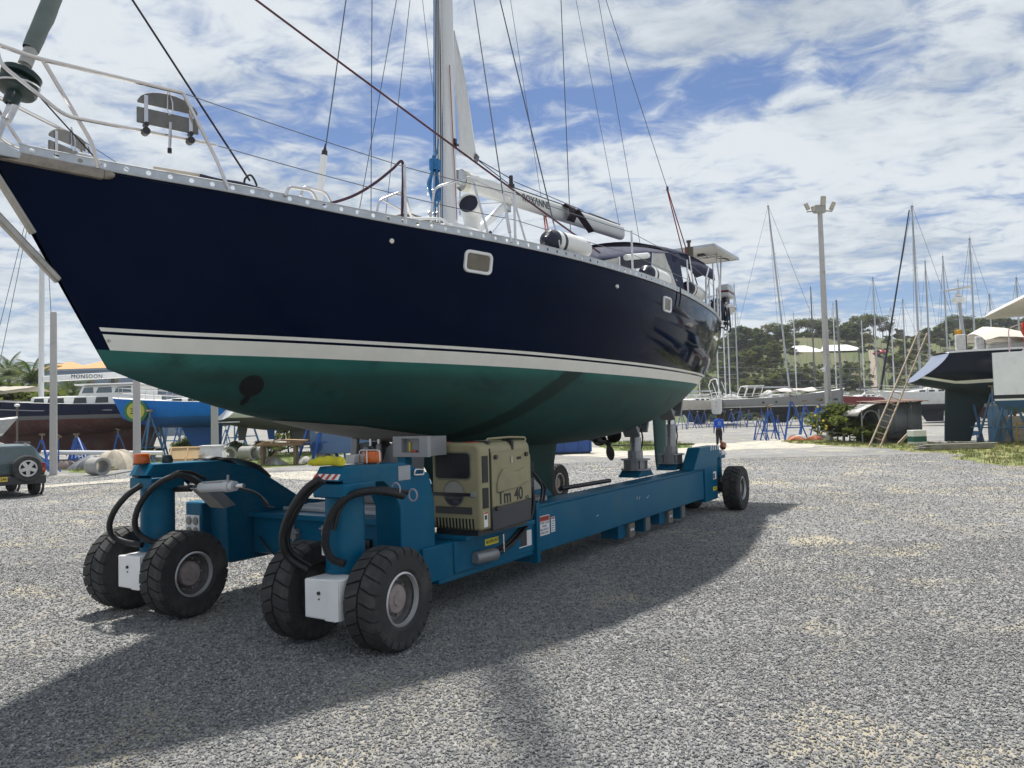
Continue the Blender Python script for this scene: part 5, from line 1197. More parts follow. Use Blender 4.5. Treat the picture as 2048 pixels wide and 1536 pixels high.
s4 = sign_y(2.44, 2.66, .42, .575, -1.5008, mat('dark label', (0.04, 0.035, 0.035), .5)); q = MB(); q.box(2.56, 2.66, -1.5040, -1.5030, .42, .58); q.build('label_white', M_STICK, s4); q = MB(); q.box(2.40, 2.66, -1.5040, -1.5030, .412, .422); q.build('label_white', M_STICK, s4)
s5 = MB(); s5.box(.50, .66, sy(-1, 1.409), sy(-1, 1.407), 1.285, 1.41); s5.build('data_plate', mat('grey data plate', (0.33, 0.34, 0.37), .4), TR)
q = MB(); q.tube(arc_pts([(.70, sy(-1, 1.42), 1.32), (.70, sy(-1, 1.43), 1.37), (.82, sy(-1, 1.43), 1.36), (.82, sy(-1, 1.43), 1.315), (.70, sy(-1, 1.42), 1.32)], .03), .009, 8); q.build('shackle', M_STEEL, TR)
s6 = sign_y(9.06, 9.24, .60, .74, -1.532); q = MB(); q.box(9.07, 9.15, -1.5355, -1.535, .62, .71); q.build('label_dark', M_INK, s6)
s7 = sign_y(9.04, 9.26, .40, .47, -1.532, M_STYEL); text('sticker_text', 'FRONT', .045, frame((9.16, -1.5345, .435), (1, 0, 0), (0, 0, 1)), mat('olive print', (0, 0, 0)), s7, .0003)
q = MB(); q.box(-.165, -.155, sy(-1, 1.26) + .03, sy(-1, 1.26) + .10, .74, .92); q.build('sticker', M_STICK, TR)
# beacons on the two nose arms
for s, x in ((-1, .33), (1, -.16)):
    y = sy(s, 1.27); q = MB(); q.lathe([(.072, 0), (.076, .01), (.074, .085), (.066, .095), (0, .096)], (x, y, 1.452), n=24); bc = q.build('beacon', amber(), TR, smooth=40)
    q = MB(); q.lathe([(.080, -.004), (.080, .008), (.07, .010)], (x, y, 1.446), n=24); q.build('beacon_base', M_BLACKPL, bc)
    if s < 0:
        q = MB(); q.tube(arc_pts([(x - .03, y + .12, 1.44), (x - .03, y + .12, 1.56), (x - .03, y - .11, 1.56), (x - .03, y - .11, 1.445), (x - .03, y + .12, 1.44)], .03), .006, 6)
        q.tube([(x - .08, y - .01, 1.45), (x - .08, y - .01, 1.555)], .005, 6); q.build('beacon_guard', M_STEEL, bc)
        q = MB(); q.box(x - .09, x + .05, y + .13, y + .23, 1.445, 1.52); q.build('junction_box', mat('pale grey box', (0.52, 0.52, 0.50), .5), TR, bevel=.008)
    else:
        q = MB(); q.lathe([(.05, 0), (.055, .03), (.04, .075), (0, .08)], (.06, y - .08, 1.447), n=14); q.build('sensor', mat('dark green cap', (0.008, 0.03, 0.035), .4), TR)
        for (x0, x1, dy, lift) in ((.62, 1.28, -.04, .05), (.50, .86, .02, .03)):
            q = MB(); rows = []
            for k in range(9):
                x = x0 + (x1 - x0) * k / 8; zz = (1.437 if x < .62 else 1.437 - (x - .62) / .48 * .122 if x < 1.10 else 1.315 - (x - 1.10) / .65 * .385)
                rows.append([(x, y + dy - .13, zz + .012 + lift * sin(k / 8 * pi) ** .7), (x, y + dy, zz + .03 + lift * sin(k / 8 * pi)), (x, y + dy + .11, zz + .012 + lift * .7 * sin(k / 8 * pi))])
            q.grid(rows); rb = q.build('rubber_flap', mat('grey rubber flap', (0.075, 0.078, 0.085), .6, 0, .2, 8), TR); rb.modifiers.new('t', 'SOLIDIFY').thickness = .014
# hoses looping from the noses down to the wheel drives
def hose(pts, r, m=M_HOSE, ribs=False):
    P = spline(pts, 10)
    if ribs:
        Q = []; 
        for i in range(len(P) - 1):
            for k in range(4): Q.append(P[i].lerp(P[i + 1], k / 4))
        q = MB(); q.tube(Q, [r * (1.0 if (i // 2) % 2 else .88) for i in range(len(Q))], 12)
    else: q = MB(); q.tube(P, r, 10)
    return q.build('hose', m, TR, smooth=60 if not ribs else 25)
hose([PX(640, 958, -.34), PX(612, 978, -.38), PX(585, 1015, -.42), PX(567, 1060, -.42), PX(566, 1092, -.40), PX(580, 1118, -.34), PX(615, 1140, -.25)], .029)
hose([PX(648, 962, -.30), PX(620, 985, -.34), PX(596, 1020, -.36), PX(578, 1062, -.36), PX(577, 1092, -.34), PX(592, 1112, -.28), PX(622, 1132, -.2)], .019)
hose([PX(806, 992, .35), PX(780, 985, .15), PX(740, 982, -.02), PX(700, 992, -.14), PX(670, 1018, -.24), PX(654, 1055, -.28), PX(651, 1090, -.27), PX(664, 1118, -.24), PX(690, 1128, -.20)], .032, ribs=True)
hose([PX(815, 985, .4), PX(770, 978, .12), PX(728, 980, -.02), PX(696, 996, -.12), PX(676, 1026, -.2), PX(668, 1060, -.22)], .02)
hose([PX(283, 970, -.28), PX(255, 990, -.34), PX(230, 1020, -.36), PX(219, 1050, -.36), PX(226, 1072, -.32), PX(250, 1084, -.26), PX(285, 1090, -.2)], .029, ribs=True)
hose([PX(400, 968, .18), PX(370, 952, .02), PX(345, 953, -.10), PX(310, 972, -.18), PX(282, 1005, -.26), PX(270, 1040, -.27), PX(276, 1066, -.24), PX(300, 1082, -.2), PX(322, 1086, -.15)], .029, ribs=True)
hose([PX(410, 958, .3), PX(380, 945, .1), PX(352, 946, -.05), PX(330, 960, -.1)], .018)
for (x, y) in ((792, 978), (826, 990)):
    p = PX(x, y, .25 if x < 800 else .4); q = MB(); q.tube([p + Vector((0, .045 * cos(a), .05 * sin(a))) for a in [2 * pi * k / 12 for k in range(12)]], .008, 5, closed=True); q.build('hose_strap', mat('grey strap', (0.35, 0.30, 0.36), .5), TR)
# steering rams
for s, pts in ((1, [(352, 978), (382, 977), (402, 975), (470, 972), (476, 972)]),):
    P = [PX(*p, .10) for p in pts]; q = MB(); q.cyl(P[2], P[3], .047, n=18); q.cyl(P[3].lerp(P[2], .12), P[3].lerp(P[2], .25), .055, n=18); sr = q.build('steering_ram', mat('pale grey cylinder', (0.52, 0.53, 0.55), .35, .1, .06, 6), TR)
    q = MB(); q.cyl(P[1], P[2], .018, n=12); q.cyl(P[3], P[3] + (P[3] - P[2]) * .25, .020, n=10); q.build('ram_rod', M_STEEL, sr)
    q = MB(); q.cyl(P[0], P[1], .032, n=12); q.build('ram_eye', M_BLACKPL, sr)
    q = MB(); q.cyl(PX(407, 966, .08), PX(455, 962, .08), .012, n=8); q.cyl(PX(456, 968, .08), PX(456, 950, .08), .012, n=8); q.build('ram_pipe', M_GREY, sr)
q = MB(); q.prism([(.2, 1.22), (.34, 1.24), (.62, .98), (.48, .96)], .80, 1.04, 'y'); q.build('stay_plate', M_GREYP, TR, bevel=.01)
for k in range(3): hose([PX(470, 975, .25), PX(505 + k * 6, 982 + k * 4, .4), PX(530, 1000 + k * 6, .7), PX(540 + 4 * k, 1015, .95)], .009, M_GREY if k == 0 else M_HOSE)
# support pads
def support(x, y, zt, ang):
    z0 = .83; s = 1 if y > 0 else -1
    q = MB(); q.prism([(x - .32, z0), (x + .32, z0), (x + .22, z0 + .10), (x - .16, z0 + .10)], y - .17, y + .17, 'y'); sp_ = q.build('pad_stand', M_BLUE, TR, bevel=.008)
    q = MB(); q.lathe([(.235, 0), (.235, .018), (.165, .02), (.165, .155), (.235, .155), (.235, .172), (.12, .175), (.12, .30)], (x, y, z0 + .10), n=12); q.build('pad_base', M_GREY, sp_, smooth=20)
    for k in range(8):
        a = 2 * pi * k / 8; q = MB(); q.beam((x + .15 * cos(a), y + .15 * sin(a), z0 + .20), (x + .20 * cos(a), y + .20 * sin(a), z0 + .20), .016, .15); q.build('rib', M_GREY, sp_)
    top = Vector((x + .05, y, zt)); b = Vector((x, y, z0 + .30)); d = (top - b)
    q = MB(); q.cyl(b, b + d * .72, .088, n=20); q.cyl(b - Vector((0, 0, .06)), b + d * .12, .115, n=20); q.build('ram', mat('grey ram', (0.34, 0.345, 0.355), .3, .5, .06, 6), sp_)
    q = MB(); q.cyl(b + d * .72, top - d * .02, .062, n=18); q.build('ram_rod', M_STEEL, sp_)
    q = MB(); q.tube(spline([b + Vector((.12, -.03, .05)), b + Vector((.2, -.05, .25)), b + Vector((.13, -.06, .42)), b + Vector((.09, -.04, .5))]), .014, 6); q.build('ram_hose', M_HOSE, sp_)
    q = MB(); q.cyl(top + Vector((-.12, 0, .0)), top + Vector((.12, 0, .03)), .05, n=12); q.build('pad_joint', M_GREY, sp_)
    for e in (-1, 1):
        q = MB(); c = top + Vector((e * .24, 0, .015 + (.10 if e > 0 else .02))); Mr = Matrix.Rotation(radians(-38 * e + ang), 4, 'Y')
        q.cbox(c, .05, .26, .34, Matrix.Rotation(radians(e * 32 + ang), 4, 'Y')); q.build('pad', M_GREY, sp_, bevel=.01)
    return sp_
for s in (-1, 1):
    support(6.78, s * .95 + YC + splay(s, 6.78), 1.56, -6); support(8.38, s * .95 + YC + splay(s, 8.38), 1.80, -8)
    q = MB(); q.prism([(3.05, .83), (3.75, .83), (3.62, .93), (3.2, .93)], s * .95 + YC - .17, s * .95 + YC + .17, 'y'); q.build('pad_stand', M_BLUE, TR, bevel=.008)
    q = MB(); q.prism([(3.1, .93), (3.55, .93), (3.3, 1.10)], s * .95 + YC - .15, s * .95 + YC + .15, 'y'); q.build('pad_base', M_GREY, TR, bevel=.008)
    q = MB(); q.cyl((3.3, s * .95 + YC, .95), (3.3, s * .9 + YC, 1.42), .085, n=16); q.build('ram', mat('grey ram', (0, 0, 0)), TR)
q = MB(); q.cyl((4.3, -1.0, .86), (5.6, -1.1, .86), .03, n=10); q.build('drag_link', M_BLACKPL, TR)
# sockets and lamps under the main beams
for s in (-1, 1):
    for x in (5.41, 6.95):
        q = MB(); y0, y1 = sorted((sy(s, 1.10), sy(s, 1.36))); q.box(x - .28, x + .17, y0, y1, .10, .298); lb = q.build('lamp_box', M_BLUE, TR, bevel=.006)
        q = MB(); yf = sy(s, 1.363); y0, y1 = sorted((yf, yf + s * .05)); q.box(x - .02, x + .17, y0, y1, .09, .285); lf = q.build('lamp_face', mat('brown grey lamp', (0.17, 0.155, 0.14), .4), lb)
        for k in (0, 1):
            q = MB(); q.ball((x + .045 + k * .06, yf + s * .05, .19), .02, .012, .02); q.build('lamp_lens', mat('bright lamp lens', (0.75, 0.75, 0.75), .1), lf)
        q = MB(); y0, y1 = sorted((sy(s, 1.0), sy(s, 1.37))); q.box(x + .62, x + .84, y0, y1, .08, .298); sk = q.build('socket_tube', M_BLUE, TR, bevel=.006)
        q = MB(); yf = sy(s, 1.372); y0, y1 = sorted((yf, yf + s * .015)); q.box(x + .64, x + .82, y0, y1, .095, .285); q.build('socket_lining', mat('dull socket steel', (0.16, 0.165, 0.17), .5, .2), sk)
# --- yellow work gloves left on the near nose arm
gp = Vector((-.12, sy(-1, 1.22), 1.452)); gv = thingL('work_gloves', 'crumpled yellow work gloves left on the front corner of the blue transporter', 'gloves', gp)
M_GLOVE = mat('yellow glove leather', (0.62, 0.56, 0.03), .8, 0, .18, 14, bump=.5, bscale=35)
def glove(dx, dy, rz, seed):
    r = random.Random(seed); M = Matrix.Translation((dx, dy, .0)) @ Matrix.Rotation(rz, 4, 'Z')
    q = MB(); rows = []
    for i, (x, w, h, z) in enumerate(((-.13, .035, .016, .02), (-.12, .05, .03, .03), (-.06, .048, .036, .035), (-.01, .046, .030, .035), (.03, .056, .034, .032), (.08, .056, .030, .028), (.12, .050, .022, .02), (.13, .03, .012, .015))):
        rows.append([M @ Vector((x + r.uniform(-.008, .008), w * cos(a) + r.uniform(-.006, .006), max(.002, z + h * sin(a) + r.uniform(-.007, .007)))) for a in [2 * pi * k / 14 for k in range(14)]])
    q.grid(rows, close=True); q.f.append(tuple(range(14))); q.m.append(0)
    for k in range(4):
        y = -.042 + k * .028; b = Vector((.10, y, .03)); L_ = .075 - .012 * abs(k - 1.5)
        q.tube([M @ v for v in (b, b + Vector((L_ * .5, r.uniform(-.01, .01), .008)), b + Vector((L_, r.uniform(-.015, .015), -.016)))], [.0155, .0145, .011], 8)
    q.tube([M @ Vector(v) for v in ((.0, -.04, .03), (.04, -.075, .03), (.07, -.085, .02))], [.018, .016, .012], 8)
    return q
gv.scale = (.72, .72, 1.15)
glove(-.03, .07, radians(115), 1).build('glove', M_GLOVE, gv, smooth=60)
glove(.02, -.09, radians(70), 2).build('glove', M_GLOVE, gv, smooth=60)
# ------------------------------------------------------------------ other boats in the yard
M_MASTG = mat('grey anodised mast', (0.42, 0.44, 0.46), .45, .3, .06, 3)
M_MASTW = mat('white mast', (0.66, 0.67, 0.68), .4, 0, .05, 3)
M_MASTD = mat('dark mast', (0.10, 0.10, 0.11), .5)
M_CANV = mat('pale grey canvas', (0.50, 0.49, 0.47), .9, 0, .12, 4, bump=.3, bscale=10)
M_STAND = mat('blue jack stand paint', (0.010, 0.085, 0.36), .5, 0, .2, 6, col2=(0.03, 0.10, 0.22), c2lo=.5, c2hi=.75)
M_STAND2 = mat('faded blue stand paint', (0.055, 0.16, 0.30), .6, 0, .2, 6, col2=(0.10, 0.10, 0.11), c2lo=.5, c2hi=.7)
def paint(n, c, r=.35, **k): return mat(n, c, r, 0, .08, 2.0, **k)
def loft(L, B, zs, zw, zk, bow=.12, stern=.03, tran=.75, flare=2.0, n=26, sheer=.25, tumble=0.0, full=.9, plumb=False, bandw=.10):
    """hull surface in boat coordinates: bow at +x. returns MB with slots 0 topsides, 1 stripe, 2 bottom"""
    q = MB(); rows = []
    for side in (-1, 1):
        rows = []
        for i in range(n + 1):
            t = i / n
            bx = sin(min(1, t / .62) * pi / 2) ** full if t < .62 else 1 - (1 - tran) * ((t - .62) / .38) ** 2
            b = max(.012, B / 2 * bx); z1 = zs + sheer * (1 - t) ** 2 + .06 * max(0, t - .7)
            xs = L / 2 - L * t; kx = L / 2 - bow * L - (L * (1 - bow - stern)) * t
            zb = zk + (zw + .0 - zk) * (max(0, 1 - t / .30) ** 2 * .9 + max(0, (t - .55) / .45) ** 2 * .85)
            def P(w):
                z = z1 + (zb - z1) * w; k = min(1, t / .35); p = 1.3 + (flare - .4) * k; y = b * max(0, 1 - w ** p) ** (1 / (1.9 + .8 * k)); return (xs + (kx - xs) * w, side * y, z)
            ww = min(.93, (z1 - zw) / max(.05, z1 - zb)); wb = min(ww - .02, (z1 - zw - bandw) / max(.05, z1 - zb))
            ws = [wb * k / 5 for k in range(6)] + [ww] + [ww + (1 - ww) * (1 - (1 - k / 6) ** 1.5) for k in range(1, 7)]
            rows.append([P(w) for w in ws])
        nc = len(rows[0])
        for i in range(n):
            o = len(q.v); q.v.extend(rows[i] + rows[i + 1])
            for j in range(nc - 1):
                q.f.append((o + j, o + j + 1, o + nc + j + 1, o + nc + j)); q.m.append(0 if j < 5 else 1 if j == 5 else 2)
        if side < 0: A = list(rows[-1]); D = [r[0] for r in rows]
        else:
            q.mi(0).add(A + rows[-1][::-1][1:], [tuple(range(2 * nc - 1))]); E = [r[0] for r in rows]
    dk = MB(); dk.grid([[D[i], ((D[i][0] + E[i][0]) / 2, 0, D[i][2] + .08), E[i]] for i in range(n + 1)])
    return q, dk, D, E
def boat(name, label, bowpt, rz, L, B, zs, zw, zk, top, stripe, bottom, group=None, keel='fin', keelz=.35, mast=None, mastx=.08, mm=None, boom=True, cabin=True, deckm=None, rails=True, spread=2, lean=0.0, stays=True, cat='yacht', cabh=.42, **kw):
    """a laid-up yacht on stands; bowpt = world x, y of its middle, bow towards +x before turning by rz"""
    th = thing(name, label, cat, (bowpt[0], bowpt[1], 0), rz, group)
    q, dk, D, E = loft(L, B, zs, zw, zk, **kw)
    q.build('hull', [top, stripe, bottom], th, smooth=45, weld=True); dk.build('deck', deckm or M_WHITE, th)
    if keel == 'fin':
        q = MB(); q.prism([(L * .12, zk + .25), (-L * .13, zk + .25), (-L * .12, keelz), (L * .04, keelz)], -.13, .13, 'y'); q.build('keel', bottom, th, bevel=.05)
        q = MB(); q.prism([(-L * .38, zk + .5), (-L * .44, zk + .55), (-L * .435, keelz + .45), (-L * .40, keelz + .45)], -.05, .05, 'y'); q.build('rudder', bottom, th, bevel=.02)
    elif keel == 'full':
        q = MB(); q.prism([(L * .30, zk + .30), (L * .10, keelz + .15), (L * .0, keelz), (-L * .40, keelz), (-L * .44, zk + .6), (-L * .2, zk + .3)], -.2, .2, 'y'); q.build('keel', bottom, th, bevel=.08)
    zt = zs + .1
    if cabin:
        q = MB(); q.prism([(L * .24, zs), (L * .18, zs + cabh * .7), (L * .10, zs + cabh), (-L * .12, zs + cabh * 1.1), (-L * .16, zs)], -B * .30, B * .30, 'y'); cb = q.build('cabin', M_WHITE, th, bevel=.08)
        for k in range(3):
            x0 = L * .13 - k * L * .09
            for s in (-1, 1):
                q = MB(); q.box(x0 - L * .055, x0, s * B * .30 - .008, s * B * .30 + .008, zs + .16, zs + .16 + cabh * .40); q.build('window', M_GLASSDK, cb)
        q = MB(); q.grid([[(-L * .10 + .12 * u, -B * .3 * cos(a), zs + cabh + (.62 + .1 * u) * sin(a) ** .7) for a in [pi * k / 8 for k in range(9)]] for u in (0, -2, -6)]); q.build('sprayhood', kw.get('hood', None) or M_CANV, th).modifiers.new('t', 'SOLIDIFY').thickness = .02
    if rails:
        q = MB()
        for P in (D, E):
            q.tube([(p[0] * .985, p[1] * .96, p[2] + .6) for p in P[1:]], .018, 5)
            q.tube([(p[0] * .985, p[1] * .96, p[2] + .32) for p in P[1:]], .010, 4)
            for p in P[1::3]: q.cyl((p[0] * .985, p[1] * .96, p[2]), (p[0] * .985, p[1] * .96, p[2] + .6), .014, n=5)
        q.tube([(D[0][0] + .05, 0, D[0][2] + .62)] + [(D[1][0] * .985, D[1][1] * .96, D[1][2] + .6)], .018, 5); q.tube([(D[0][0] + .05, 0, D[0][2] + .62)] + [(E[1][0] * .985, E[1][1] * .96, E[1][2] + .6)], .018, 5)
        a, b = D[-1], E[-1]; q.tube([(a[0], a[1] * .95, a[2]), (a[0], a[1] * .95, a[2] + .62), (b[0], b[1] * .95, b[2] + .62), (b[0], b[1] * .95, b[2])], .018, 5); q.build('guard_rail', M_STEEL, th)
    if mast:
        mx = L * mastx; ht = mast; tx = mx - lean * ht; r0 = .085 + .004 * ht * .3
        q = MB(); q.tube([(mx, 0, zs + (cabh if cabin else 0) - .1), (tx + (mx - tx) * .3, 0, zs + ht * .7), (tx, 0, zs + ht)], [r0, r0 * .95, r0 * .7], 10); ms = q.build('mast', mm or M_MASTG, th, smooth=60)
        for k in range(spread):
            u = (k + 1) / (spread + 1); xx = mx + (tx - mx) * u; wdt = B * (.34 - .07 * k)
            q = MB(); q.beam((xx, -wdt, zs + ht * u), (xx, wdt, zs + ht * u), .06, .025); q.build('spreader', mm or M_MASTG, ms)
        q = MB(); q.cyl((tx, 0, zs + ht), (tx - .05, 0, zs + ht + .55), .012, n=5); q.cyl((tx - .2, .0, zs + ht + .2), (tx + .2, 0, zs + ht + .2), .012, n=5); q.box(tx - .12, tx + .1, -.05, .05, zs + ht - .02, zs + ht + .10); q.build('masthead', M_MASTD, ms)
        if boom:
            q = MB(); q.beam((mx - .1, 0, zs + cabh + .9), (mx - L * .36, 0, zs + cabh + 1.0), .14, .2); q.build('boom', mm or M_MASTG, th, bevel=.03)
        if stays:
            q = MB(); q.cyl((L * .49, 0, zs + .3), (tx + .05, 0, zs + ht), .020, n=5); q.build('forestay', M_WIRE, th)
            q = MB(); q.cyl((-L * .48, 0, zs), (tx - .05, 0, zs + ht), .016, n=5); q.build('backstay', M_WIRE, th)
            for s in (-1, 1):
                q = MB(); u = 1 / (spread + 1); w1 = B * .34; q.tube([(mx - .1, s * B * .46, zs), (mx + (tx - mx) * u, s * w1, zs + ht * u), (tx, 0, zs + ht * .97)], .014, 5); q.tube([(mx - .5, s * B * .46, zs), (mx + (tx - mx) * u, s * .05, zs + ht * u * .95)], .012, 5); q.build('shroud', M_WIRE, th)
    return th
# ---- jack stands
def make_stand(label, m, h=1.6, spread_=.55):
    th = thing('jack_stand', label, 'boat stand', (0, 0, 0))
    for k in range(3):
        a = 2 * pi * k / 3 + .3; q = MB(); q.beam((spread_ * cos(a), spread_ * sin(a), 0), (.04 * cos(a), .04 * sin(a), h * .86), .055, .055); q.build('leg', m, th)
    for k in range(3):
        a, b = 2 * pi * k / 3 + .3, 2 * pi * (k + 1) / 3 + .3; u = .68; q = MB(); q.beam((spread_ * cos(a) * u, spread_ * sin(a) * u, h * .27), (spread_ * cos(b) * u, spread_ * sin(b) * u, h * .27), .035, .035); q.build('brace', m, th)
    q = MB(); q.cyl((0, 0, h * .75), (0, 0, h), .028, n=8); q.build('screw', M_GREYP, th)
    q = MB(); q.cbox((0, 0, h), .22, .22, .04, Matrix.Rotation(.3, 4, 'X')); q.build('pad', mat('worn plywood', (0.22, 0.16, 0.10), .8), th)
    return th
STAND_A = make_stand('tall blue jack stand under the blue hull, nearest the pale lamp pole', M_STAND, 1.9, .62)
STAND_B = make_stand('faded blue jack stand under the white stern', M_STAND2, 1.9, .6)
_used = {}
def put_stand(kind, p, label, group, sc=1.0, rz=None, tilt=None):
    src = STAND_A if kind == 'a' else STAND_B
    rz = RND.uniform(0, 6) if rz is None else rz
    if kind not in _used:
        _used[kind] = 1; o = src; o.location = p; o['label'] = label; o['group'] = group; o.scale = (sc,) * 3; o.rotation_euler = (tilt or 0, 0, rz)
    else: o = dup(src, p, label=label, group=group, scale=sc, rot=(tilt or 0, 0, rz))
    return o
# ---- left: dark ketch named MONSOON with wheelhouse
def mid(x0, y0, Y): p = at(x0, y0, Y); return (p.x, p.y)
NAVY2 = paint('dark navy topsides', (0.004, 0.009, 0.036), .3, spec=.15); OXRED = mat('dull red antifouling', (0.075, 0.022, 0.018), .8, 0, .3, 1.5, col2=(0.11, 0.075, 0.06), c2lo=.48, c2hi=.7, c2scale=1.2); GREYB = paint('grey scuffed band', (0.13, 0.135, 0.14), .7)
c = mid(100, 860, 46); KET = boat('wheelhouse_ketch', 'dark navy ketch with a white wheelhouse and dull red bottom behind the parked car', c, radians(177), 15.5, 4.3, 3.16, 2.40, 1.5, NAVY2, GREYB, OXRED, keel='full', keelz=.45, mast=None, cabin=False, rails=False, sheer=.9, bow=.16, bandw=.22)
kt = MB(); kt.tube([(.55, 0, 3.5), (.5, 0, 12), (.45, 0, 19)], [.15, .145, .11], 12); kt.build('mast', M_MASTW, KET, smooth=60)
kt = MB(); kt.beam((.4, .0, 4.86), (-5.6, 0, 5.0), .22, .36); kb = kt.build('boom', M_WPAINT, KET, bevel=.05)
text('boom_lettering', 'MONSOON', .34, frame((-2.35, .125, 4.925), (-1, 0, -.025), (0, 0, 1)), mat('faded black lettering', (0.03, 0.035, 0.04), .6), kb, .003, space=1.15)
kt = MB(); kt.box(-6.2, .3, -1.35, 1.35, 3.0, 3.74); kc = kt.build('deckhouse', M_WHITE, KET, bevel=.12)
kt = MB(); kt.prism([(-6.0, 3.6), (-2.4, 3.6), (-2.75, 4.30), (-6.0, 4.34)], -1.25, 1.25, 'y'); kw_ = kt.build('wheelhouse', M_WHITE, KET, bevel=.1)
kt = MB(); kt.box(-6.3, -2.4, -1.45, 1.45, 4.32, 4.41); kt.build('roof', M_WHITE, KET, bevel=.04)
for s in (-1, 1):
    for x0, x1 in ((-.55, .1), (-1.75, -.75), (-3.1, -2.3), (-4.4, -3.6)):
        q = MB(); q.prism([(x0, 3.30), (x1, 3.30), (x1 - .08, 3.63), (x0 + .02, 3.63)], s * 1.352 - .01, s * 1.352 + .01, 'y'); q.build('window', M_GLASSDK, kc)
    for x0, x1 in ((-3.45, -2.75), (-4.55, -3.6), (-5.7, -4.7)):
        q = MB(); q.prism([(x0, 3.88), (x1, 3.88), (x1 - .15, 4.20), (x0 + .02, 4.22)], s * 1.252 - .01, s * 1.252 + .01, 'y'); q.build('window', mat('bluish window glass', (0.10, 0.14, 0.17), .08, spec=.6), kw_)
q = MB(); q.tube([(3.6, 1.9, 3.15), (-.5, 2.1, 2.92), (-5, 2.0, 2.85)], .03, 6); q.build('rub_rail', mat('grey rub rail', (0.30, 0.31, 0.33), .5), KET)
for dx in (1.6, 3.2, -2.2):
    q = MB(); q.cyl((.5, 0, 18.5), (.5 + dx, 2.0 * (1 if dx < 2 else 0.4), 3.5), .018, n=5); q.build('shroud', M_WIRE, KET)
q = MB(); q.grid([[(x, y, 4.1 + .35 * cos(y * .9) - .1 * (x - 2) ** 2 * .2 + .06 * sin(x * 3 + y * 4)) for y in (-1.4, -.7, 0, .7, 1.4)] for x in (.9, 1.8, 2.8, 3.8, 5.0)]); q.build('deck_cover', mat('beige deck cover', (0.40, 0.37, 0.31), .9, 0, .15, 3, bump=.4, bscale=6), KET)
# ---- left: bright blue yacht with the round green and yellow emblem
BLU = paint('bright blue topsides', (0.003, 0.16, 0.55), .35, spec=.2); BLUB = paint('blue antifouling', (0.004, 0.095, 0.34), .6)
c = mid(352, 840, 43); BB = boat('blue_yacht', 'bright blue yacht with a round green and yellow emblem on its bow', (c[0] + 1.35, c[1]), radians(188), 9.2, 3.4, 3.02, 2.35, 1.75, BLU, BLU, BLUB, keel='fin', keelz=.5, mast=None, sheer=.42, cabh=.35, bow=.06, full=.75)
cc = Vector((3.15, .0, 2.72))
q = MB(); q.cyl((3.05, .70, 2.70), (3.03, 1.14, 2.70), .60, n=32); em = q.build('emblem', mat('green emblem rim', (0.03, 0.17, 0.06), .5), BB)
q = MB(); q.cyl((3.03, .9, 2.70), (3.027, 1.155, 2.70), .45, n=32); q.build('emblem_disc', mat('yellow emblem', (0.48, 0.46, 0.07), .5), em)
for k, (dx, dz, w, h) in enumerate(((.12, .12, .3, .05), (.12, 0, .22, .05), (.12, -.13, .3, .05), (-.02, 0, .07, .32))):
    q = MB(); q.box(3.03 + dx - w / 2, 3.03 + dx + w / 2, 1.14, 1.162, 2.70 + dz - h / 2, 2.70 + dz + h / 2); q.build('emblem_mark', M_INK, em)
# white stern of a cruising yacht seen between the stands, and its dark bottom
c = at(452, 840, 42); c = (c.x + 5.3 * cos(radians(48)), c.y + 5.3 * sin(radians(48))); SC_ = boat('white_yacht', 'white yacht with a stepped sugar-scoop stern and grey bottom beyond the blue yacht', c, radians(48), 10.5, 3.6, 3.0, 2.2, 1.4, M_WHITE, M_WHITE, mat('grey brown antifouling', (0.10, 0.10, 0.095), .8), keel='fin', keelz=.5, mast=None, sheer=.3, tran=.85, stern=-.06)
for k in range(4):
    q = MB(); q.box(-5.75 + k * .16, -5.1, -1.1, 1.1, 1.95 + k * .27, 2.0 + k * .27); q.build('stern_step', M_WPAINT, SC_)
# bow of a small grey boat entering at the left edge
q0 = at(-10, 868, 33); sb = boat('grey_dinghy', 'small pale grey boat bow poking in at the left edge above the car', (q0.x - 2.0, q0.y), radians(8), 5.5, 2.0, 2.05, 1.6, 1.25, mat('pale grey gelcoat', (0.42, 0.43, 0.44), .5), M_WHITE, mat('light blue bottom', (0.10, 0.22, 0.30), .6), mast=None, cabin=False, rails=False, keel=None, sheer=.3, cat='boat')
# ---- right: grey aluminium yacht, stern to the left
ALU = paint('bare grey aluminium', (0.24, 0.24, 0.235), .5); DKB = mat('dark blue-black antifouling', (0.020, 0.026, 0.036), .8, 0, .25, 1.0, col2=(0.06, 0.05, 0.045), c2lo=.55, c2hi=.75)
c = mid(1563, 800, 96); GY = boat('aluminium_yacht', 'long bare grey aluminium yacht with scuffed white transom behind the walking man', c, radians(3), 16.2, 4.6, 3.35, 2.35, 1.55, ALU, M_WHITE, DKB, keel='fin', keelz=.35, mast=24.2, mastx=.07, lean=.075, mm=M_MASTG, spread=3, cabh=.5, sheer=1.05, bow=.03, stern=.02, tran=.85, bandw=.10)
q = MB(); q.prism([(-1.9, 1.9), (-2.05, 3.2), (-1.9, 3.55), (1.9, 3.55), (2.05, 3.2), (1.9, 1.9), (1.4, 1.6), (-1.4, 1.6)], -8.32, -8.16, 'x'); tr_ = q.build('transom', mat('scuffed white transom', (0.62, 0.62, 0.60), .5, 0, .15, 4, col2=(0.40, 0.37, 0.33), c2lo=.55, c2hi=.75), GY, bevel=.1)
q = MB(); q.add([(-8.33, .10, 2.65), (-8.33, -.05, 2.75), (-8.33, -.35, 3.25), (-8.33, -.2, 3.28), (-8.33, .0, 2.95), (-8.33, -.25, 2.55), (-8.33, -.1, 2.5)], [(0, 1, 2, 3, 4), (1, 5, 6, 0)]); q.build('emblem', mat('orange red mark', (0.50, 0.12, 0.04), .5), tr_)
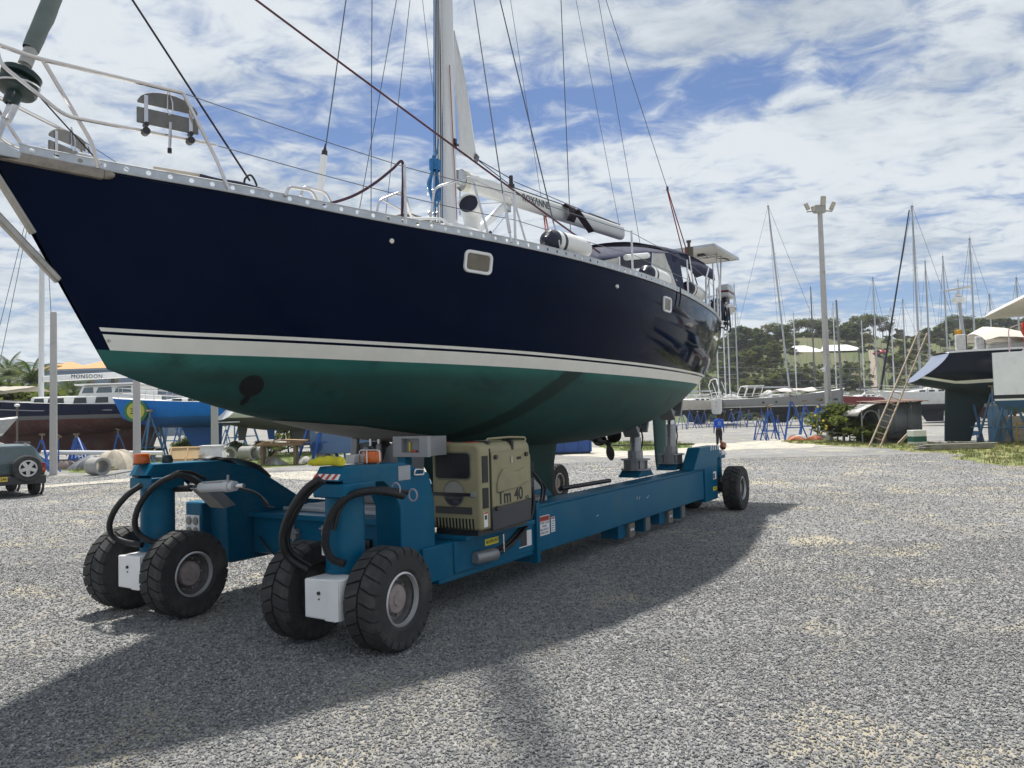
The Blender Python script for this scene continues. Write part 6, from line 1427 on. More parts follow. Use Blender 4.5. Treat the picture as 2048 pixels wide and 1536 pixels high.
for s in (-1, 1):
    bar('davit_arch', [(-8.1, s * 1.9, 3.5), (-8.6, s * 1.8, 5.2), (-8.5, s * 1.2, 5.9), (-8.4, 0, 6.0)], .06, M_WPAINT, parent=GY); bar('davit_arch', [(-7.4, s * 1.9, 3.5), (-8.1, s * 1.75, 5.6)], .05, M_WPAINT, parent=GY); bar('davit_arch', [(-8.2, s * 1.9, 4.3), (-8.3, 0, 4.3)], .04, M_WPAINT, parent=GY)
for x in (-3.2, -1.6, 4.2, 5.3, 6.3):
    for s in (-1, 1): q = MB(); q.cyl((x, s * 1.0, 2.95 + .02 * x), (x, s * (2.34 - .022 * max(0, x - 1) ** 2 * 1.2), 2.95 + .02 * x), .14, n=12); q.build('porthole', M_GLASSDK, GY)
q = MB(); q.grid([[(x, y, 4.15 + .45 * cos(y * .9) + .12 * sin(x * 2.1 + y)) for y in (-1.6, -.8, 0, .8, 1.6)] for x in (-.8, .4, 1.6, 2.8, 3.9)]); q.build('deck_cover', mat('pale pinkish cover', (0.55, 0.50, 0.48), .9, 0, .12, 2, bump=.4, bscale=5), GY)
for x in (-5.2, -4.2, -3.2): bar('doghouse_frame', [(x, -1.4, 3.7), (x + .5, -1.2, 5.0), (x + .5, 1.2, 5.0), (x, 1.4, 3.7)], .05, M_WPAINT, parent=GY)
q = MB(); q.box(-4.6, -2.6, -1.3, 1.3, 4.95, 5.05); q.build('doghouse_roof', M_WHITE, GY)
# ---- right: big navy yacht, its raked stern and deep rudder towards us
NAVY3 = paint('black navy topsides', (0.007, 0.011, 0.024), .2, spec=.2); TEAL = mat('dark teal antifouling', (0.016, 0.035, 0.045), .75, 0, .2, 1.2); TRANS = paint('pale blue-grey transom', (0.20, 0.23, 0.31), .35)
rp = ground(1908, 885); NV = thing('navy_yacht', 'large black-navy yacht with raked blue-grey stern and a deep dark rudder at the right', 'yacht', (rp.x, rp.y, 0), radians(-9))
q = MB(); rows = []
for i in range(27):
    t = i / 26; x = -2.0 + 14 * t; b = 1.15 + .95 * min(1, t / .5) ** .7 if t < .6 else 2.1 * (1 - ((t - .6) / .4) ** 2.2)
    b = max(b, .02); z1 = 4.42 + .10 * t; zb = 3.05 - .55 * min(1, t / .3) - .35 * sin(min(1, t / .75) * pi) + max(0, (t - .75) / .25) ** 2 * .9
    xs = x + 1.55 * max(0, 1 - t / .20) ; r = []
    zl = 2.86 + .016 * i; wA = min(.80, (z1 - zl - .13) / (z1 - zb)); wB = min(.86, (z1 - zl + .03) / (z1 - zb))
    for w in [wA * k / 7 for k in range(8)] + [wB] + [wB + (1 - wB) * k / 6 for k in range(1, 7)]:
        r.append((xs + (x - xs) * w ** 1.4, b * max(0, 1 - w ** 3.2) ** (1 / 3.2), z1 + (zb - z1) * w))
    rows.append(r)
for side in (-1, 1):
    for i in range(26):
        o = len(q.v); q.v.extend([(p[0], p[1] * side, p[2]) for p in rows[i] + rows[i + 1]])
        for j in range(14):
            q.f.append((o + j, o + j + 1, o + 15 + j + 1, o + 15 + j)); q.m.append(0 if j < 7 else 1 if j == 7 else 2)
tr_ = [(p[0] - .01, -p[1], p[2]) for p in rows[0]] + [(p[0] - .01, p[1], p[2]) for p in rows[0]][::-1][1:]
q.build('hull', [NAVY3, M_WHITE, TEAL], NV, smooth=45, weld=True)
q = MB(); q.add(tr_, [tuple(range(len(tr_)))]); q.build('transom', TRANS, NV)
for k in range(5):
    q = MB(); u = .22 + .12 * k; q.beam((-.55 - 1.28 * u + .32, .75 - .1 * k, 4.35 - 1.3 * u + .06), (-.55 - 1.28 * u + .22, .62 - .1 * k, 4.25 - 1.3 * u + .02), .10, .03); q.build('name_stroke', M_INK, NV)
q = MB(); q.prism([(1.2, 2.85), (-.25, 3.0), (-.42, .06), (.75, .06), (.98, .9), (1.32, 1.6)], -.13, .13, 'y'); q.build('rudder', TEAL, NV, bevel=.05)
q = MB(); q.prism([(.9, 2.9), (3.2, 2.55), (3.2, 1.95), (2.0, 2.02), (1.45, 1.85), (1.25, 1.5)], -.10, .10, 'y'); q.build('skeg', TEAL, NV, bevel=.04)
q = MB(); q.prism([(4.4, 2.4), (8.3, 2.4), (7.6, .35), (5.0, .35)], -.2, .2, 'y'); q.build('keel', TEAL, NV, bevel=.05)
q = MB(); q.grid([[(p[0], p[1] * u, p[2] + .10 * (1 - u * u)) for u in (-1, -.5, 0, .5, 1)] for p in [r[0] for r in rows]]); q.build('deck', M_WHITE, NV)
q = MB(); q.grid([[(r[0][0], -r[0][1] * .995, r[0][2] - .01), (r[0][0], -r[0][1] * .97, r[0][2] + .10)] for r in rows]); q.build('bulwark', M_WHITE, NV)
q = MB(); q.prism([(1.2, 4.4), (9.0, 4.45), (8.0, 4.85), (1.6, 4.88)], -1.1, 1.1, 'y'); q.build('coachroof', M_WHITE, NV, bevel=.1)
q = MB(); rows_ = [[(x, y, 4.5 + h * max(0, cos(y * .75)) ** .6) for y in (-1.7, -1.2, -.5, 0, .5, 1.2, 1.7)] for x, h in ((1.0, .9), (1.6, 1.25), (2.4, 1.15), (3.1, .95), (3.8, .4))]; q.grid(rows_); q.build('cockpit_cover', mat('off white cockpit cover', (0.60, 0.55, 0.48), .9, 0, .1, 3, bump=.5, bscale=7), NV)
for x, h, w in ((-.15, .75, .5), (.75, .62, .42)):
    q = MB(); q.box(x, x + w, -1.3, -1.08, 4.55, 4.55 + h); q.build('rail_locker', mat('white bag', (0.66, 0.66, 0.66), .7), NV, bevel=.03); q = MB(); q.box(x + w * .86, x + w * .95, -1.31, -1.07, 4.56, 4.55 + h - .02); q.build('dark_strap', M_INK, NV)
bar('radar_pole', [(.45, -.9, 4.0), (.22, -.9, 6.9)], .075, M_MASTG, parent=NV)
q = MB(); q.lathe([(0, 0), (.30, .02), (.32, .12), (.30, .24), (0, .28)], (.2, -.9, 6.9), n=20); q.lathe([(0, 0), (.15, .0), (.15, .1), (0, .2)], (.2, -.9, 7.2), n=14); q.build('radar_dome', M_WPAINT, NV, smooth=50)
q = MB(); q.box(-.3, .9, -1.2, -.6, 7.42, 7.46, Matrix.Rotation(radians(-8), 4, 'Y') @ Matrix.Translation((1.0, 0, .05))); q.build('solar_panel', mat('grey panel back', (0, 0, 0)), NV)
q = MB()
for x in (-.4, .8, 2.2, 3.6, 5.0): q.cyl((x, -1.15 - .18 * min(5, x + .4) ** .5, 4.4), (x, -1.15 - .18 * min(5, x + .4) ** .5, 5.05), .018, n=6)
q.tube([(-.45, -1.15, 5.05), (.8, -1.35, 5.05), (2.2, -1.5, 5.05), (5, -1.6, 5.05)], .018, 6); q.tube([(-.45, -1.15, 4.75), (.8, -1.35, 4.75), (2.2, -1.5, 4.75), (5, -1.6, 4.75)], .012, 6); q.build('guard_rail', M_STEEL, NV)
q = MB(); q.ball((-.42, -.9, 4.0), .28, .2, .26); q.cyl((-.42, -.9, 3.6), (-.42, -.9, 4.0), .09, n=10); q.build('stern_motor', M_BLACKPL, NV)
q = MB(); q.add([(-.05, -.9, 5.55), (.25, -.9, 5.6), (.3, -.92, 5.35), (.0, -.88, 5.3)], [(0, 1, 2, 3)]); q.cyl((.0, -.9, 4.5), (-.05, -.9, 5.6), .015, n=5); fl = q.build('flag', mat('orange yellow flag', (0.62, 0.30, 0.02), .7), NV); fl.modifiers.new('t', 'SOLIDIFY').thickness = .01
# ---- far right: white catamaran hull and its roof
WC = mat('white hull with blue bottom', (0.86, 0.86, 0.86), .3, 0, .05, 2)
cp = at(2012, 800, 30); CT = thing('catamaran', 'white catamaran bow with dark stripe and blue bottom at the right edge', 'catamaran', (cp.x - .45, cp.y, 0), radians(-20))
q = MB()
def crow(x, w, z0): return [(x, -w, 3.85), (x, -w * 1.0, 2.25), (x, -w, 2.20), (x, -w * .98, 2.05), (x, -w * .96, 1.98), (x, -w * .75, z0 + .15), (x, 0, z0), (x, w * .75, z0 + .15), (x, w * .96, 1.98), (x, w * .98, 2.05), (x, w, 2.2), (x, w, 2.25), (x, w, 3.85)]
R4 = [crow(x, w, z0) for x, w, z0 in ((0, .03, 1.9), (.35, .20, 1.62), (1.2, .45, 1.45), (3, .7, 1.35), (6, .85, 1.3), (9, .8, 1.4))]
q.grid(R4, mrow=[0, 0, 1, 0, 2, 2, 2, 2, 0, 1, 0, 0]); q.build('hull', [WC, M_INK, paint('mid blue antifouling', (0.020, 0.075, 0.17), .6)], CT, smooth=30)
q = MB(); q.add([r[0] for r in R4] + [r[-1] for r in R4][::-1], [tuple(range(12))]); q.build('deck', M_WHITE, CT)
q = MB(); q.box(1.6, 9, .5, 6, 2.6, 4.0); q.build('bridge_deck', WC, CT, bevel=.2)
q = MB(); q.prism([(1.2, 5.75), (9, 6.0), (9, 6.2), (1.3, 6.12), (1.0, 5.85)], -.3, 6, 'y'); q.build('hard_top', mat('beige hard top', (0.58, 0.54, 0.50), .6), CT, bevel=.05)
q = MB(); q.grid([[(x, y, 4.0 + 1.5 * sin(min(1, (x - 2.2) / 1.6) * pi / 2)) for y in (.4, 3, 5.5)] for x in (2.2, 2.6, 3.0, 3.4, 3.8, 5.5)]); q.build('screen', mat('milky clear screen', (0.55, 0.53, 0.52), .25), CT)
q = MB(); q.tube(arc_pts([(.55, -.2, 3.85), (.55, -.2, 4.75), (.9, -.3, 4.9), (1.4, -.4, 4.9), (9, -.6, 4.9)], .15), .022, 6); q.cyl((2.5, -.5, 3.85), (2.5, -.5, 4.9), .02, n=6); q.build('guard_rail', M_STEEL, CT)
q = MB()
for k in range(4): q.tube(spline([(1.0 + .05 * k, -.38, 4.95), (.95 + .1 * k, -.45, 4.6), (1.1 - .03 * k, -.42, 4.25), (1.0 + .12 * k, -.40, 3.95)]), .05, 6)
q.build('red_rope', mat('orange red rope', (0.55, 0.06, 0.03), .8), CT)
q = MB(); q.cyl((1.55, .3, 5.75), (1.6, .2, 4.1), .012, n=5); q.cyl((1.75, .3, 5.75), (1.7, .2, 4.1), .012, n=5); q.box(1.58, 1.72, .22, .32, 5.35, 5.6); q.build('tackle', M_MASTD, CT)
# ---- the crowd of laid-up yachts behind
WB = paint('white topsides', (0.66, 0.66, 0.65), .35); BB2 = paint('mid blue antifouling', (0, 0, 0)); RDB = paint('red brown antifouling', (0.10, 0.03, 0.025), .7); CRM = paint('cream topsides', (0.56, 0.53, 0.46), .4); RED = paint('dark red topsides', (0.20, 0.02, 0.03), .35); TLS = paint('pale teal topsides', (0.30, 0.42, 0.42), .4)
far = [   # px of mast foot, distance, mast-top pixel y, hull, bottom, heading, length, label
    (1631, 130, 573, WB, RDB, 65, 11, M_MASTD, 'white yacht with a thin dark mast just left of the white-roofed house'),
    (1594, 138, 627, CRM, BB2, 80, 10, M_MASTW, 'cream yacht with a short pale mast behind the grey yacht\'s mast'),
    (1674, 142, 608, WB, BB2, 100, 10.5, M_MASTW, 'white yacht with pale mast just right of the tall lamp post'),
    (1757, 116, 556, WB, BB2, 20, 11.5, M_MASTG, 'white yacht with blue bottom beyond the corrugated shed'),
    (1790, 124, 618, CRM, RDB, 160, 10, M_MASTW, 'cream yacht with a white mast beyond the ladder'),
    (1843, 76, 410, WB, DKB, 172, 9.6, M_MASTG, 'white yacht with the tallest mast, under the navy stern'),
    (1864, 92, 521, CRM, DKB, 60, 11, M_MASTG, 'cream yacht hidden behind the navy stern with a grey mast'),
    (1900, 97, 512, WB, BB2, 75, 12, M_MASTG, 'white yacht behind the radar pole with a heavy grey mast'),
    (1956, 88, 476, WB, RDB, 95, 12, M_MASTG, 'white yacht with a pale pink-grey mast behind the off-white cover'),
    (2046, 92, 556, WB, BB2, 90, 11, M_MASTG, 'white yacht behind the catamaran roof at the right edge'),
    (1477, 118, 569, WB, DKB, 60, 10, M_MASTG, 'white yacht whose mast rises just right of the dark yacht\'s stern'),
    (1452, 122, 592, TLS, RDB, 70, 10.5, M_MASTW, 'pale teal yacht half hidden by the dark yacht\'s stern'),
    (1461, 108, 640, WB, BB2, 75, 9.5, M_MASTW, 'white yacht with a slim mast beside the pale teal yacht'),
    (1438, 112, 655, WB, DKB, 250, 10, M_MASTW, 'white yacht low behind the dark yacht\'s stern rails'),
    (1385, 100, 640, CRM, DKB, 215, 11, M_MASTG, 'cream yacht just left of the grey yacht\'s white transom'),
    (1372, 120, 620, WB, BB2, 190, 11, M_MASTW, 'white yacht behind the rudder of the dark yacht'),
    (1400, 130, 640, WB, RDB, 60, 10, M_MASTW, 'white yacht between dark rudder and grey transom'),
    (1730, 132, 640, WB, BB2, 200, 11, M_MASTW, 'white yacht bow just right of the slim pole'),
    (1772, 138, 700, WB, RDB, 30, 9, M_MASTD, 'small white yacht above the shed roof'),
    (1815, 120, 600, CRM, RDB, 110, 11, M_MASTG, 'cream yacht with grey mast at the top of the ladder'),
    (1928, 112, 560, WB, DKB, 70, 11, M_MASTW, 'white yacht with slim mast between radar pole and cover'),
    (1990, 105, 590, CRM, BB2, 100, 11, M_MASTG, 'cream yacht behind the off-white cockpit cover'),
    (1722, 105, 700, RED, DKB, 200, 8.5, M_MASTD, 'dark red and white open boat beside the corrugated shed roof'),
]
for i, (px, Y, ty, hm, bm_, hd, L_, mm_, lb) in enumerate(far):
    hz = 836 - .026 * (px - 1024); k = Y / FPX; p = at(px, 800, Y); zt = EYE + (hz - ty) * k
    zs = 3.15 if Y < 100 else 3.3
    boat('laid_up_yacht', lb, (p.x - .08 * L_ * cos(radians(hd)), p.y - .08 * L_ * sin(radians(hd))), radians(hd), L_, L_ * .32, zs, zs - 1.05, zs - 1.75, hm, WB, bm_, group='laid-up yachts crowded at the back of the yard', keel='fin', keelz=.4, mast=max(5, zt - zs), mm=mm_, spread=2, sheer=.35, n=18, rails=(Y < 125))
    if 'tallest mast' in lb:
        bt = bpy.data.objects[-1] if False else None
        BT_ = [o for o in COL.objects if o.get('label') == lb][0]; q = MB(); q.tube([(L_ * .47, 0, zs + .5), (.12 * L_ * .9, 0, zs + max(5, zt - zs) * .985)], [.10, .06], 8); q.build('furled_sail', mat('dark furled sail', (0.012, 0.018, 0.035), .8), BT_)
# ------------------------------------------------------------------ stands under the boats
def stands_along(kind, p0, p1, n, sc, lbl, group, jit=.4):
    for i in range(n):
        u = (i + .5) / n; p = Vector(p0).lerp(Vector(p1), u); put_stand(kind, (p[0] + RND.uniform(-jit, jit), p[1] + RND.uniform(-jit, jit), 0), lbl, group, sc * RND.uniform(.9, 1.1))
G_L = 'blue jack stands under the left-hand boats'; G_R = 'blue jack stands under the grey yacht'
def gp_(x, y): p = ground(x, y); return (p.x, p.y, 0)
ORD = ['under the red keel of the navy ketch', 'under the blue yacht', 'by the weeds']
LS = [('b', 120, 905, 1.05, 'dark faded stand behind the car under the red hull'), ('a', 130, 912, 1.0, 'bright blue stand just right of the first pale pole'), ('a', 158, 908, 1.1, 'bright blue stand propping the red keel in the middle'),
      ('b', 212, 905, 1.25, 'thin grey-blue stand below the ketch wheelhouse'), ('b', 252, 904, 1.2, 'dark stand beside the second pale pole'), ('a', 236, 925, 1.0, 'leaning bright blue leg among the tarpaulins right of the concrete pipe'),
      ('b', 300, 922, 1.55, 'tall pale blue stand in front of the blue yacht, first from the left'), ('b', 318, 920, 1.35, 'pale blue stand in front of the blue yacht, second from the left'), ('b', 340, 905, 1.75, 'tall stand with dark top under the middle of the blue yacht'), ('a', 362, 900, 1.5, 'blue stand under the keel of the blue yacht'),
      ('b', 375, 902, 1.9, 'slanting pale stand reaching up to the blue hull'), ('b', 470, 900, 1.9, 'tall pale blue stand beneath the white stern steps'), ('b', 492, 900, 2.1, 'tallest pale blue stand, right of the white stern'), ('b', 452, 902, 1.0, 'small pale blue stand left of the white stern'),
      ('b', 570, 905, 1.7, 'pale stand behind the stacked plywood'), ('a', 640, 925, 1.9, 'bright blue stand before the blue container, left one'), ('a', 664, 925, 2.0, 'bright blue stand before the blue container, middle one'), ('a', 690, 922, 1.9, 'bright blue stand before the blue container, right one')]
for kd, x, y, sc, lb in LS: put_stand(kd, gp_(x, y), lb, G_L, sc * .92)
for i, (x, y) in enumerate(((84, 945), (92, 940), (100, 948))): put_stand('a', gp_(x, y), ('bright blue stand right behind the car', 'folded blue stand beside the car, second', 'blue stand lying toward the pipe beside the car')[i], G_L, .85, tilt=.35 * i)
STK = [gp_(150 + 5 * i, 928) for i in range(5)]
for i, p in enumerate(STK): put_stand('a', p, 'blue stand in the bundle leaning by the concrete pipe, ' + ORDS[i] + ' from the car', 'bundle of blue stands leaning by the concrete pipe', .95, rz=.5 + i * .1, tilt=-.55)
for i, x in enumerate((1345, 1362, 1378, 1394, 1408, 1424, 1462, 1480, 1497, 1522, 1547, 1570, 1592, 1608, 1630, 1645, 1700, 1716)):
    p = at(x, 800, 84 + (i * 37 % 17)); put_stand('a', (p.x, p.y, 0), ORDS[i] + ' blue jack stand from the left in the far row under the grey yacht', 'blue jack stands in the row under the grey yacht', 1.0 + .25 * ((i * 7) % 5) / 5)
for i, (x, y, sc, lb) in enumerate(((1516, 880, .75, 'small blue stand at the left of the stacked group'), (1527, 880, .8, 'small blue stand second in the stacked group'), (1538, 881, 1.1, 'nested blue stand, taller, in the stacked group'), (1544, 879, 1.15, 'nested blue stand at the right of the stacked group'), (1557, 877, .8, 'blue stand just right of the stacked group'), (1585, 879, 1.45, 'upright dark blue stand beside the orange scrap'), (1612, 872, 1.3, 'thin blue stand between the scrap and the lamp post'), (1640, 870, 1.35, 'blue stand leaning just left of the lamp post'), (1726, 862, 1.2, 'blue stand left of the corrugated shed'))):
    put_stand('a', gp_(x, y), lb, 'blue stands set down on the grass by the track', sc)
for i, (x, y, sc, lb) in enumerate(((1945, 884, 1.5, 'dark stand under the navy yacht by the blue tarpaulin'), (1962, 882, 1.6, 'dark stand under the navy yacht, second from its rudder'), (1990, 886, 1.45, 'pale stand beside the light blue post'), (2025, 888, 1.5, 'stand under the catamaran bow, left'), (2048, 888, 1.5, 'stand under the catamaran bow, right'))):
    put_stand('b', gp_(x, y), lb, 'stands under the right-hand boats', sc)
# ------------------------------------------------------------------ poles and lamps
M_CONCP = mat('pale concrete pole', (0.44, 0.43, 0.42), .75, 0, .12, 2.5, bump=.2, bscale=30, col2=(0.32, 0.32, 0.33), c2lo=.55, c2hi=.8, streak=.2)
def pole(name, lb, cat, base, ztop, w0, w1, rz=.4, m=None):
    th = thing(name, lb, cat, base, rz); q = MB(); q.grid([[(w / 2 * sx, w / 2 * sy_, z) for sx, sy_ in ((1, 1), (-1, 1), (-1, -1), (1, -1))] for w, z in ((w0, 0), (w1, ztop))], close=True); n = len(q.v); q.f.append((n - 4, n - 3, n - 2, n - 1)); q.m.append(0)
    q.build('pole', m or M_CONCP, th, smooth=0, bevel=.02); return th
LP = pole('lamp_post', 'tall pale lamp post with four floodlights standing on the grass verge', 'lamp post', gp_(1660, 882), 13.7, .29, .20)
FLM = mat('grey floodlight body', (0.34, 0.33, 0.30), .5); FLG = mat('tan floodlight glass', (0.46, 0.42, 0.33), .2)
q = MB(); q.box(-.30, .30, -.16, .16, 13.3, 13.75); q.build('bracket', FLM, LP, bevel=.02, M=Matrix.Rotation(-.4, 4, 'Z'))
for k, (dx, dz, tl, sc) in enumerate(((-.80, .0, -.42, .62), (-.45, -.15, -.3, .5), (.15, .30, .1, .85), (.68, .0, .42, .72))):
    Mx = Matrix.Rotation(-.4, 4, 'Z')
    q = MB(); q.beam((0, 0, 13.45), (dx, -.1, 13.35 + dz * .4), .06, .06); q.build('arm', FLM, LP, M=Mx)
    q = MB(); q.cbox((dx, -.15, 13.65 + dz), .34 * sc, .16, .68 * sc, Matrix.Rotation(tl, 4, 'Y')); fl_ = q.build('floodlight', FLM, LP, bevel=.03, M=Mx)
    q = MB(); q.cbox((dx, -.235, 13.65 + dz), .26 * sc, .012, .54 * sc, Matrix.Rotation(tl, 4, 'Y')); q.build('glass', FLG, fl_)
for z in (2.5, 5.0, 7.2, 9.8): q = MB(); q.cyl((0, -.2, z), (0, .2, z), .03, n=8); q.build('bolt', FLM, LP)
q = MB(); q.box(-.28, -.16, -.1, .1, 4.0, 4.25); q.cyl((-.2, 0, 4.1), (-.55, -.1, 4.15), .05, n=8); q.build('side_lamp', M_WPAINT, LP)
P2 = thing('metal_pole', 'slim dark grey metal pole by the flowering bush', 'pole', gp_(1688, 884)); q = MB(); q.tube([(0, 0, 0), (-.02, 0, 4), (-.08, 0, 7.9)], [.075, .065, .05], 10); q.build('pole', mat('dull pole steel', (0.22, 0.23, 0.24), .5, .3), P2); q = MB(); q.cyl((0, 0, 4.1), (0, 0, 4.3), .09, n=10); q.build('joint', M_GREY, P2)
q = MB(); q.beam((-2.0, -.3, .75), (.1, .0, .45), .10, .06); q.build('rail', mat('weathered plank', (0.30, 0.28, 0.25), .85), P2)
pole('light_pole', 'pale square pole behind the parked car, leftmost of the three poles', 'pole', gp_(107, 950), 6.55, .26, .22, m=M_CONCP)
pole('light_pole', 'pale square pole in front of the emblem on the blue yacht', 'pole', gp_(274, 940), 11.0, .30, .22, m=M_CONCP)
pole('light_pole', 'pale square pole at the stern of the blue yacht, rightmost of the three', 'pole', gp_(430, 925), 11.0, .36, .24, m=M_CONCP)
th = thing('pipe_post', 'thin dark post with a white cap beside the dark hull at the far left', 'post', gp_(34, 930)); q = MB(); q.cyl((0, 0, 0), (0, 0, 3.1), .05, n=8); q.build('post', mat('brown post', (0.14, 0.12, 0.10), .7), th); q = MB(); q.ball((0, 0, 3.15), .14, .14, .09); q.build('cap', M_WPAINT, th)
# spar on trestles, concrete pipes, scrap between the poles
sp0, sp1 = at(84, 905, 35.5), at(326, 906, 35.5)
th = thing('spare_mast', 'long white mast lying horizontally on low trestles behind the concrete pipe', 'mast', sp0); q = MB(); q.tube([(0, 0, 0), (sp1.x - sp0.x, 0, sp1.z - sp0.z)], .10, 12); q.build('tube', M_MASTW, th)
for u in (.12, .5, .9):
    q = MB(); q.beam(((sp1.x - sp0.x) * u - .25, 0, -sp0.z), ((sp1.x - sp0.x) * u + .02, 0, -.1), .06, .06); q.beam(((sp1.x - sp0.x) * u + .25, 0, -sp0.z), ((sp1.x - sp0.x) * u - .02, 0, -.1), .06, .06); q.build('trestle', M_STAND2, th)
M_CONC = mat('grey concrete pipe', (0.33, 0.325, 0.31), .85, 0, .12, 4, bump=.3, bscale=40)
def cpipe(px, py, r, ln, rz, lb, grp='concrete pipes lying in the yard'):
    p = ground(px, py); th = thing('concrete_pipe', lb, 'pipe', (p.x, p.y, 0), rz, grp); q = MB(); q.grid([[(x, rr * cos(a), r + rr * sin(a)) for a in [2 * pi * k / 24 for k in range(24)]] for x, rr in ((-ln / 2, r * .72), (-ln / 2, r), (ln / 2, r), (ln / 2, r * .72), (-ln / 2, r * .72))], close=True); q.build('pipe', M_CONC, th, smooth=50); return th
cpipe(195, 950, .34, .78, radians(-35), 'short grey concrete pipe alone on the gravel edge')
cpipe(497, 921, .36, .8, radians(-25), 'concrete pipe among the weeds, left one of the pair'); cpipe(516, 920, .36, .7, radians(-25), 'concrete pipe among the weeds, right one of the pair'); cpipe(452, 926, .40, .8, radians(-50), 'concrete pipe ring partly behind the white tapered box')
# framed plywood lid leaning
p = ground(368, 938); th = thing('plywood_panel', 'square tan plywood panel with battens leaning back on the gravel edge', 'panel', p, radians(8)); Mt = Matrix.Rotation(radians(52), 4, 'X')
PLY = mat('tan plywood', (0.47, 0.33, 0.17), .75, 0, .15, 3, streak=.3); PLYD = mat('pine batten', (0.52, 0.36, 0.18), .7, 0, .15, 5)
q = MB(); q.box(-.72, .72, -.01, .01, 0, 1.15, Matrix.Rotation(radians(-38), 4, 'X')); q.build('sheet', PLY, th)
for a in ((-.72, -.65, 0, 1.15), (.65, .72, 0, 1.15), (-.03, .03, .07, 1.08), (-.65, .65, 0, .07), (-.65, .65, 1.08, 1.15), (-.65, .65, .50, .56)):
    q = MB(); q.box(a[0], a[1], -.045, -.01, a[2], a[3], Matrix.Rotation(radians(-38), 4, 'X')); q.build('batten', PLYD, th)
p = ground(425, 934); th = thing('white_box', 'white tapered box standing beside the tan plywood panel', 'box', p, radians(10)); q = MB(); q.grid([[(w * sx, d * sy_, z) for sx, sy_ in ((1, 1), (-1, 1), (-1, -1), (1, -1))] for w, d, z in ((.60, .5, 0), (.42, .4, .88), (.46, .44, .88), (.46, .44, .95))], close=True); n = len(q.v); q.f.append((n - 4, n - 3, n - 2, n - 1)); q.m.append(0); q.build('box', mat('dirty white paint', (0.62, 0.62, 0.61), .6, 0, .12, 3, col2=(0.42, 0.40, 0.36), c2lo=.6, c2hi=.8), th, smooth=0)
# table with plywood sheets
p = ground(562, 930); th = thing('trestle_table', 'rough wooden table stacked with curling plywood sheets', 'table', p, radians(5)); WD = mat('weathered timber', (0.20, 0.145, 0.095), .85, 0, .25, 5, bump=.3, bscale=30)
for x in (-.75, .65): q = MB(); q.box(x - .06, x + .06, -.3, .3, 0, .85); q.build('leg', WD, th)
q = MB(); q.beam((-.6, -.2, .1), (.1, -.2, .85), .09, .06); q.build('brace', WD, th); q = MB(); q.box(-1.0, 1.0, -.55, .55, .85, .92); q.build('top', WD, th)
for k in range(4):
    q = MB(); q.grid([[(-.95 + 1.9 * i / 8 + .06 * k, y, .93 + .045 * k + .03 * (4 - abs(i - 4)) * (k > 1) * .5) for y in (-.6 + .05 * k, .55)] for i in range(9)]); sh_ = q.build('plywood_sheet', mat('brown plywood', (0.33, 0.21, 0.11), .8, 0, .2, 4), th); sh_.modifiers.new('t', 'SOLIDIFY').thickness = .02
# blue container with logo discs
p = ground(668, 926); th = thing('blue_container', 'blue-grey steel container with dark blue disc, standing on blocks under the bow', 'container', p, radians(2)); CBL = mat('dusty blue container', (0.085, 0.16, 0.29), .6, 0, .12, 1.5)
q = MB(); q.box(-1.05, 2.2, 0, 1.6, .42, 1.80); q.build('body', CBL, th, bevel=.02)
q = MB(); q.cyl((-.75, -.012, .75), (-.75, 0, .75), .26, n=24); q.build('disc', mat('dark blue disc', (0.01, 0.06, 0.20), .6), th)
for x in (-.8, .55): q = MB(); q.box(x, x + .25, -.012, 0, 1.35, 1.6); q.build('label_plate', mat('ochre plate', (0.50, 0.36, 0.12), .6), th)
for x in (-.8, 1.6): q = MB(); q.box(x, x + .4, .1, 1.4, 0, .42); q.build('block', M_CONC, th)
p = ground(1145, 908); th = thing('blue_skip', 'bright blue steel skip parked beyond the keel', 'skip', p, radians(6)); SKB = mat('skip blue paint', (0.022, 0.085, 0.30), .5, 0, .15, 1.5, col2=(0.04, 0.09, 0.22), c2lo=.5, c2hi=.8)
q = MB(); q.prism([(-1.1, .08), (.92, .08), (1.02, 1.3), (-1.15, 1.3)], 0, 1.6, 'y'); q.build('body', SKB, th, bevel=.02)
for x in (-1.0, -.35, .35, .9): q = MB(); q.box(x - .04, x + .04, -.05, 0, .1, 1.28); q.build('rib', SKB, th)
q = MB(); q.box(-1.1, .9, .1, 1.5, 0, .08); q.build('skid', M_BLACKPL, th)
for x in (.98, 1.05): q = MB(); q.cyl((x, .2, .95), (x + .1, .2, .95), .06, n=8); q.build('lug', M_BLACKPL, th)
# tarpaulins and heaps
def heap(name, lb, cat, px, py, rx, ry, h, m, seed, rz=0.0):
    p = ground(px, py); r = random.Random(seed); th = bpy.data.objects.new(name, None); bpy.data.objects.remove(th)
    q = MB(); rows = []; ph = [r.uniform(0, 6) for _ in range(6)]
    for i in range(9):
        u = i / 8; row = []
        for k in range(22):
            a = 2 * pi * k / 22; f_ = 1 + .18 * sin(2 * a + ph[0]) + .12 * sin(5 * a + ph[1]) + .06 * sin(9 * a + ph[5])
            z = h * max(0, cos(u * pi / 2)) ** .8 * (1 + .22 * sin(3 * a + ph[2] + u * 3) * u + .12 * sin(7 * a + ph[3]) * u)
            row.append((rx * u * f_ * cos(a), ry * u * f_ * sin(a), max(0.0, z)))
        rows.append(row)
    q.grid(rows, close=True); o = q.build(name, m, None, smooth=25); o.location = (p.x, p.y, 0); o.rotation_euler = (0, 0, rz); tag(o, lb, cat); return o
heap('tarpaulin', 'grey tarpaulin heap behind the concrete pipe', 'tarpaulin', 188, 938, 1.0, .7, .62, mat('grey tarpaulin', (0.17, 0.18, 0.20), .6, 0, .2, 4, bump=.5, bscale=8), 1)
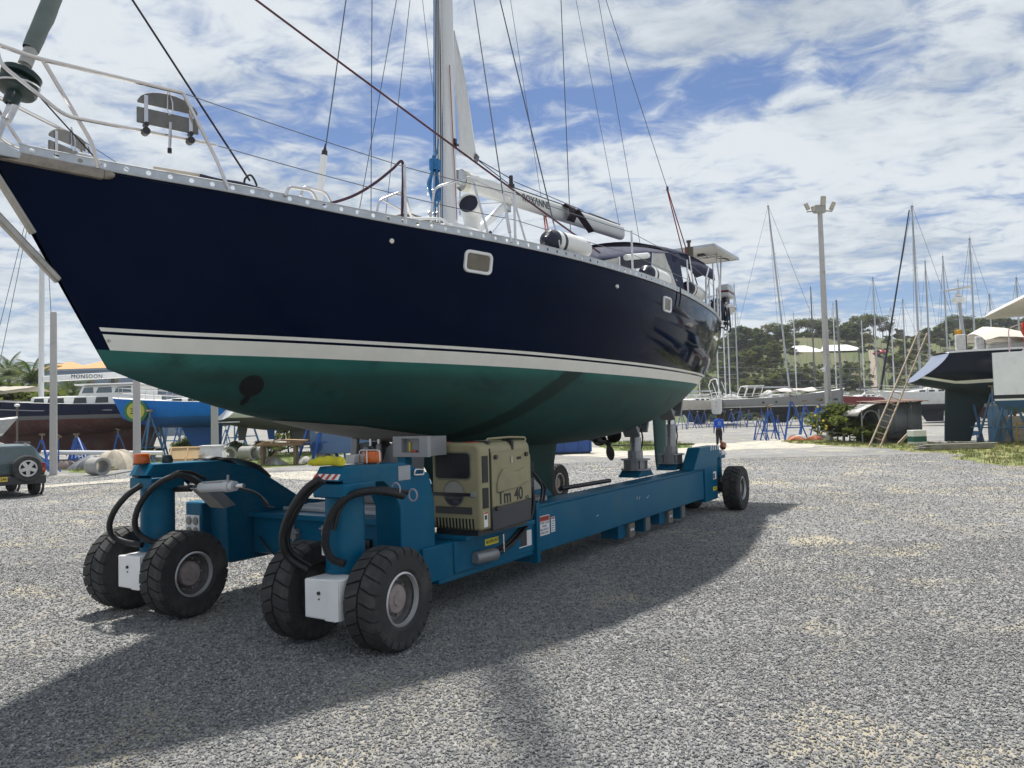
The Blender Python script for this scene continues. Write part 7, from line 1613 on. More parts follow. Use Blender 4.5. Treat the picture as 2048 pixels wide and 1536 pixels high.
heap('tarpaulin', 'beige tarpaulin heap right of the concrete pipe', 'tarpaulin', 234, 938, 1.15, .8, .85, mat('beige tarpaulin', (0.45, 0.40, 0.32), .8, 0, .2, 4, bump=.5, bscale=8), 2)
heap('tarpaulin', 'dark tarpaulin scrap between car and bundle of stands', 'tarpaulin', 130, 938, .9, .6, .40, mat('dark tarpaulin', (0.07, 0.05, 0.05), .7, 0, .3, 4, bump=.4, bscale=8), 3)
heap('sandbag_heap', 'white bags and scrap under the table of plywood', 'bags', 545, 930, .55, .4, .34, M_CANV, 4); heap('sandbag_heap', 'white bag on a block right of the plywood table', 'bags', 612, 926, .4, .35, .30, M_CANV, 5)
heap('scrap_heap', 'blue and white scrap between tarpaulin and second pole', 'scrap', 262, 936, .5, .4, .45, mat('pale blue scrap', (0.35, 0.40, 0.45), .6, 0, .5, 6), 6)
RB = random.Random(31); BX = [RB.uniform(130, 470) for _ in range(16)]; BRD = sorted(range(16), key=lambda k: BX[k])
for i in range(16):
    x = BX[i]; y = 944 - (x - 130) * .03 + RB.uniform(-6, 6); p = ground(x, y); L_ = RB.uniform(.5, 1.6); q = MB(); a = RB.uniform(-.5, .5)
    q.beam((0, 0, .05), (L_ * cos(a), L_ * sin(a), .05 + RB.uniform(0, .25)), RB.uniform(.06, .16), .035); o = q.build('board', (WD, M_STAND2, M_CANV, PLYD)[i % 4]); o.location = (p.x, p.y, 0); tag(o, 'loose board lying along the gravel edge, ' + ORDS[BRD.index(i)] + ' from the car', 'board', 'loose boards along the edge of the gravel on the left')
for i in range(9):
    x = RB.uniform(640, 800) if i > 5 else RB.uniform(1590, 1640); 
    if i > 5: continue
    p = ground(x, 880 + RB.uniform(-2, 3)); o = heap('scrap_piece', ORDS[i] + ' scrap piece on the grass beyond the stacked blue stands', 'scrap', x, 879 + RB.uniform(-2, 3), .5, .3, .28, (mat('orange scrap', (0.45, 0.14, 0.06), .7), mat('dark tarpaulin', (0, 0, 0)), M_CANV)[i % 3], 60 + i); o['group'] = 'scrap on the grass beyond the stacked stands'
# ------------------------------------------------------------------ shed, ladder, firewood
s0, s1 = ground(1762, 886), ground(1846, 884); ax = (s1 - s0); W_ = ax.length
SH_ = thing('corrugated_shed', 'low grey corrugated iron shed with a curved lean-to, behind the ladder', 'shed', s0, atan2(ax.y, ax.x))
CORR = mat('grey corrugated iron', (0.17, 0.185, 0.20), .5, .3, .15, 2.0, col2=(0.24, 0.25, 0.26), c2lo=.45, c2hi=.65, c2scale=1.0, streak=.2); RUST = mat('rusty roof edge', (0.16, 0.09, 0.065), .7, .1, .3, 5)
nsh = 3
for k in range(nsh):
    q = MB(); x0, x1 = W_ * k / nsh, W_ * (k + 1) / nsh - .01; n = 28
    q.grid([[(x0 + (x1 - x0) * i / n, -.022 * sin(i * pi / 2) - .004 * k, z) for z in (0.02, 2.0 + .05 * k / nsh)] for i in range(n + 1)]); o = q.build('wall_sheet', CORR, SH_, smooth=30); o.modifiers.new('t', 'SOLIDIFY').thickness = .008
q = MB(); q.box(0, W_, 2.4, 2.42, 0, 2.2); q.box(W_ - .02, W_, 0, 2.4, 0, 2.1); q.box(0, .02, .05, 2.4, 0, 2.1); q.build('wall', CORR, SH_)
for k in range(3):
    q = MB(); x0, x1 = -.2 + (W_ + .5) * k / 3, -.2 + (W_ + .5) * (k + 1) / 3 - .01
    q.grid([[(x0 + (x1 - x0) * i / 20, y, 2.06 + .03 * k + .06 * (y + .2) + .022 * sin(i * pi / 2) + (.05 * RND.random() if y < 0 else 0)) for y in (-.35, 2.5)] for i in range(21)]); o = q.build('roof_sheet', RUST, SH_, smooth=30); o.modifiers.new('t', 'SOLIDIFY').thickness = .012
q = MB(); q.grid([[(-1.25 + 1.5 * i / 12, y, 1.55 + .55 * sin(i / 12 * pi * .55) - (.12 if i == 0 else 0)) for y in (-.3, 2.0)] for i in range(13)]); o = q.build('lean_to_roof', mat('pale curled iron', (0.34, 0.33, 0.31), .5, .2, .2, 3), SH_); o.modifiers.new('t', 'SOLIDIFY').thickness = .012
for x in (-.98, -.1): q = MB(); q.cyl((x, -.15, 0), (x, -.15, 1.75), .04, n=8); q.build('post', M_GREY, SH_)
q = MB(); q.tube(arc_pts([(-.98, -.15, 1.2), (-.8, -.15, 1.6), (-.5, -.15, 1.72), (-.2, -.15, 1.6), (-.1, -.15, 1.2)], .2), .03, 6); q.build('arched_tube', M_GREY, SH_)
q = MB(); q.box(-.8, -.12, 1.2, 1.22, 0, 1.5); q.build('back_panel', mat('dark slats', (0.05, 0.055, 0.06), .7), SH_)
l0, l1 = ground(1748, 897), at(1846, 664, 37.6)
LD = thing('ladder', 'long worn wooden ladder leaning up to the navy yacht stern', 'ladder', l0); d = l1 - l0; ld = d.normalized(); sd = ld.cross(Vector((0, 1, 0))).normalized() * -1; sd = Vector((.94, -.2, 0)); sd = (sd - ld * sd.dot(ld)).normalized()
LW = mat('worn ladder wood', (0.33, 0.27, 0.20), .8, 0, .25, 6)
for s in (-1, 1): q = MB(); q.beam(sd * s * .21, d + sd * s * .19, .05, .09, (0, 1, 0)); q.build('stile', LW, LD)
for k in range(21): u = (k + .6) / 21; q = MB(); q.cyl(d * u - sd * .21, d * u + sd * .21, .022, n=6); q.build('rung', LW, LD)
r = random.Random(3)
LOGM = mat('dark firewood', (0.060, 0.050, 0.045), .9, 0, .4, 5, bump=.5, bscale=20)
LX = [1782 + r.random() * 52 for _ in range(17)]; LO = sorted(range(17), key=lambda k: LX[k])
for k in range(17):
    x = LX[k]; p = ground(x, 886 - 3 * r.random()); q = MB(); a = r.uniform(0, 3); L_ = r.uniform(.5, 1.1); z = .12 + .16 * (k % 5)
    q.tube([(-L_ / 2 * cos(a), -L_ / 2 * sin(a), r.uniform(-.05, .05)), (0, .03, .03), (L_ / 2 * cos(a), L_ / 2 * sin(a), r.uniform(-.05, .12))], [r.uniform(.09, .16), .13, r.uniform(.08, .15)], 8); o = q.build('log', LOGM); o.location = (p.x, p.y + .2 * r.random(), z); tag(o, 'dark split log in the firewood pile, ' + ORDS[LO.index(k)] + ' from the ladder', 'log', 'firewood logs piled in front of the shed')
p = ground(1797, 890); q = MB(); q.beam((0, 0, .05), (.55, -.1, .62), .16, .12); o = q.build('timber_block', LW); o.location = p; tag(o, 'pale squared timber leaning on the firewood pile', 'timber')
p = ground(1764, 888); q = MB(); q.box(-.18, .18, -.15, .15, 0, .42); o = q.build('brown_crate', mat('brown crate wood', (0.10, 0.06, 0.04), .8)); o.location = p; tag(o, 'small dark brown crate at the foot of the ladder', 'crate')
p = ground(1835, 890); th = thing('ice_box', 'white box with dark green band beside the firewood', 'box', p, .1)
q = MB(); q.box(-.35, .32, -.25, .25, 0, .72); q.build('body', M_WPAINT, th, bevel=.02); q = MB(); q.box(-.353, .323, -.253, .253, .16, .42); q.build('green_band', mat('dark green band', (0.008, 0.11, 0.075), .5), th)
p = ground(1915, 899); th = thing('timber_stack', 'stack of long grey planks lying on the gravel under the navy rudder', 'planks', p, radians(4)); PK = mat('silvered plank', (0.30, 0.285, 0.26), .85, 0, .2, 4, streak=1)
for k in range(7):
    q = MB(); z = .05 + .055 * (k // 2); L_ = r.uniform(1.2, 1.75); q.box(-L_ - .1 * (k % 3), L_ - .15 * (k % 2), -.35 + .32 * (k % 2), -.05 + .32 * (k % 2), z, z + .045); q.build('plank', PK, th)
p = ground(1932, 882); th = thing('tarp_table', 'low table draped with a light blue sheet under the navy yacht', 'table', p, .2); q = MB(); q.box(-.5, .5, -.35, .35, .46, .52); q.build('top', M_CANV, th)
for sx in (-1, 1):
    for sy_ in (-1, 1): q = MB(); q.cyl((sx * .42, sy_ * .28, 0), (sx * .42, sy_ * .28, .46), .03, n=6); q.build('leg', M_GREY, th)
q = MB(); q.grid([[(-.62 + 1.24 * i / 10, -.45 + .9 * j / 8, .535 + .03 * sin(i * 2.1 + j) - .16 * max(0, abs(i - 5) - 3.6) - .2 * max(0, abs(j - 4) - 2.8)) for j in range(9)] for i in range(11)]); o = q.build('sheet', mat('light blue sheet', (0.16, 0.33, 0.62), .8), th); o.modifiers.new('t', 'SOLIDIFY').thickness = .01
p = ground(1998, 884); th = thing('prop_post', 'light blue square prop under the catamaran bow', 'prop', p, .2); q = MB(); q.box(-.42, .42, -.2, .2, 0, 1.75); q.build('post', mat('light blue paint', (0.20, 0.34, 0.52), .6, 0, .15, 3), th, bevel=.02); q = MB(); q.box(-.5, .5, -.25, .25, 1.75, 1.9); q.build('cap', M_CANV, th)
p = ground(2040, 884); th = thing('timber_crib', 'pale timber crib block at the right edge', 'timber', p, 0); 
for k in range(4): q = MB(); q.box(-.6, .6, -.4, .4, .32 * k, .32 * k + .30); q.build('block', mat('pale block', (0.42, 0.36, 0.30), .8), th)
p = ground(2046, 890); th = thing('steel_rack', 'rusty yellow steel rack at the right edge', 'rack', p, .3)
for x in (-.3, .4): q = MB(); q.cyl((x, 0, 0), (x, 0, 1.0), .035, n=6); q.build('upright', mat('rusty yellow', (0.30, 0.20, 0.04), .7), th)
q = MB(); q.cyl((-.3, 0, .95), (.4, 0, .95), .035, n=6); q.build('cross_bar', mat('rusty yellow', (0, 0, 0)), th)
NP = NV.location; q = MB()
th = thing('bronze_propeller', 'dull bronze boat propeller behind the dark rudder', 'propeller', (NP.x + 2.9, NP.y - .35, 1.55), 0)
for k in range(3):
    a = 2 * pi * k / 3 + .5; q = MB(); q.grid([[(w * cos(a + 1.57) + rr * cos(a), .04 * i * (1 if w > 0 else -1) * .3, w * sin(a + 1.57) + rr * sin(a)) for w in (-.10 * sin(pi * (i + .5) / 6), .10 * sin(pi * (i + .5) / 6))] for i, rr in enumerate((.05, .12, .20, .28, .33))]); o = q.build('blade', mat('dull bronze', (0.16, 0.12, 0.04), .5, .3), th); o.modifiers.new('t', 'SOLIDIFY').thickness = .02
q = MB(); q.cyl((0, -.12, 0), (0, .12, 0), .08, n=10); q.build('hub', mat('dull bronze', (0, 0, 0)), th)
# ------------------------------------------------------------------ the parked car
cw = ground(68, 989); hd = radians(138)
CAR = thing('parked_car', 'dusty green-grey small off-roader with spare wheel on its tailgate at the left edge', 'car', (cw.x, cw.y, 0), hd, scale=.9)
CPAINT = mat('dusty grey-green car paint', (0.070, 0.105, 0.115), .28, .25, .08, 2, coat=.5); CPLAST = mat('grey bumper plastic', (0.035, 0.038, 0.043), .6, 0, .15, 5)
ox, oy = -.62, .70      # right rear wheel sits at the local origin, so the body is shifted against it
def sec(x, hb, hw, hr, zb, zw, zr): 
    return [(x + ox, y + oy, z) for y, z in ((-hb, zb), (-hw, zb + .18), (-hw, zw - .06), (-hw * .985, zw), (-hr - .02, zr - .07), (-hr + .08, zr), (hr - .08, zr), (hr + .02, zr - .07), (hw * .985, zw), (hw, zw - .06), (hw, zb + .18), (hb, zb))]
q = MB(); q.grid([sec(0.0, .72, .80, .70, .42, 1.0, 1.02), sec(.02, .74, .82, .70, .38, 1.0, 1.05), sec(.26, .76, .84, .60, .36, 1.0, 1.54), sec(.5, .78, .845, .60, .36, 1.0, 1.585), sec(1.6, .78, .845, .62, .34, 1.0, 1.60), sec(2.0, .78, .845, .62, .34, 1.0, 1.56), sec(2.75, .78, .84, .70, .34, .98, 1.02), sec(3.6, .74, .81, .70, .36, .90, .94), sec(3.75, .68, .75, .62, .42, .80, .82)], close=False)
a = sec(0.0, .72, .80, .70, .42, 1.0, 1.02); b_ = sec(3.75, .68, .75, .62, .42, .80, .82); q.add(a, [tuple(range(12))]); q.add(b_, [tuple(range(12))]); q.build('body', CPAINT, CAR, smooth=35)
def rear(name, y0, y1, z0, z1, xo, m, par=CAR, slope=0.0, bevel=.0, th_=.012):
    q = MB(); q.prism([(xo - th_ + ox, z0), (xo + ox, z0), (xo + slope + ox, z1), (xo + slope - th_ + ox, z1)], y0 + oy, y1 + oy, 'y'); return q.build(name, m, par, bevel=bevel)
rear('rear_window', -.60, .60, 1.06, 1.50, .025, mat('tinted car glass', (0.05, 0.075, 0.085), .06, spec=.7), slope=.215)
rear('bumper', -.82, .82, .38, .64, -.02, CPLAST, th_=.12, bevel=.03)
rear('lower_trim', -.80, .80, .64, .72, .0, CPLAST)
TL = mat('red tail light', (0.36, 0.015, 0.012), .2, 0, .1, 8, spec=.6)
for s in (-1, 1): 
    t_ = rear('tail_light', s * .62 if s > 0 else -.83, .83 if s > 0 else -.62, .72, 1.0, -.004, TL); rear('lamp_lens', (.64 if s > 0 else -.80), (.80 if s > 0 else -.64), .78, .86, -.016, mat('orange lens', (0.6, 0.2, 0.08), .2), t_)
pl_ = rear('number_plate', .22, .62, .50, .64, -.145, mat('yellow number plate', (0.62, 0.46, 0.07), .5)); text('plate_lettering', 'P4K 246', .10, frame((-.16 + ox, .42 + oy, .57), (0, -1, 0), (0, 0, 1)), M_INK, pl_, .001, bold=.001)
for s in (-1, 1):
    q = MB(); q.tube([(.35 + ox, s * .52 + oy, 1.60), (.5 + ox, s * .52 + oy, 1.64), (1.9 + ox, s * .52 + oy, 1.64), (2.0 + ox, s * .52 + oy, 1.58)], .018, 6); q.build('roof_rail', M_BLACKPL, CAR)
    for x0, x1, xr in ((.40, 1.12, .12), (1.2, 1.95, 0)):
        q = MB(); q.add([(x0 + ox, s * .834 + oy, 1.03), (x1 + ox, s * .834 + oy, 1.03), (x1 - .03 + ox, s * .655 + oy, 1.50), (x0 + xr + ox, s * .645 + oy, 1.50)], [(0, 1, 2, 3)]); q.build('side_window', mat('tinted car glass', (0, 0, 0)), CAR)
    for xw in (.62, 2.95):
        q = MB(); q.lathe([(.40, -.02), (.40, .03), (.33, .03), (.33, -.02)], (xw + ox, s * .845 + oy, .36), (0, s, 0), 24); q.build('wheel_arch', CPLAST, CAR)
def carwheel(c, ax, rr=.335, name='wheel', alloy=True):
    q = MB(); q.lathe([(rr * .60, -.10), (rr * .9, -.105), (rr, -.07), (rr, .07), (rr * .9, .105), (rr * .60, .10)], c, ax, 28); w_ = q.build(name, M_TYRE, CAR, smooth=40)
    ALM = mat('silver alloy', (0.62, 0.62, 0.62), .35, .4)
    q = MB(); q.lathe([(rr * .62, .095), (rr * .60, .10), (rr * .54, .075), (rr * .54, .02), (0, .02)], c, ax, 28); rm = q.build('rim_well', M_BLACKPL, w_)
    q = MB(); q.lathe([(rr * .62, .09), (rr * .62, .108), (rr * .52, .104), (rr * .52, .085)], c, ax, 28); a_ = Vector(ax).normalized(); u = a_.cross(Vector((0, 0, 1))); u = u.normalized() if u.length > .1 else Vector((1, 0, 0)); v = a_.cross(u)
    for k in range(5):
        t = 2 * pi * k / 5 + .3; dd = u * cos(t) + v * sin(t); q.beam(Vector(c) + a_ * .088 + dd * rr * .10, Vector(c) + a_ * .092 + dd * rr * .56, rr * .26, .03, a_)
    q.cyl(Vector(c) + a_ * .07, Vector(c) + a_ * .105, rr * .2, n=14); q.build('rim', ALM, w_)
    return w_
for xw in (.62, 2.95):
    for s in (-1, 1): carwheel((xw + ox, s * .70 + oy, .335), (0, s, 0))
carwheel((-.13 + ox, -.30 + oy, .86), (-1, 0, 0), .40, 'spare_wheel')
# ------------------------------------------------------------------ the walking man
pp = ground(1439, 893); MAN = thing('person', 'man in a blue long-sleeved shirt and dark trousers walking away along the pale track', 'person', (pp.x, pp.y, 0), radians(4), scale=.985)
def skin(name, verts, edges, rads, m, parent, sub=2, root=0):
    me = bpy.data.meshes.new(name); me.from_pydata(verts, edges, []); o = bpy.data.objects.new(name, me); COL.objects.link(o); o.parent = parent
    md = o.modifiers.new('skin', 'SKIN'); md.use_smooth_shade = True
    for i, rr in enumerate(rads): me.skin_vertices[0].data[i].radius = rr if isinstance(rr, tuple) else (rr, rr)
    me.skin_vertices[0].data[root].use_root = True
    ss = o.modifiers.new('sub', 'SUBSURF'); ss.levels = sub; ss.render_levels = sub
    me.materials.append(m); return o
SKN = mat('dark skin', (0.060, 0.032, 0.020), .55, 0, .12, 10)
V = [(0, 0, .92), (0, .01, 1.10), (0, .0, 1.30), (0, -.01, 1.43), (0, .0, 1.50), (0, .02, 1.58), (0, .03, 1.67)]
E = [(0, 1), (1, 2), (2, 3), (3, 4), (4, 5), (5, 6)]; Rr = [(.15, .11), (.14, .10), (.165, .11), (.10, .08), .055, (.075, .09), (.072, .088)]
def chain(start, pts, rs):
    prev = start
    for p, rr in zip(pts, rs): V.append(p); Rr.append(rr); E.append((prev, len(V) - 1)); prev = len(V) - 1
    return prev
for s in (-1, 1):
    yb = .02 if s < 0 else -.03
    chain(0, [(s * .095, 0, .86), (s * .10, (.05 if s > 0 else -.04), .50), (s * .095, (-.05 if s > 0 else .06), .10), (s * .10, (.02 if s > 0 else .12), .045)], [.095, .062, .045, .038])
    w_ = chain(3, [(s * .19, 0, 1.405), (s * .245, -.01, 1.13), (s * .275, .03 * s, .90), (s * .285, .04 * s, .83)], [.058, .046, .034, (.040, .024)])
    for k, (dx, dy, ln) in enumerate(((-.03, .012, .085), (-.012, .006, .098), (.008, -.002, .092), (.024, -.012, .07))):
        chain(w_, [(s * (.285 + .004 * k), .04 * s + dx, .795), (s * (.287 + .004 * k), .04 * s + dx * 1.1, .795 - ln * .5), (s * (.28 + .004 * k), .04 * s + dx * 1.0, .795 - ln * .9)], [.011, .0095, .008])
    chain(w_, [(s * .268, .04 * s + .045, .815), (s * .258, .04 * s + .06, .775)], [.013, .010])
BODY = skin('body', V, E, Rr, SKN, MAN)
SHIRT = mat('royal blue shirt', (0.012, 0.085, 0.50), .85, 0, .15, 8, bump=.3, bscale=25); TROU = mat('dark trousers', (0.012, 0.013, 0.018), .9, 0, .2, 10, bump=.3, bscale=20)
V2 = [(0, 0, .98), (0, .0, 1.10), (0, .0, 1.30), (0, -.01, 1.44), (0, 0, 1.49)]; E2 = [(0, 1), (1, 2), (2, 3), (3, 4)]; R2 = [(.195, .135), (.185, .13), (.20, .135), (.13, .10), (.068, .065)]
for s in (-1, 1):
    b0 = len(V2); V2 += [(s * .19, 0, 1.41), (s * .248, -.01, 1.13), (s * .274, .03 * s, .925)]; R2 += [.075, .062, .046]; E2 += [(3, b0), (b0, b0 + 1), (b0 + 1, b0 + 2)]
skin('shirt', V2, E2, R2, SHIRT, MAN)
V3 = [(0, 0, 1.0), (0, 0, .92)]; E3 = [(0, 1)]; R3 = [(.165, .12), (.17, .125)]
for s in (-1, 1):
    b0 = len(V3); V3 += [(s * .098, 0, .84), (s * .10, (.05 if s > 0 else -.04), .50), (s * .095, (-.045 if s > 0 else .055), .10)]; R3 += [.115, .085, .068]; E3 += [(1, b0), (b0, b0 + 1), (b0 + 1, b0 + 2)]
skin('trousers', V3, E3, R3, TROU, MAN)
q = MB(); q.ball((0, .025, 1.665), .086, .103, .10, 16, 10); q.build('hair', mat('black hair', (0.006, 0.006, 0.006), .8), MAN)
q = MB(); q.ball((0, .135, 1.635), .014, .02, .02, 8, 6); q.build('nose', SKN, MAN)
for s in (-1, 1):
    q = MB(); q.ball((s * .083, .02, 1.63), .012, .022, .032, 8, 6); q.build('ear', SKN, MAN)
    q = MB(); q.ball((s * .032, .118, 1.655), .013, .008, .009, 8, 6); q.build('eye', mat('eye white', (0.6, 0.6, 0.58), .2), MAN)
    q = MB(); q.cbox((s * .10, (.06 if s > 0 else .14), .035), .09, .26, .07); q.build('shoe', M_BLACKPL, MAN, bevel=.025)
q = MB(); q.tube([(.075 * cos(a), -.142 - .006 * cos(a) ** 2, 1.29 + .075 * sin(a)) for a in [2 * pi * k / 24 for k in range(24)]], .0085, 5, closed=True); q.tube([(.01, -.147, 1.25), (-.01, -.148, 1.29), (.015, -.147, 1.33)], .009, 5); q.build('shirt_print', mat('pale shirt print', (0.40, 0.50, 0.72), .8), MAN)
q = MB(); q.tube([(-.10, -.140, 1.17), (0, -.147, 1.165), (.10, -.140, 1.17)], .008, 5); q.build('shirt_print', mat('pale shirt print', (0, 0, 0)), MAN)
q = MB(); q.tube([ground(1225, 893) + Vector((0, 0, .06)), ground(1300, 892) + Vector((0, 0, .06)), ground(1388, 890) + Vector((0, 0, .05))], .05, 6); o = q.build('black_pipe', M_BLACKPL); tag(o, 'thin black pipe lying across the green grass patch', 'pipe')
# ------------------------------------------------------------------ the hill, house, trees
def sstep(a, b, x): t = min(1, max(0, (x - a) / (b - a))); return t * t * (3 - 2 * t)
def skyline(px):
    return float(np.interp(px, [1300, 1400, 1450, 1500, 1560, 1620, 1700, 1760, 1800, 1860, 1930, 2000, 2100, 2300, 2600], [800, 722, 700, 690, 680, 676, 676, 674, 678, 676, 670, 668, 668, 676, 700]))
def hill_h(x, y):
    px = 1024 + FPX * x / y; hz = 836 - .026 * (px - 1024); top = max(0, (hz - skyline(px)) * 262 / FPX + EYE)
    u = sstep(150, 262, y); u2 = 1 - .35 * sstep(300, 420, y)
    return max(0, top * (u ** .9) * u2 + (.8 * sin(x * .11 + 1) * cos(y * .09) * u))
HM_ = mat('hillside grass', (0.075, 0.098, 0.028), .95, 0, .3, .12, col2=(0.115, 0.105, 0.048), c2lo=.45, c2hi=.65, c2scale=.05, bump=.8, bscale=.6)
q = MB(); q.grid([[(px_ * y / FPX, y, hill_h(px_ * y / FPX, y) - .15) for px_ in [a - 1024 for a in range(1330, 2640, 20)]] for y in [146, 152, 160, 168, 176, 184, 192, 200, 208, 216, 224, 232, 240, 248, 256, 264, 275, 290, 320, 380, 440]])
HILL = tag(q.build('hill', HM_, smooth=60), kind='structure')
def hill_at(px, y): x = (px - 1024) * y / FPX; return Vector((x, y, hill_h(x, y)))
LEAF = [mat('olive leaf', (0.095, 0.120, 0.030), .7, 0, .35, .5), mat('dark leaf', (0.060, 0.092, 0.028), .7, 0, .35, .5), mat('fresh leaf', (0.120, 0.150, 0.030), .7, 0, .35, .5), mat('dry leaf', (0.135, 0.110, 0.050), .8, 0, .35, .5)]
def leafy(m, amount=.45):
    t = m.node_tree; b = t.nodes['Principled BSDF']; b.inputs['Specular IOR Level'].default_value = .25; out = [n for n in t.nodes if n.type == 'OUTPUT_MATERIAL'][0]
    tr = t.nodes.new('ShaderNodeBsdfTranslucent'); t.links.new(b.inputs['Base Color'].links[0].from_socket, tr.inputs[0]); mx = t.nodes.new('ShaderNodeMixShader'); mx.inputs[0].default_value = amount
    t.links.new(b.outputs[0], mx.inputs[1]); t.links.new(tr.outputs[0], mx.inputs[2]); t.links.new(mx.outputs[0], out.inputs[0])
for m in LEAF: leafy(m)
BARK = mat('grey bark', (0.11, 0.095, 0.08), .9, 0, .3, 3)
def crown_mesh(name, n_cl, n_leaf, rx, rz, zc, ls, seed, mats, flat=.55):
    r = random.Random(seed); V_ = []; F_ = []; MI = []
    for c in range(n_cl):
        a = r.uniform(0, 2 * pi); rr = r.random() ** .5; h = r.uniform(-1, 1); k = sqrt(max(0.05, 1 - h * h)); cx, cy, cz = rx * rr * k * cos(a), rx * rr * k * sin(a), zc + rz * h * (.55 + .45 * r.random())
        cr = rx * r.uniform(.22, .40); mi = 0 if r.random() < .55 else r.randrange(len(mats))
        for l in range(n_leaf):
            d = Vector((r.gauss(0, 1), r.gauss(0, 1), r.gauss(0, 1))).normalized() * cr * r.random() ** .4; p = Vector((cx, cy, cz)) + Vector((d.x, d.y, d.z * flat))
            t = Vector((r.gauss(0, 1), r.gauss(0, 1), r.gauss(0, .6))).normalized(); u = t.cross(Vector((r.gauss(0, .5), r.gauss(0, .5), 1))).normalized(); s_ = ls * r.uniform(.6, 1.4); o = len(V_)
            V_ += [p - t * s_, p + u * s_ * .5, p + t * s_, p - u * s_ * .5]; F_.append((o, o + 1, o + 2, o + 3)); MI.append(mi)
    me = bpy.data.meshes.new(name); me.from_pydata([tuple(v) for v in V_], [], F_)
    for m in mats: me.materials.append(m)
    me.polygons.foreach_set('material_index', MI); me.update(); return me
def tree_proto(kind, label, n_cl, n_leaf, rx, rz, h, ls, seed, mats, limbs=4):
    th = thing(kind, label, 'tree', (0, 0, 0)); r = random.Random(seed + 99); zc = h - rz
    q = MB(); q.tube([(0, 0, -.5), (r.uniform(-.1, .1) * h * .2, 0, zc * .5), (r.uniform(-.1, .1) * h * .2, .1, zc)], [.05 * h * .5, .04 * h * .5, .02 * h * .5], 7)
    for k in range(limbs):
        a = 2 * pi * k / limbs + r.random(); q.tube([(0, 0, zc * r.uniform(.45, .8)), (rx * .4 * cos(a), rx * .4 * sin(a), zc), (rx * .75 * cos(a), rx * .75 * sin(a), zc + rz * .45)], [.016 * h, .010 * h, .004 * h], 5)
    q.build('trunk', BARK, th); o = bpy.data.objects.new('crown', crown_mesh('crown', n_cl, n_leaf, rx, rz, zc, ls, seed, mats)); COL.objects.link(o); o.parent = th; return th
PROT = [tree_proto('hill_tree', 'round olive-green tree on the hillside', 26, 95, 4.2, 2.8, 7.5, .36, 1, [LEAF[0], LEAF[1], LEAF[2]]),
        tree_proto('hill_tree', 'dark broad tree on the hillside', 30, 95, 5.0, 2.6, 7.0, .36, 2, [LEAF[1], LEAF[0], LEAF[1]]),
        tree_proto('hill_tree', 'flat-topped open tree on the ridge', 22, 70, 5.6, 1.8, 8.0, .34, 3, [LEAF[0], LEAF[2], LEAF[3]], 6),
        tree_proto('hill_tree', 'bushy fresh-green tree on the hillside', 20, 90, 3.2, 2.4, 5.0, .34, 4, [LEAF[2], LEAF[0], LEAF[2]]),
        tree_proto('hill_tree', 'thin half-bare brownish tree on the ridge', 16, 50, 3.8, 3.0, 8.0, .30, 5, [LEAF[3], LEAF[0], LEAF[3]], 7)]
PN = ['round olive-green tree', 'dark broad tree', 'flat-topped open tree', 'bushy fresh-green tree', 'thin half-bare brownish tree']
used_p = set(); rt = random.Random(77)
def put_tree(k, p, sc, label):
    rz_ = rt.uniform(0, 6)
    if k not in used_p:
        used_p.add(k); o = PROT[k]; o.location = p; o.scale = (sc,) * 3; o.rotation_euler.z = rz_; o['label'] = label; o['group'] = 'trees covering the hill on the right'; return
    dup(PROT[k], p, rz_, label, 'trees covering the hill on the right', sc)
# ridge and slope trees: photo pixel, distance, kind, size
TL_ = [(1468, 236, 1, 1.05), (1490, 240, 1, 1.2), (1512, 244, 0, .9), (1450, 232, 0, .9), (1535, 254, 4, .9), (1556, 260, 2, .95), (1578, 258, 1, .9), (1602, 262, 2, 1.1), (1626, 262, 2, 1.15), (1648, 260, 0, 1.0), (1668, 260, 2, 1.1), (1690, 262, 1, .95), (1712, 262, 0, 1.15), (1730, 264, 2, 1.35), (1752, 264, 2, 1.3), (1770, 262, 4, 1.1), (1784, 262, 4, 1.0),
       (1900, 262, 1, 1.1), (1922, 264, 2, 1.25), (1944, 264, 1, 1.2), (1965, 262, 0, 1.1), (1990, 262, 2, 1.1), (2020, 262, 1, 1.1), (2050, 262, 0, 1.1), (2090, 262, 2, 1.1),
       (1455, 200, 3, 1.0), (1475, 205, 0, .8), (1500, 208, 3, 1.1), (1522, 210, 1, .8), (1545, 214, 0, .8), (1462, 178, 3, 1.0), (1492, 180, 3, 1.1), (1520, 184, 0, .7), (1548, 186, 3, 1.0), (1572, 190, 3, 1.0), (1596, 188, 1, .65), (1618, 190, 3, 1.0), (1642, 186, 0, .7), (1668, 190, 3, .9), (1690, 184, 1, .6), (1712, 182, 3, .8), (1700, 196, 3, .8), (1735, 170, 3, .7), (1440, 165, 3, 1.0), (1480, 162, 3, 1.0), (1515, 164, 3, .9), (1560, 166, 3, 1.0), (1600, 166, 1, .6), (1640, 168, 3, .9), (1680, 166, 3, .9), (1715, 162, 1, .6), (1742, 225, 4, .7), (1790, 205, 3, .8), (1815, 200, 0, .7), (1830, 215, 3, 1.0), (1805, 178, 3, .7), (1840, 185, 1, .7), (1700, 232, 1, .8), (1680, 240, 0, .8), (1640, 244, 1, .8), (1720, 240, 1, .9), (1560, 236, 1, .8), (1530, 228, 1, .9), (1585, 222, 3, .9), (1860, 240, 3, 1.0), (1890, 235, 0, .8), (1930, 230, 3, 1.0), (1980, 236, 1, .9), (2030, 230, 3, 1.0)]
posn = ['low on the slope', 'midway up the slope', 'on the ridge line']
def row_of(px, y): return ('on the ridge line' if y > 249 else 'on the slope left of the white-roofed house' if px < 1565 else 'on the slope around the white-roofed house' if px < 1745 else 'on the slope right of the hill track')
rows_ = {}
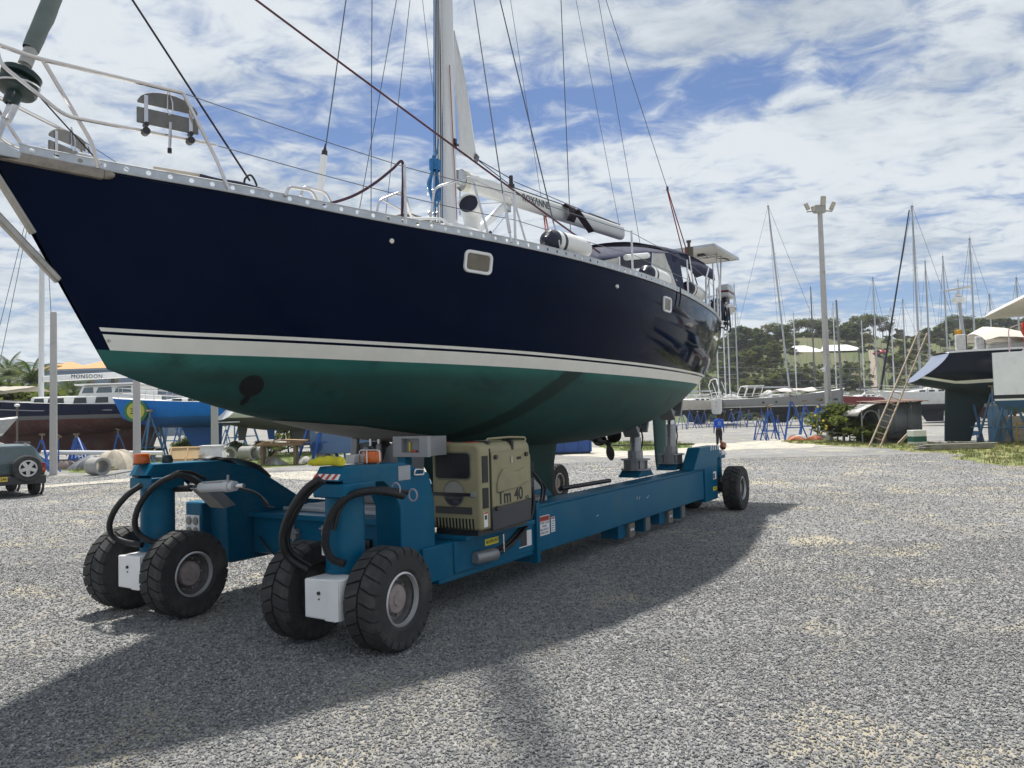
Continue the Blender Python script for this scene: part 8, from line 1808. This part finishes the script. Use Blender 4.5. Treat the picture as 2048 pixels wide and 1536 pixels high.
for i, (px, y, k, sc) in enumerate(TL_): rows_.setdefault(row_of(px, y), []).append((px, i))
rank = {i: n for v in rows_.values() for n, (_, i) in enumerate(sorted(v))}
HH = [7.5, 7.0, 8.0, 5.0, 8.0]
for i, (px, y, k, sc) in enumerate(TL_):
    sc *= .76 if y > 249 else .86
    if 1555 < px < 1745 and y < 222:              # keep the house in view, as the photo shows it
        hz = 836 - .026 * (px - 1024); ztop = EYE + (hz - 716) * y / FPX; sc = max(.25, min(sc, (ztop - hill_at(px, y).z) / HH[k]))
    put_tree(k, hill_at(px, y) - Vector((0, 0, .3)), sc, f'{PN[k]} {row_of(px, y)}, {ORDS[rank[i]]} from the left')
# scrub filling the slope between the trees
SCRUB = bpy.data.collections.new('scrub shapes')
for i in range(3): SCRUB.objects.link(bpy.data.objects.new('scrub shape', crown_mesh('scrub shape', 9, 60, 1.6, .8, .55, .24, 200 + i, [LEAF[i], LEAF[0], LEAF[3]])))
def hp(px, y): p = hill_at(px, y); return p
for (xa, xb, ya, yb, den, s0, s1) in ((1400, 1562, 152, 262, .13, .7, 1.35), (1562, 1742, 152, 188, .12, .5, 1.0), (1562, 1742, 186, 208, .22, .35, .6), (1562, 1590, 218, 242, .2, .6, 1.1), (1722, 1744, 218, 242, .15, .6, 1.1), (1562, 1742, 240, 264, .13, .7, 1.3)):
    q = MB(); q.grid([[hill_at(xa + (xb - xa) * i / 9, ya + (yb - ya) * j / 8) for i in range(10)] for j in range(9)]); sc1 = q.build('scrub_base', HM_, smooth=0)
    o = scatter('hill_scrub', sc1, SCRUB, den, s0, s1, 3 + xa % 7, HM_, tilt=.15); bpy.data.objects.remove(sc1)
q = MB(); q.grid([[hill_at(px_, y) for px_ in range(1775, 2120, 23)] for y in range(160, 262, 10)]); sc1 = q.build('scrub_base', HM_, smooth=0)
o = scatter('hill_scrub', sc1, SCRUB, .06, .6, 1.3, 8, HM_, tilt=.15); bpy.data.objects.remove(sc1)
# track up the hill, red car on it
q = MB(); tp = [(1752, 152), (1752, 165), (1751, 180), (1749, 195), (1748, 208), (1746, 220)]
q.grid([[hill_at(px - 9 + (y - 150) * .04, y) + Vector((0, 0, .12)), hill_at(px, y) + Vector((0, 0, .12)), hill_at(px + 8 - (y - 150) * .05, y) + Vector((0, 0, .12))] for px, y in tp]); tag(q.build('hill_track', mat('pale brown track', (0.26, 0.215, 0.165), .95, 0, .2, .4)), kind='structure')
p = hill_at(1762, 214); RC = thing('red_car', 'small red car parked at the top of the hill track', 'car', p + Vector((0, 0, .1)), radians(100))
q = MB(); q.prism([(-2, .3), (2, .3), (2.05, .8), (1.1, .9), (.6, 1.45), (-1.2, 1.45), (-1.8, .95), (-2.05, .85)], -.85, .85, 'y'); q.build('body', mat('red car paint', (0.42, 0.025, 0.03), .3), RC, bevel=.12)
q = MB(); q.prism([(-1.75, .98), (1.0, .95), (.58, 1.38), (-1.15, 1.38)], -.86, .86, 'y'); q.build('window', M_GLASSDK, RC)
for x in (-1.2, 1.25):
    for s in (-1, 1): q = MB(); q.cyl((x, s * .7, .32), (x, s * .9, .32), .33, n=14); q.build('wheel', M_BLACK, RC)
# the long white-roofed house
def hillY(px, py, y): return at(px, py, y)
hA, hB = at(1576, 708, 222), at(1724, 706, 222); HS = thing('white_roofed_house', 'long pale house with a low white roof on the hillside', 'house', (hA.x, 222, hA.z - 3.2), 0); HW = hB.x - hA.x
WALLH = mat('pale house wall', (0.48, 0.52, 0.54), .7, 0, .06, .4); ROOFH = mat('white sheet roof', (0.74, 0.74, 0.72), .5, 0, .05, .5)
q = MB(); q.box(.4, HW - .3, 0, 9, 0, 3.9); q.build('wall', WALLH, HS)
q = MB(); q.box(HW - 7.5, HW + .2, -.6, 6, -1.2, 3.9); q.build('wall', WALLH, HS)
def roof(x0, x1, y0, y1, z0, z1, hip): 
    q = MB(); ym = (y0 + y1) / 2; q.add([(x0, y0, z0), (x1, y0, z0), (x1, y1, z0), (x0, y1, z0), (x0 + hip, ym, z1), (x1 - hip, ym, z1)], [(0, 1, 5, 4), (1, 2, 5), (2, 3, 4, 5), (3, 0, 4), (3, 2, 1, 0)]); return q.build('roof', ROOFH, HS, smooth=0)
roof(-1.2, HW * .52, -1.4, 10, 3.5, 5.9, 4.5); roof(HW * .42, HW + .9, -2.0, 9.5, 3.6, 5.8, 3.5)
for k in range(5): x = 8.8 + k * 1.05; q = MB(); q.box(x, x + .5, -.02, .02, .7, 3.2); q.build('shutter', mat('dark shutter', (0.06, 0.08, 0.09), .6), HS)
for x in (.8, 2.6, 4.4): q = MB(); q.box(x, x + 1.1, -.02, .02, 1.6, 2.7); q.build('window', M_GLASSDK, HS)
q = MB(); q.box(HW - 2.3, HW - 1.2, -.63, -.6, 2.2, 2.9); q.build('window', M_GLASSDK, HS)
for k in range(6): x = .5 + k * 2.3; q = MB(); q.box(x - .1, x + .1, -1.2, -1.0, -3, 3.5); q.build('post', WALLH, HS)
# old stone walls: the ruined fort on the skyline
STW = mat('old dark stone', (0.10, 0.085, 0.075), .9, 0, .3, .5, bump=.6, bscale=2)
for (px0, px1, pt, pb, y, lb) in ((1532, 1562, 668, 690, 252, 'dark stone ruin wall among the trees left of the house'), (1608, 1640, 672, 688, 256, 'grey stone block building behind the house among trees'), (1796, 1882, 667, 690, 262, 'long low stone wall on the ridge right of the trees')):
    a, b = at(px0, pb, y), at(px1, pt, y); th = thing('stone_ruin', lb, 'ruin', (a.x, y, a.z - 3)); q = MB(); w_ = b.x - a.x; h_ = b.z - a.z + 3; n = 9; r = random.Random(int(px0))
    q.prism([(0, 0)] + [(w_ * i / n, h_ - r.uniform(0, .9) + (.3 if i == n else 0)) for i in range(n + 1)] + [(w_, 0)], 0, 1.2, 'y'); q.build('wall', STW, th)
    if px0 > 1790: 
        q = MB(); q.box(.2, 2.0, -.2, 1.4, 0, h_ + 1.7); q.build('tower', STW, th)
# a few power lines strung across the slope
for k, yy in enumerate((724, 734, 747)):
    a, b = at(1380, yy + 6, 175), at(2060, yy - 8, 175); q = MB(); q.tube([a.lerp(b, i / 24) - Vector((0, 0, 1.6 * 4 * (i / 24) * (1 - i / 24))) for i in range(25)], .022, 4); tag(q.build('power_line', mat('grey cable', (0.25, 0.26, 0.27), .6)), ('highest', 'middle', 'lowest')[k] + ' of the thin cables strung across the hillside above the boats', 'cable', 'cables strung across the hillside')
# ------------------------------------------------------------------ left background: palms and flats
FROND_M = [mat('palm leaf green', (0.060, 0.105, 0.022), .55, 0, .3, 1), mat('palm leaf yellow', (0.15, 0.15, 0.04), .6, 0, .3, 1)]
def frond_mesh(seed, ln=3.6, droop=1.0):
    r = random.Random(seed); q = MB(); pts = []
    for i in range(15):
        u = i / 14; pts.append(Vector((ln * (u - .18 * u * u * droop), 0, ln * (.50 * u - .72 * droop * u * u))))
    q.tube(pts, [.045 * (1 - u / 16) + .006 for u in range(15)], 4)
    for i in range(2, 15):
        for k in range(3):
            u = min(13.99, i - 1 + k / 3); p = pts[int(u)].lerp(pts[int(u) + 1], u % 1); t = (pts[int(u) + 1] - pts[int(u)]).normalized()
            for s in (-1, 1):
                l_ = .85 * sin(pi * min(1, (u + 2.0) / 16.5)) ** .8 * r.uniform(.85, 1.1); d = (t * .55 + Vector((0, s, 0)) * .75 + Vector((0, 0, -.45 - .25 * r.random()))).normalized(); e = p + d * l_; wv = t * .035
                q.mi(0 if r.random() < .8 else 1).add([p - wv, p + wv, e], [(0, 1, 2)])
    me = bpy.data.meshes.new('frond'); me.from_pydata(q.v, [], q.f)
    for m in FROND_M: me.materials.append(m)
    me.polygons.foreach_set('material_index', q.m); me.update(); return me
for m in FROND_M: leafy(m, .35)
FR = [frond_mesh(i, 3.4 + .2 * i, .75 + .12 * i) for i in range(4)]
def palm(base, h, sc, label, seed, nf=20):
    th = thing('palm_tree', label, 'palm tree', base, 0, 'coconut palms behind the navy ketch', sc); r = random.Random(seed)
    q = MB(); q.tube([(0, 0, 0), (.15, 0, h * .4), (.1, .1, h * .8), (.0, .1, h)], [.28, .20, .17, .20], 9)
    for k in range(16): z = h * (.1 + .05 * k); q.tube([(.12 + .21 * cos(a), .05 + .21 * sin(a), z) for a in [2 * pi * j / 9 for j in range(9)]], .02, 4, closed=True)
    q.build('trunk', BARK, th)
    for k in range(nf):
        o = bpy.data.objects.new('frond', FR[k % 4]); COL.objects.link(o); o.parent = th; a = 2.4 * k + r.uniform(-.2, .2); el = radians(62 - 88 * (k / nf) + r.uniform(-8, 8))
        o.matrix_local = Matrix.Translation((0, .1, h)) @ Matrix.Rotation(a, 4, 'Z') @ Matrix.Rotation(-el, 4, 'Y')
def palm_at(px, py, Y, label, seed, sc=1.0): p = at(px, py, Y); palm((p.x, Y, 0), p.z / sc, sc, label, seed)
palm_at(62, 765, 74, 'large coconut palm left of the pale pole, before the blue flats', 1, 1.05); palm_at(16, 752, 80, 'coconut palm at the left edge behind the larger one', 2, .95); palm_at(138, 790, 80, 'low coconut palm between the ketch mast and wheelhouse', 3, .8); palm_at(-8, 780, 84, 'coconut palm cut off by the left edge', 4, .85); palm_at(92, 795, 88, 'lowest coconut palm behind the pale pole', 5, .8)
# shrubs among the palms
GS = tree_proto('shrub', 'bushy shrub', 18, 90, 1.9, 1.0, 2.2, .16, 21, [LEAF[2], LEAF[0], LEAF[1]], 3); GS['category'] = 'shrub'
def shrub(px, py, Y, sc, label, first=[1], grp=None):
    p = at(px, py, Y); p = Vector((p.x, Y, 0))
    if first: first.pop(); GS.location = p; GS.scale = (sc,) * 3; GS['label'] = label; return GS
    return dup(GS, p, rt.uniform(0, 6), label, grp, sc)
shrub(40, 850, 66, 2.6, 'dark green shrub below the large palm'); shrub(110, 850, 70, 2.4, 'shrub between the palm and the ketch mast'); shrub(150, 850, 72, 2.2, 'shrub behind the ketch deckhouse'); shrub(-10, 850, 62, 2.6, 'shrub at the left edge under the palms')
for i, (px, py, sc, lb) in enumerate(((385, 915, .55, 'bright green weed clump under the blue yacht keel'), (402, 912, .5, 'bright green weed clump left of the white box'), (365, 918, .4, 'small weed clump behind the plywood panel'), (520, 914, .4, 'weed clump behind the concrete pipes'), (545, 917, .38, 'weed clump by the plywood table'), (470, 914, .4, 'weed clump below the white stern'), (300, 922, .35, 'weed clump right of the second pole'), (600, 905, .8, 'tall weed by the blue container'), (225, 925, .3, 'weed tuft behind the tarpaulins'), (620, 895, .7, 'leafy bush left of the blue container'))):
    p = ground(px, py); shrub(px, py, p.y, sc, lb)
# flowering bush by the lamp post
for i, (px, py, sc, lb) in enumerate(((1676, 884, .95, 'flowering bush behind the lamp post'), (1700, 883, .85, 'dense bush right of the slim pole'), (1722, 886, .55, 'low bush left of the shed'), (1745, 887, .45, 'low bush at the shed corner'))):
    p = ground(px, py); shrub(px, py, p.y, sc, lb)
p = ground(1668, 883); q = MB(); r = random.Random(8)
FLW = thing('yellow_flowers', 'yellow blossoms on the bush around the lamp post', 'flowers', p)
for k in range(26):
    q = MB(); c = Vector((r.uniform(-1.6, 1.3), r.uniform(-1.3, -.6), r.uniform(.3, 2.0))); q.ball(c, .07, .07, .06, 7, 5); q.build('blossom', mat('yellow blossom', (0.72, 0.55, 0.05), .7), FLW)
# blue-grey flats with orange roofs
a, b = at(62, 800, 150), at(300, 800, 150); BK = thing('apartment_block', 'blue-grey block of flats with orange hip roofs behind the palms', 'building', (a.x, 150, 0), radians(-3)); BW = b.x - a.x
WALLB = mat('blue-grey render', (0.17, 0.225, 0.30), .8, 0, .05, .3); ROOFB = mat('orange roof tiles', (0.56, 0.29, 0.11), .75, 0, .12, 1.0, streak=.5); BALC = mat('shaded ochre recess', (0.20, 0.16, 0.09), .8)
zE = at(200, 737, 150).z
q = MB(); q.box(0, BW, 0, 12, 0, zE); q.build('wall', WALLB, BK)
q = MB(); q.box(BW * .62, BW * 1.1, 3, 14, 0, zE + 2.2); q.build('wall', WALLB, BK)
for (x0, x1, zz_, hh, y0) in ((1.2, 7.5, zE, 1.9, -.5), (8.5, 16.5, zE, 1.9, -.5), (BW * .66, BW * 1.02, zE + 2.2, 2.2, 2.6)):
    q = MB(); ym = y0 + 6; q.add([(x0 - .5, y0, zz_), (x1 + .5, y0, zz_), (x1 + .5, y0 + 12.5, zz_), (x0 - .5, y0 + 12.5, zz_), (x0 + 2.6, ym, zz_ + hh), (x1 - 2.6, ym, zz_ + hh)], [(0, 1, 5, 4), (1, 2, 5), (2, 3, 4, 5), (3, 0, 4), (3, 2, 1, 0)]); q.build('roof', ROOFB, BK, smooth=0)
q = MB(); q.box(-.4, BW + .2, -.45, 0.02, zE - .35, zE - .02); q.build('eaves', mat('pale blue cornice', (0.26, 0.32, 0.38), .7), BK)
for fl_ in range(4):
    z0 = zE - 3.6 - fl_ * 3.1
    if z0 < .3: continue
    for xb in (6.9, 11.0, 15.8):
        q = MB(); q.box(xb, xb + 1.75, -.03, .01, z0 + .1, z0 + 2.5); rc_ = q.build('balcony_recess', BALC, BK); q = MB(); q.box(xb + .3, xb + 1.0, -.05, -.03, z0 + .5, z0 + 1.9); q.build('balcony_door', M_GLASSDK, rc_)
        q = MB(); q.box(xb - .05, xb + 1.8, -.35, -.05, z0 + .0, z0 + .12); q.build('balcony_slab', mat('pale blue cornice', (0, 0, 0)), rc_)
        for k in range(8): q = MB(); q.box(xb + .02 + k * .24, xb + .06 + k * .24, -.33, -.29, z0 + .12, z0 + .95); q.build('baluster', M_INK, rc_)
    for xw in (1.2, 3.4, 5.5, 9.2, 10.1, 13.6, 14.6):
        q = MB(); q.box(xw - .06, xw + .76, -.04, .01, z0 + 1.25, z0 + 1.95); wf = q.build('window', mat('white window frame', (0.62, 0.63, 0.64), .5), BK); q = MB(); q.box(xw, xw + .33, -.06, -.04, z0 + 1.31, z0 + 1.89); q.build('pane', M_GLASSDK, wf); q = MB(); q.box(xw + .37, xw + .70, -.06, -.04, z0 + 1.31, z0 + 1.89); q.build('pane', M_GLASSDK, wf)
# low blue building and white tents seen under the boats on the left
a = at(10, 900, 60); q = MB(); q.box(0, 9.5, 0, 4, 0, 1.9); o = q.build('blue_store', mat('pale blue store wall', (0.19, 0.30, 0.38), .7, 0, .1, .5)); o.location = (a.x, 60, 0); tag(o, 'long low pale blue store seen under the red hull at the left', 'shed')
# grass blades on the verges
BL = bpy.data.collections.new('grass shapes')
for i in range(3):
    r = random.Random(300 + i); q = MB()
    for k in range(14):
        x, y = r.uniform(-.12, .12), r.uniform(-.12, .12); a = r.uniform(0, 6); h = r.uniform(.05, .16); q.add([(x - .008 * cos(a), y - .008 * sin(a), 0), (x + .008 * cos(a), y + .008 * sin(a), 0), (x + .05 * sin(a), y + .05 * cos(a), h)], [(0, 1, 2)])
    me = bpy.data.meshes.new('grass shape'); me.from_pydata(q.v, [], q.f); me.materials.append(mat('grass blade', (0.15, 0.185, 0.04), .8, 0, .3, 2) if i < 2 else mat('dry grass blade', (0.30, 0.26, 0.11), .8, 0, .3, 2)); BL.objects.link(bpy.data.objects.new('grass shape', me))
for g_, dn in ((GR_R, 9), (GR_M, 9), (GR_L, 7)): scatter('grass', g_, BL, dn, .6, 1.6, 41, M_GRASSG, tilt=.1)

# ------------------------------------------------------------------ the air: a faint sea haze that pales the hill
q = MB(); q.box(-620, 620, -60, 640, -1.0, 75.0); hz_ = q.build('haze', [], None, smooth=0)
hm = bpy.data.materials.new('sea haze'); hm.use_nodes = True; t = hm.node_tree; t.nodes.remove(t.nodes['Principled BSDF']); pv = t.nodes.new('ShaderNodeVolumePrincipled'); pv.inputs['Color'].default_value = (.92, .95, 1, 1); pv.inputs['Density'].default_value = .00028; pv.inputs['Anisotropy'].default_value = .2
t.links.new(pv.outputs[0], [n for n in t.nodes if n.type == 'OUTPUT_MATERIAL'][0].inputs['Volume']); hz_.data.materials.append(hm); tag(hz_, kind='stuff'); hz_.display_type = 'WIRE'
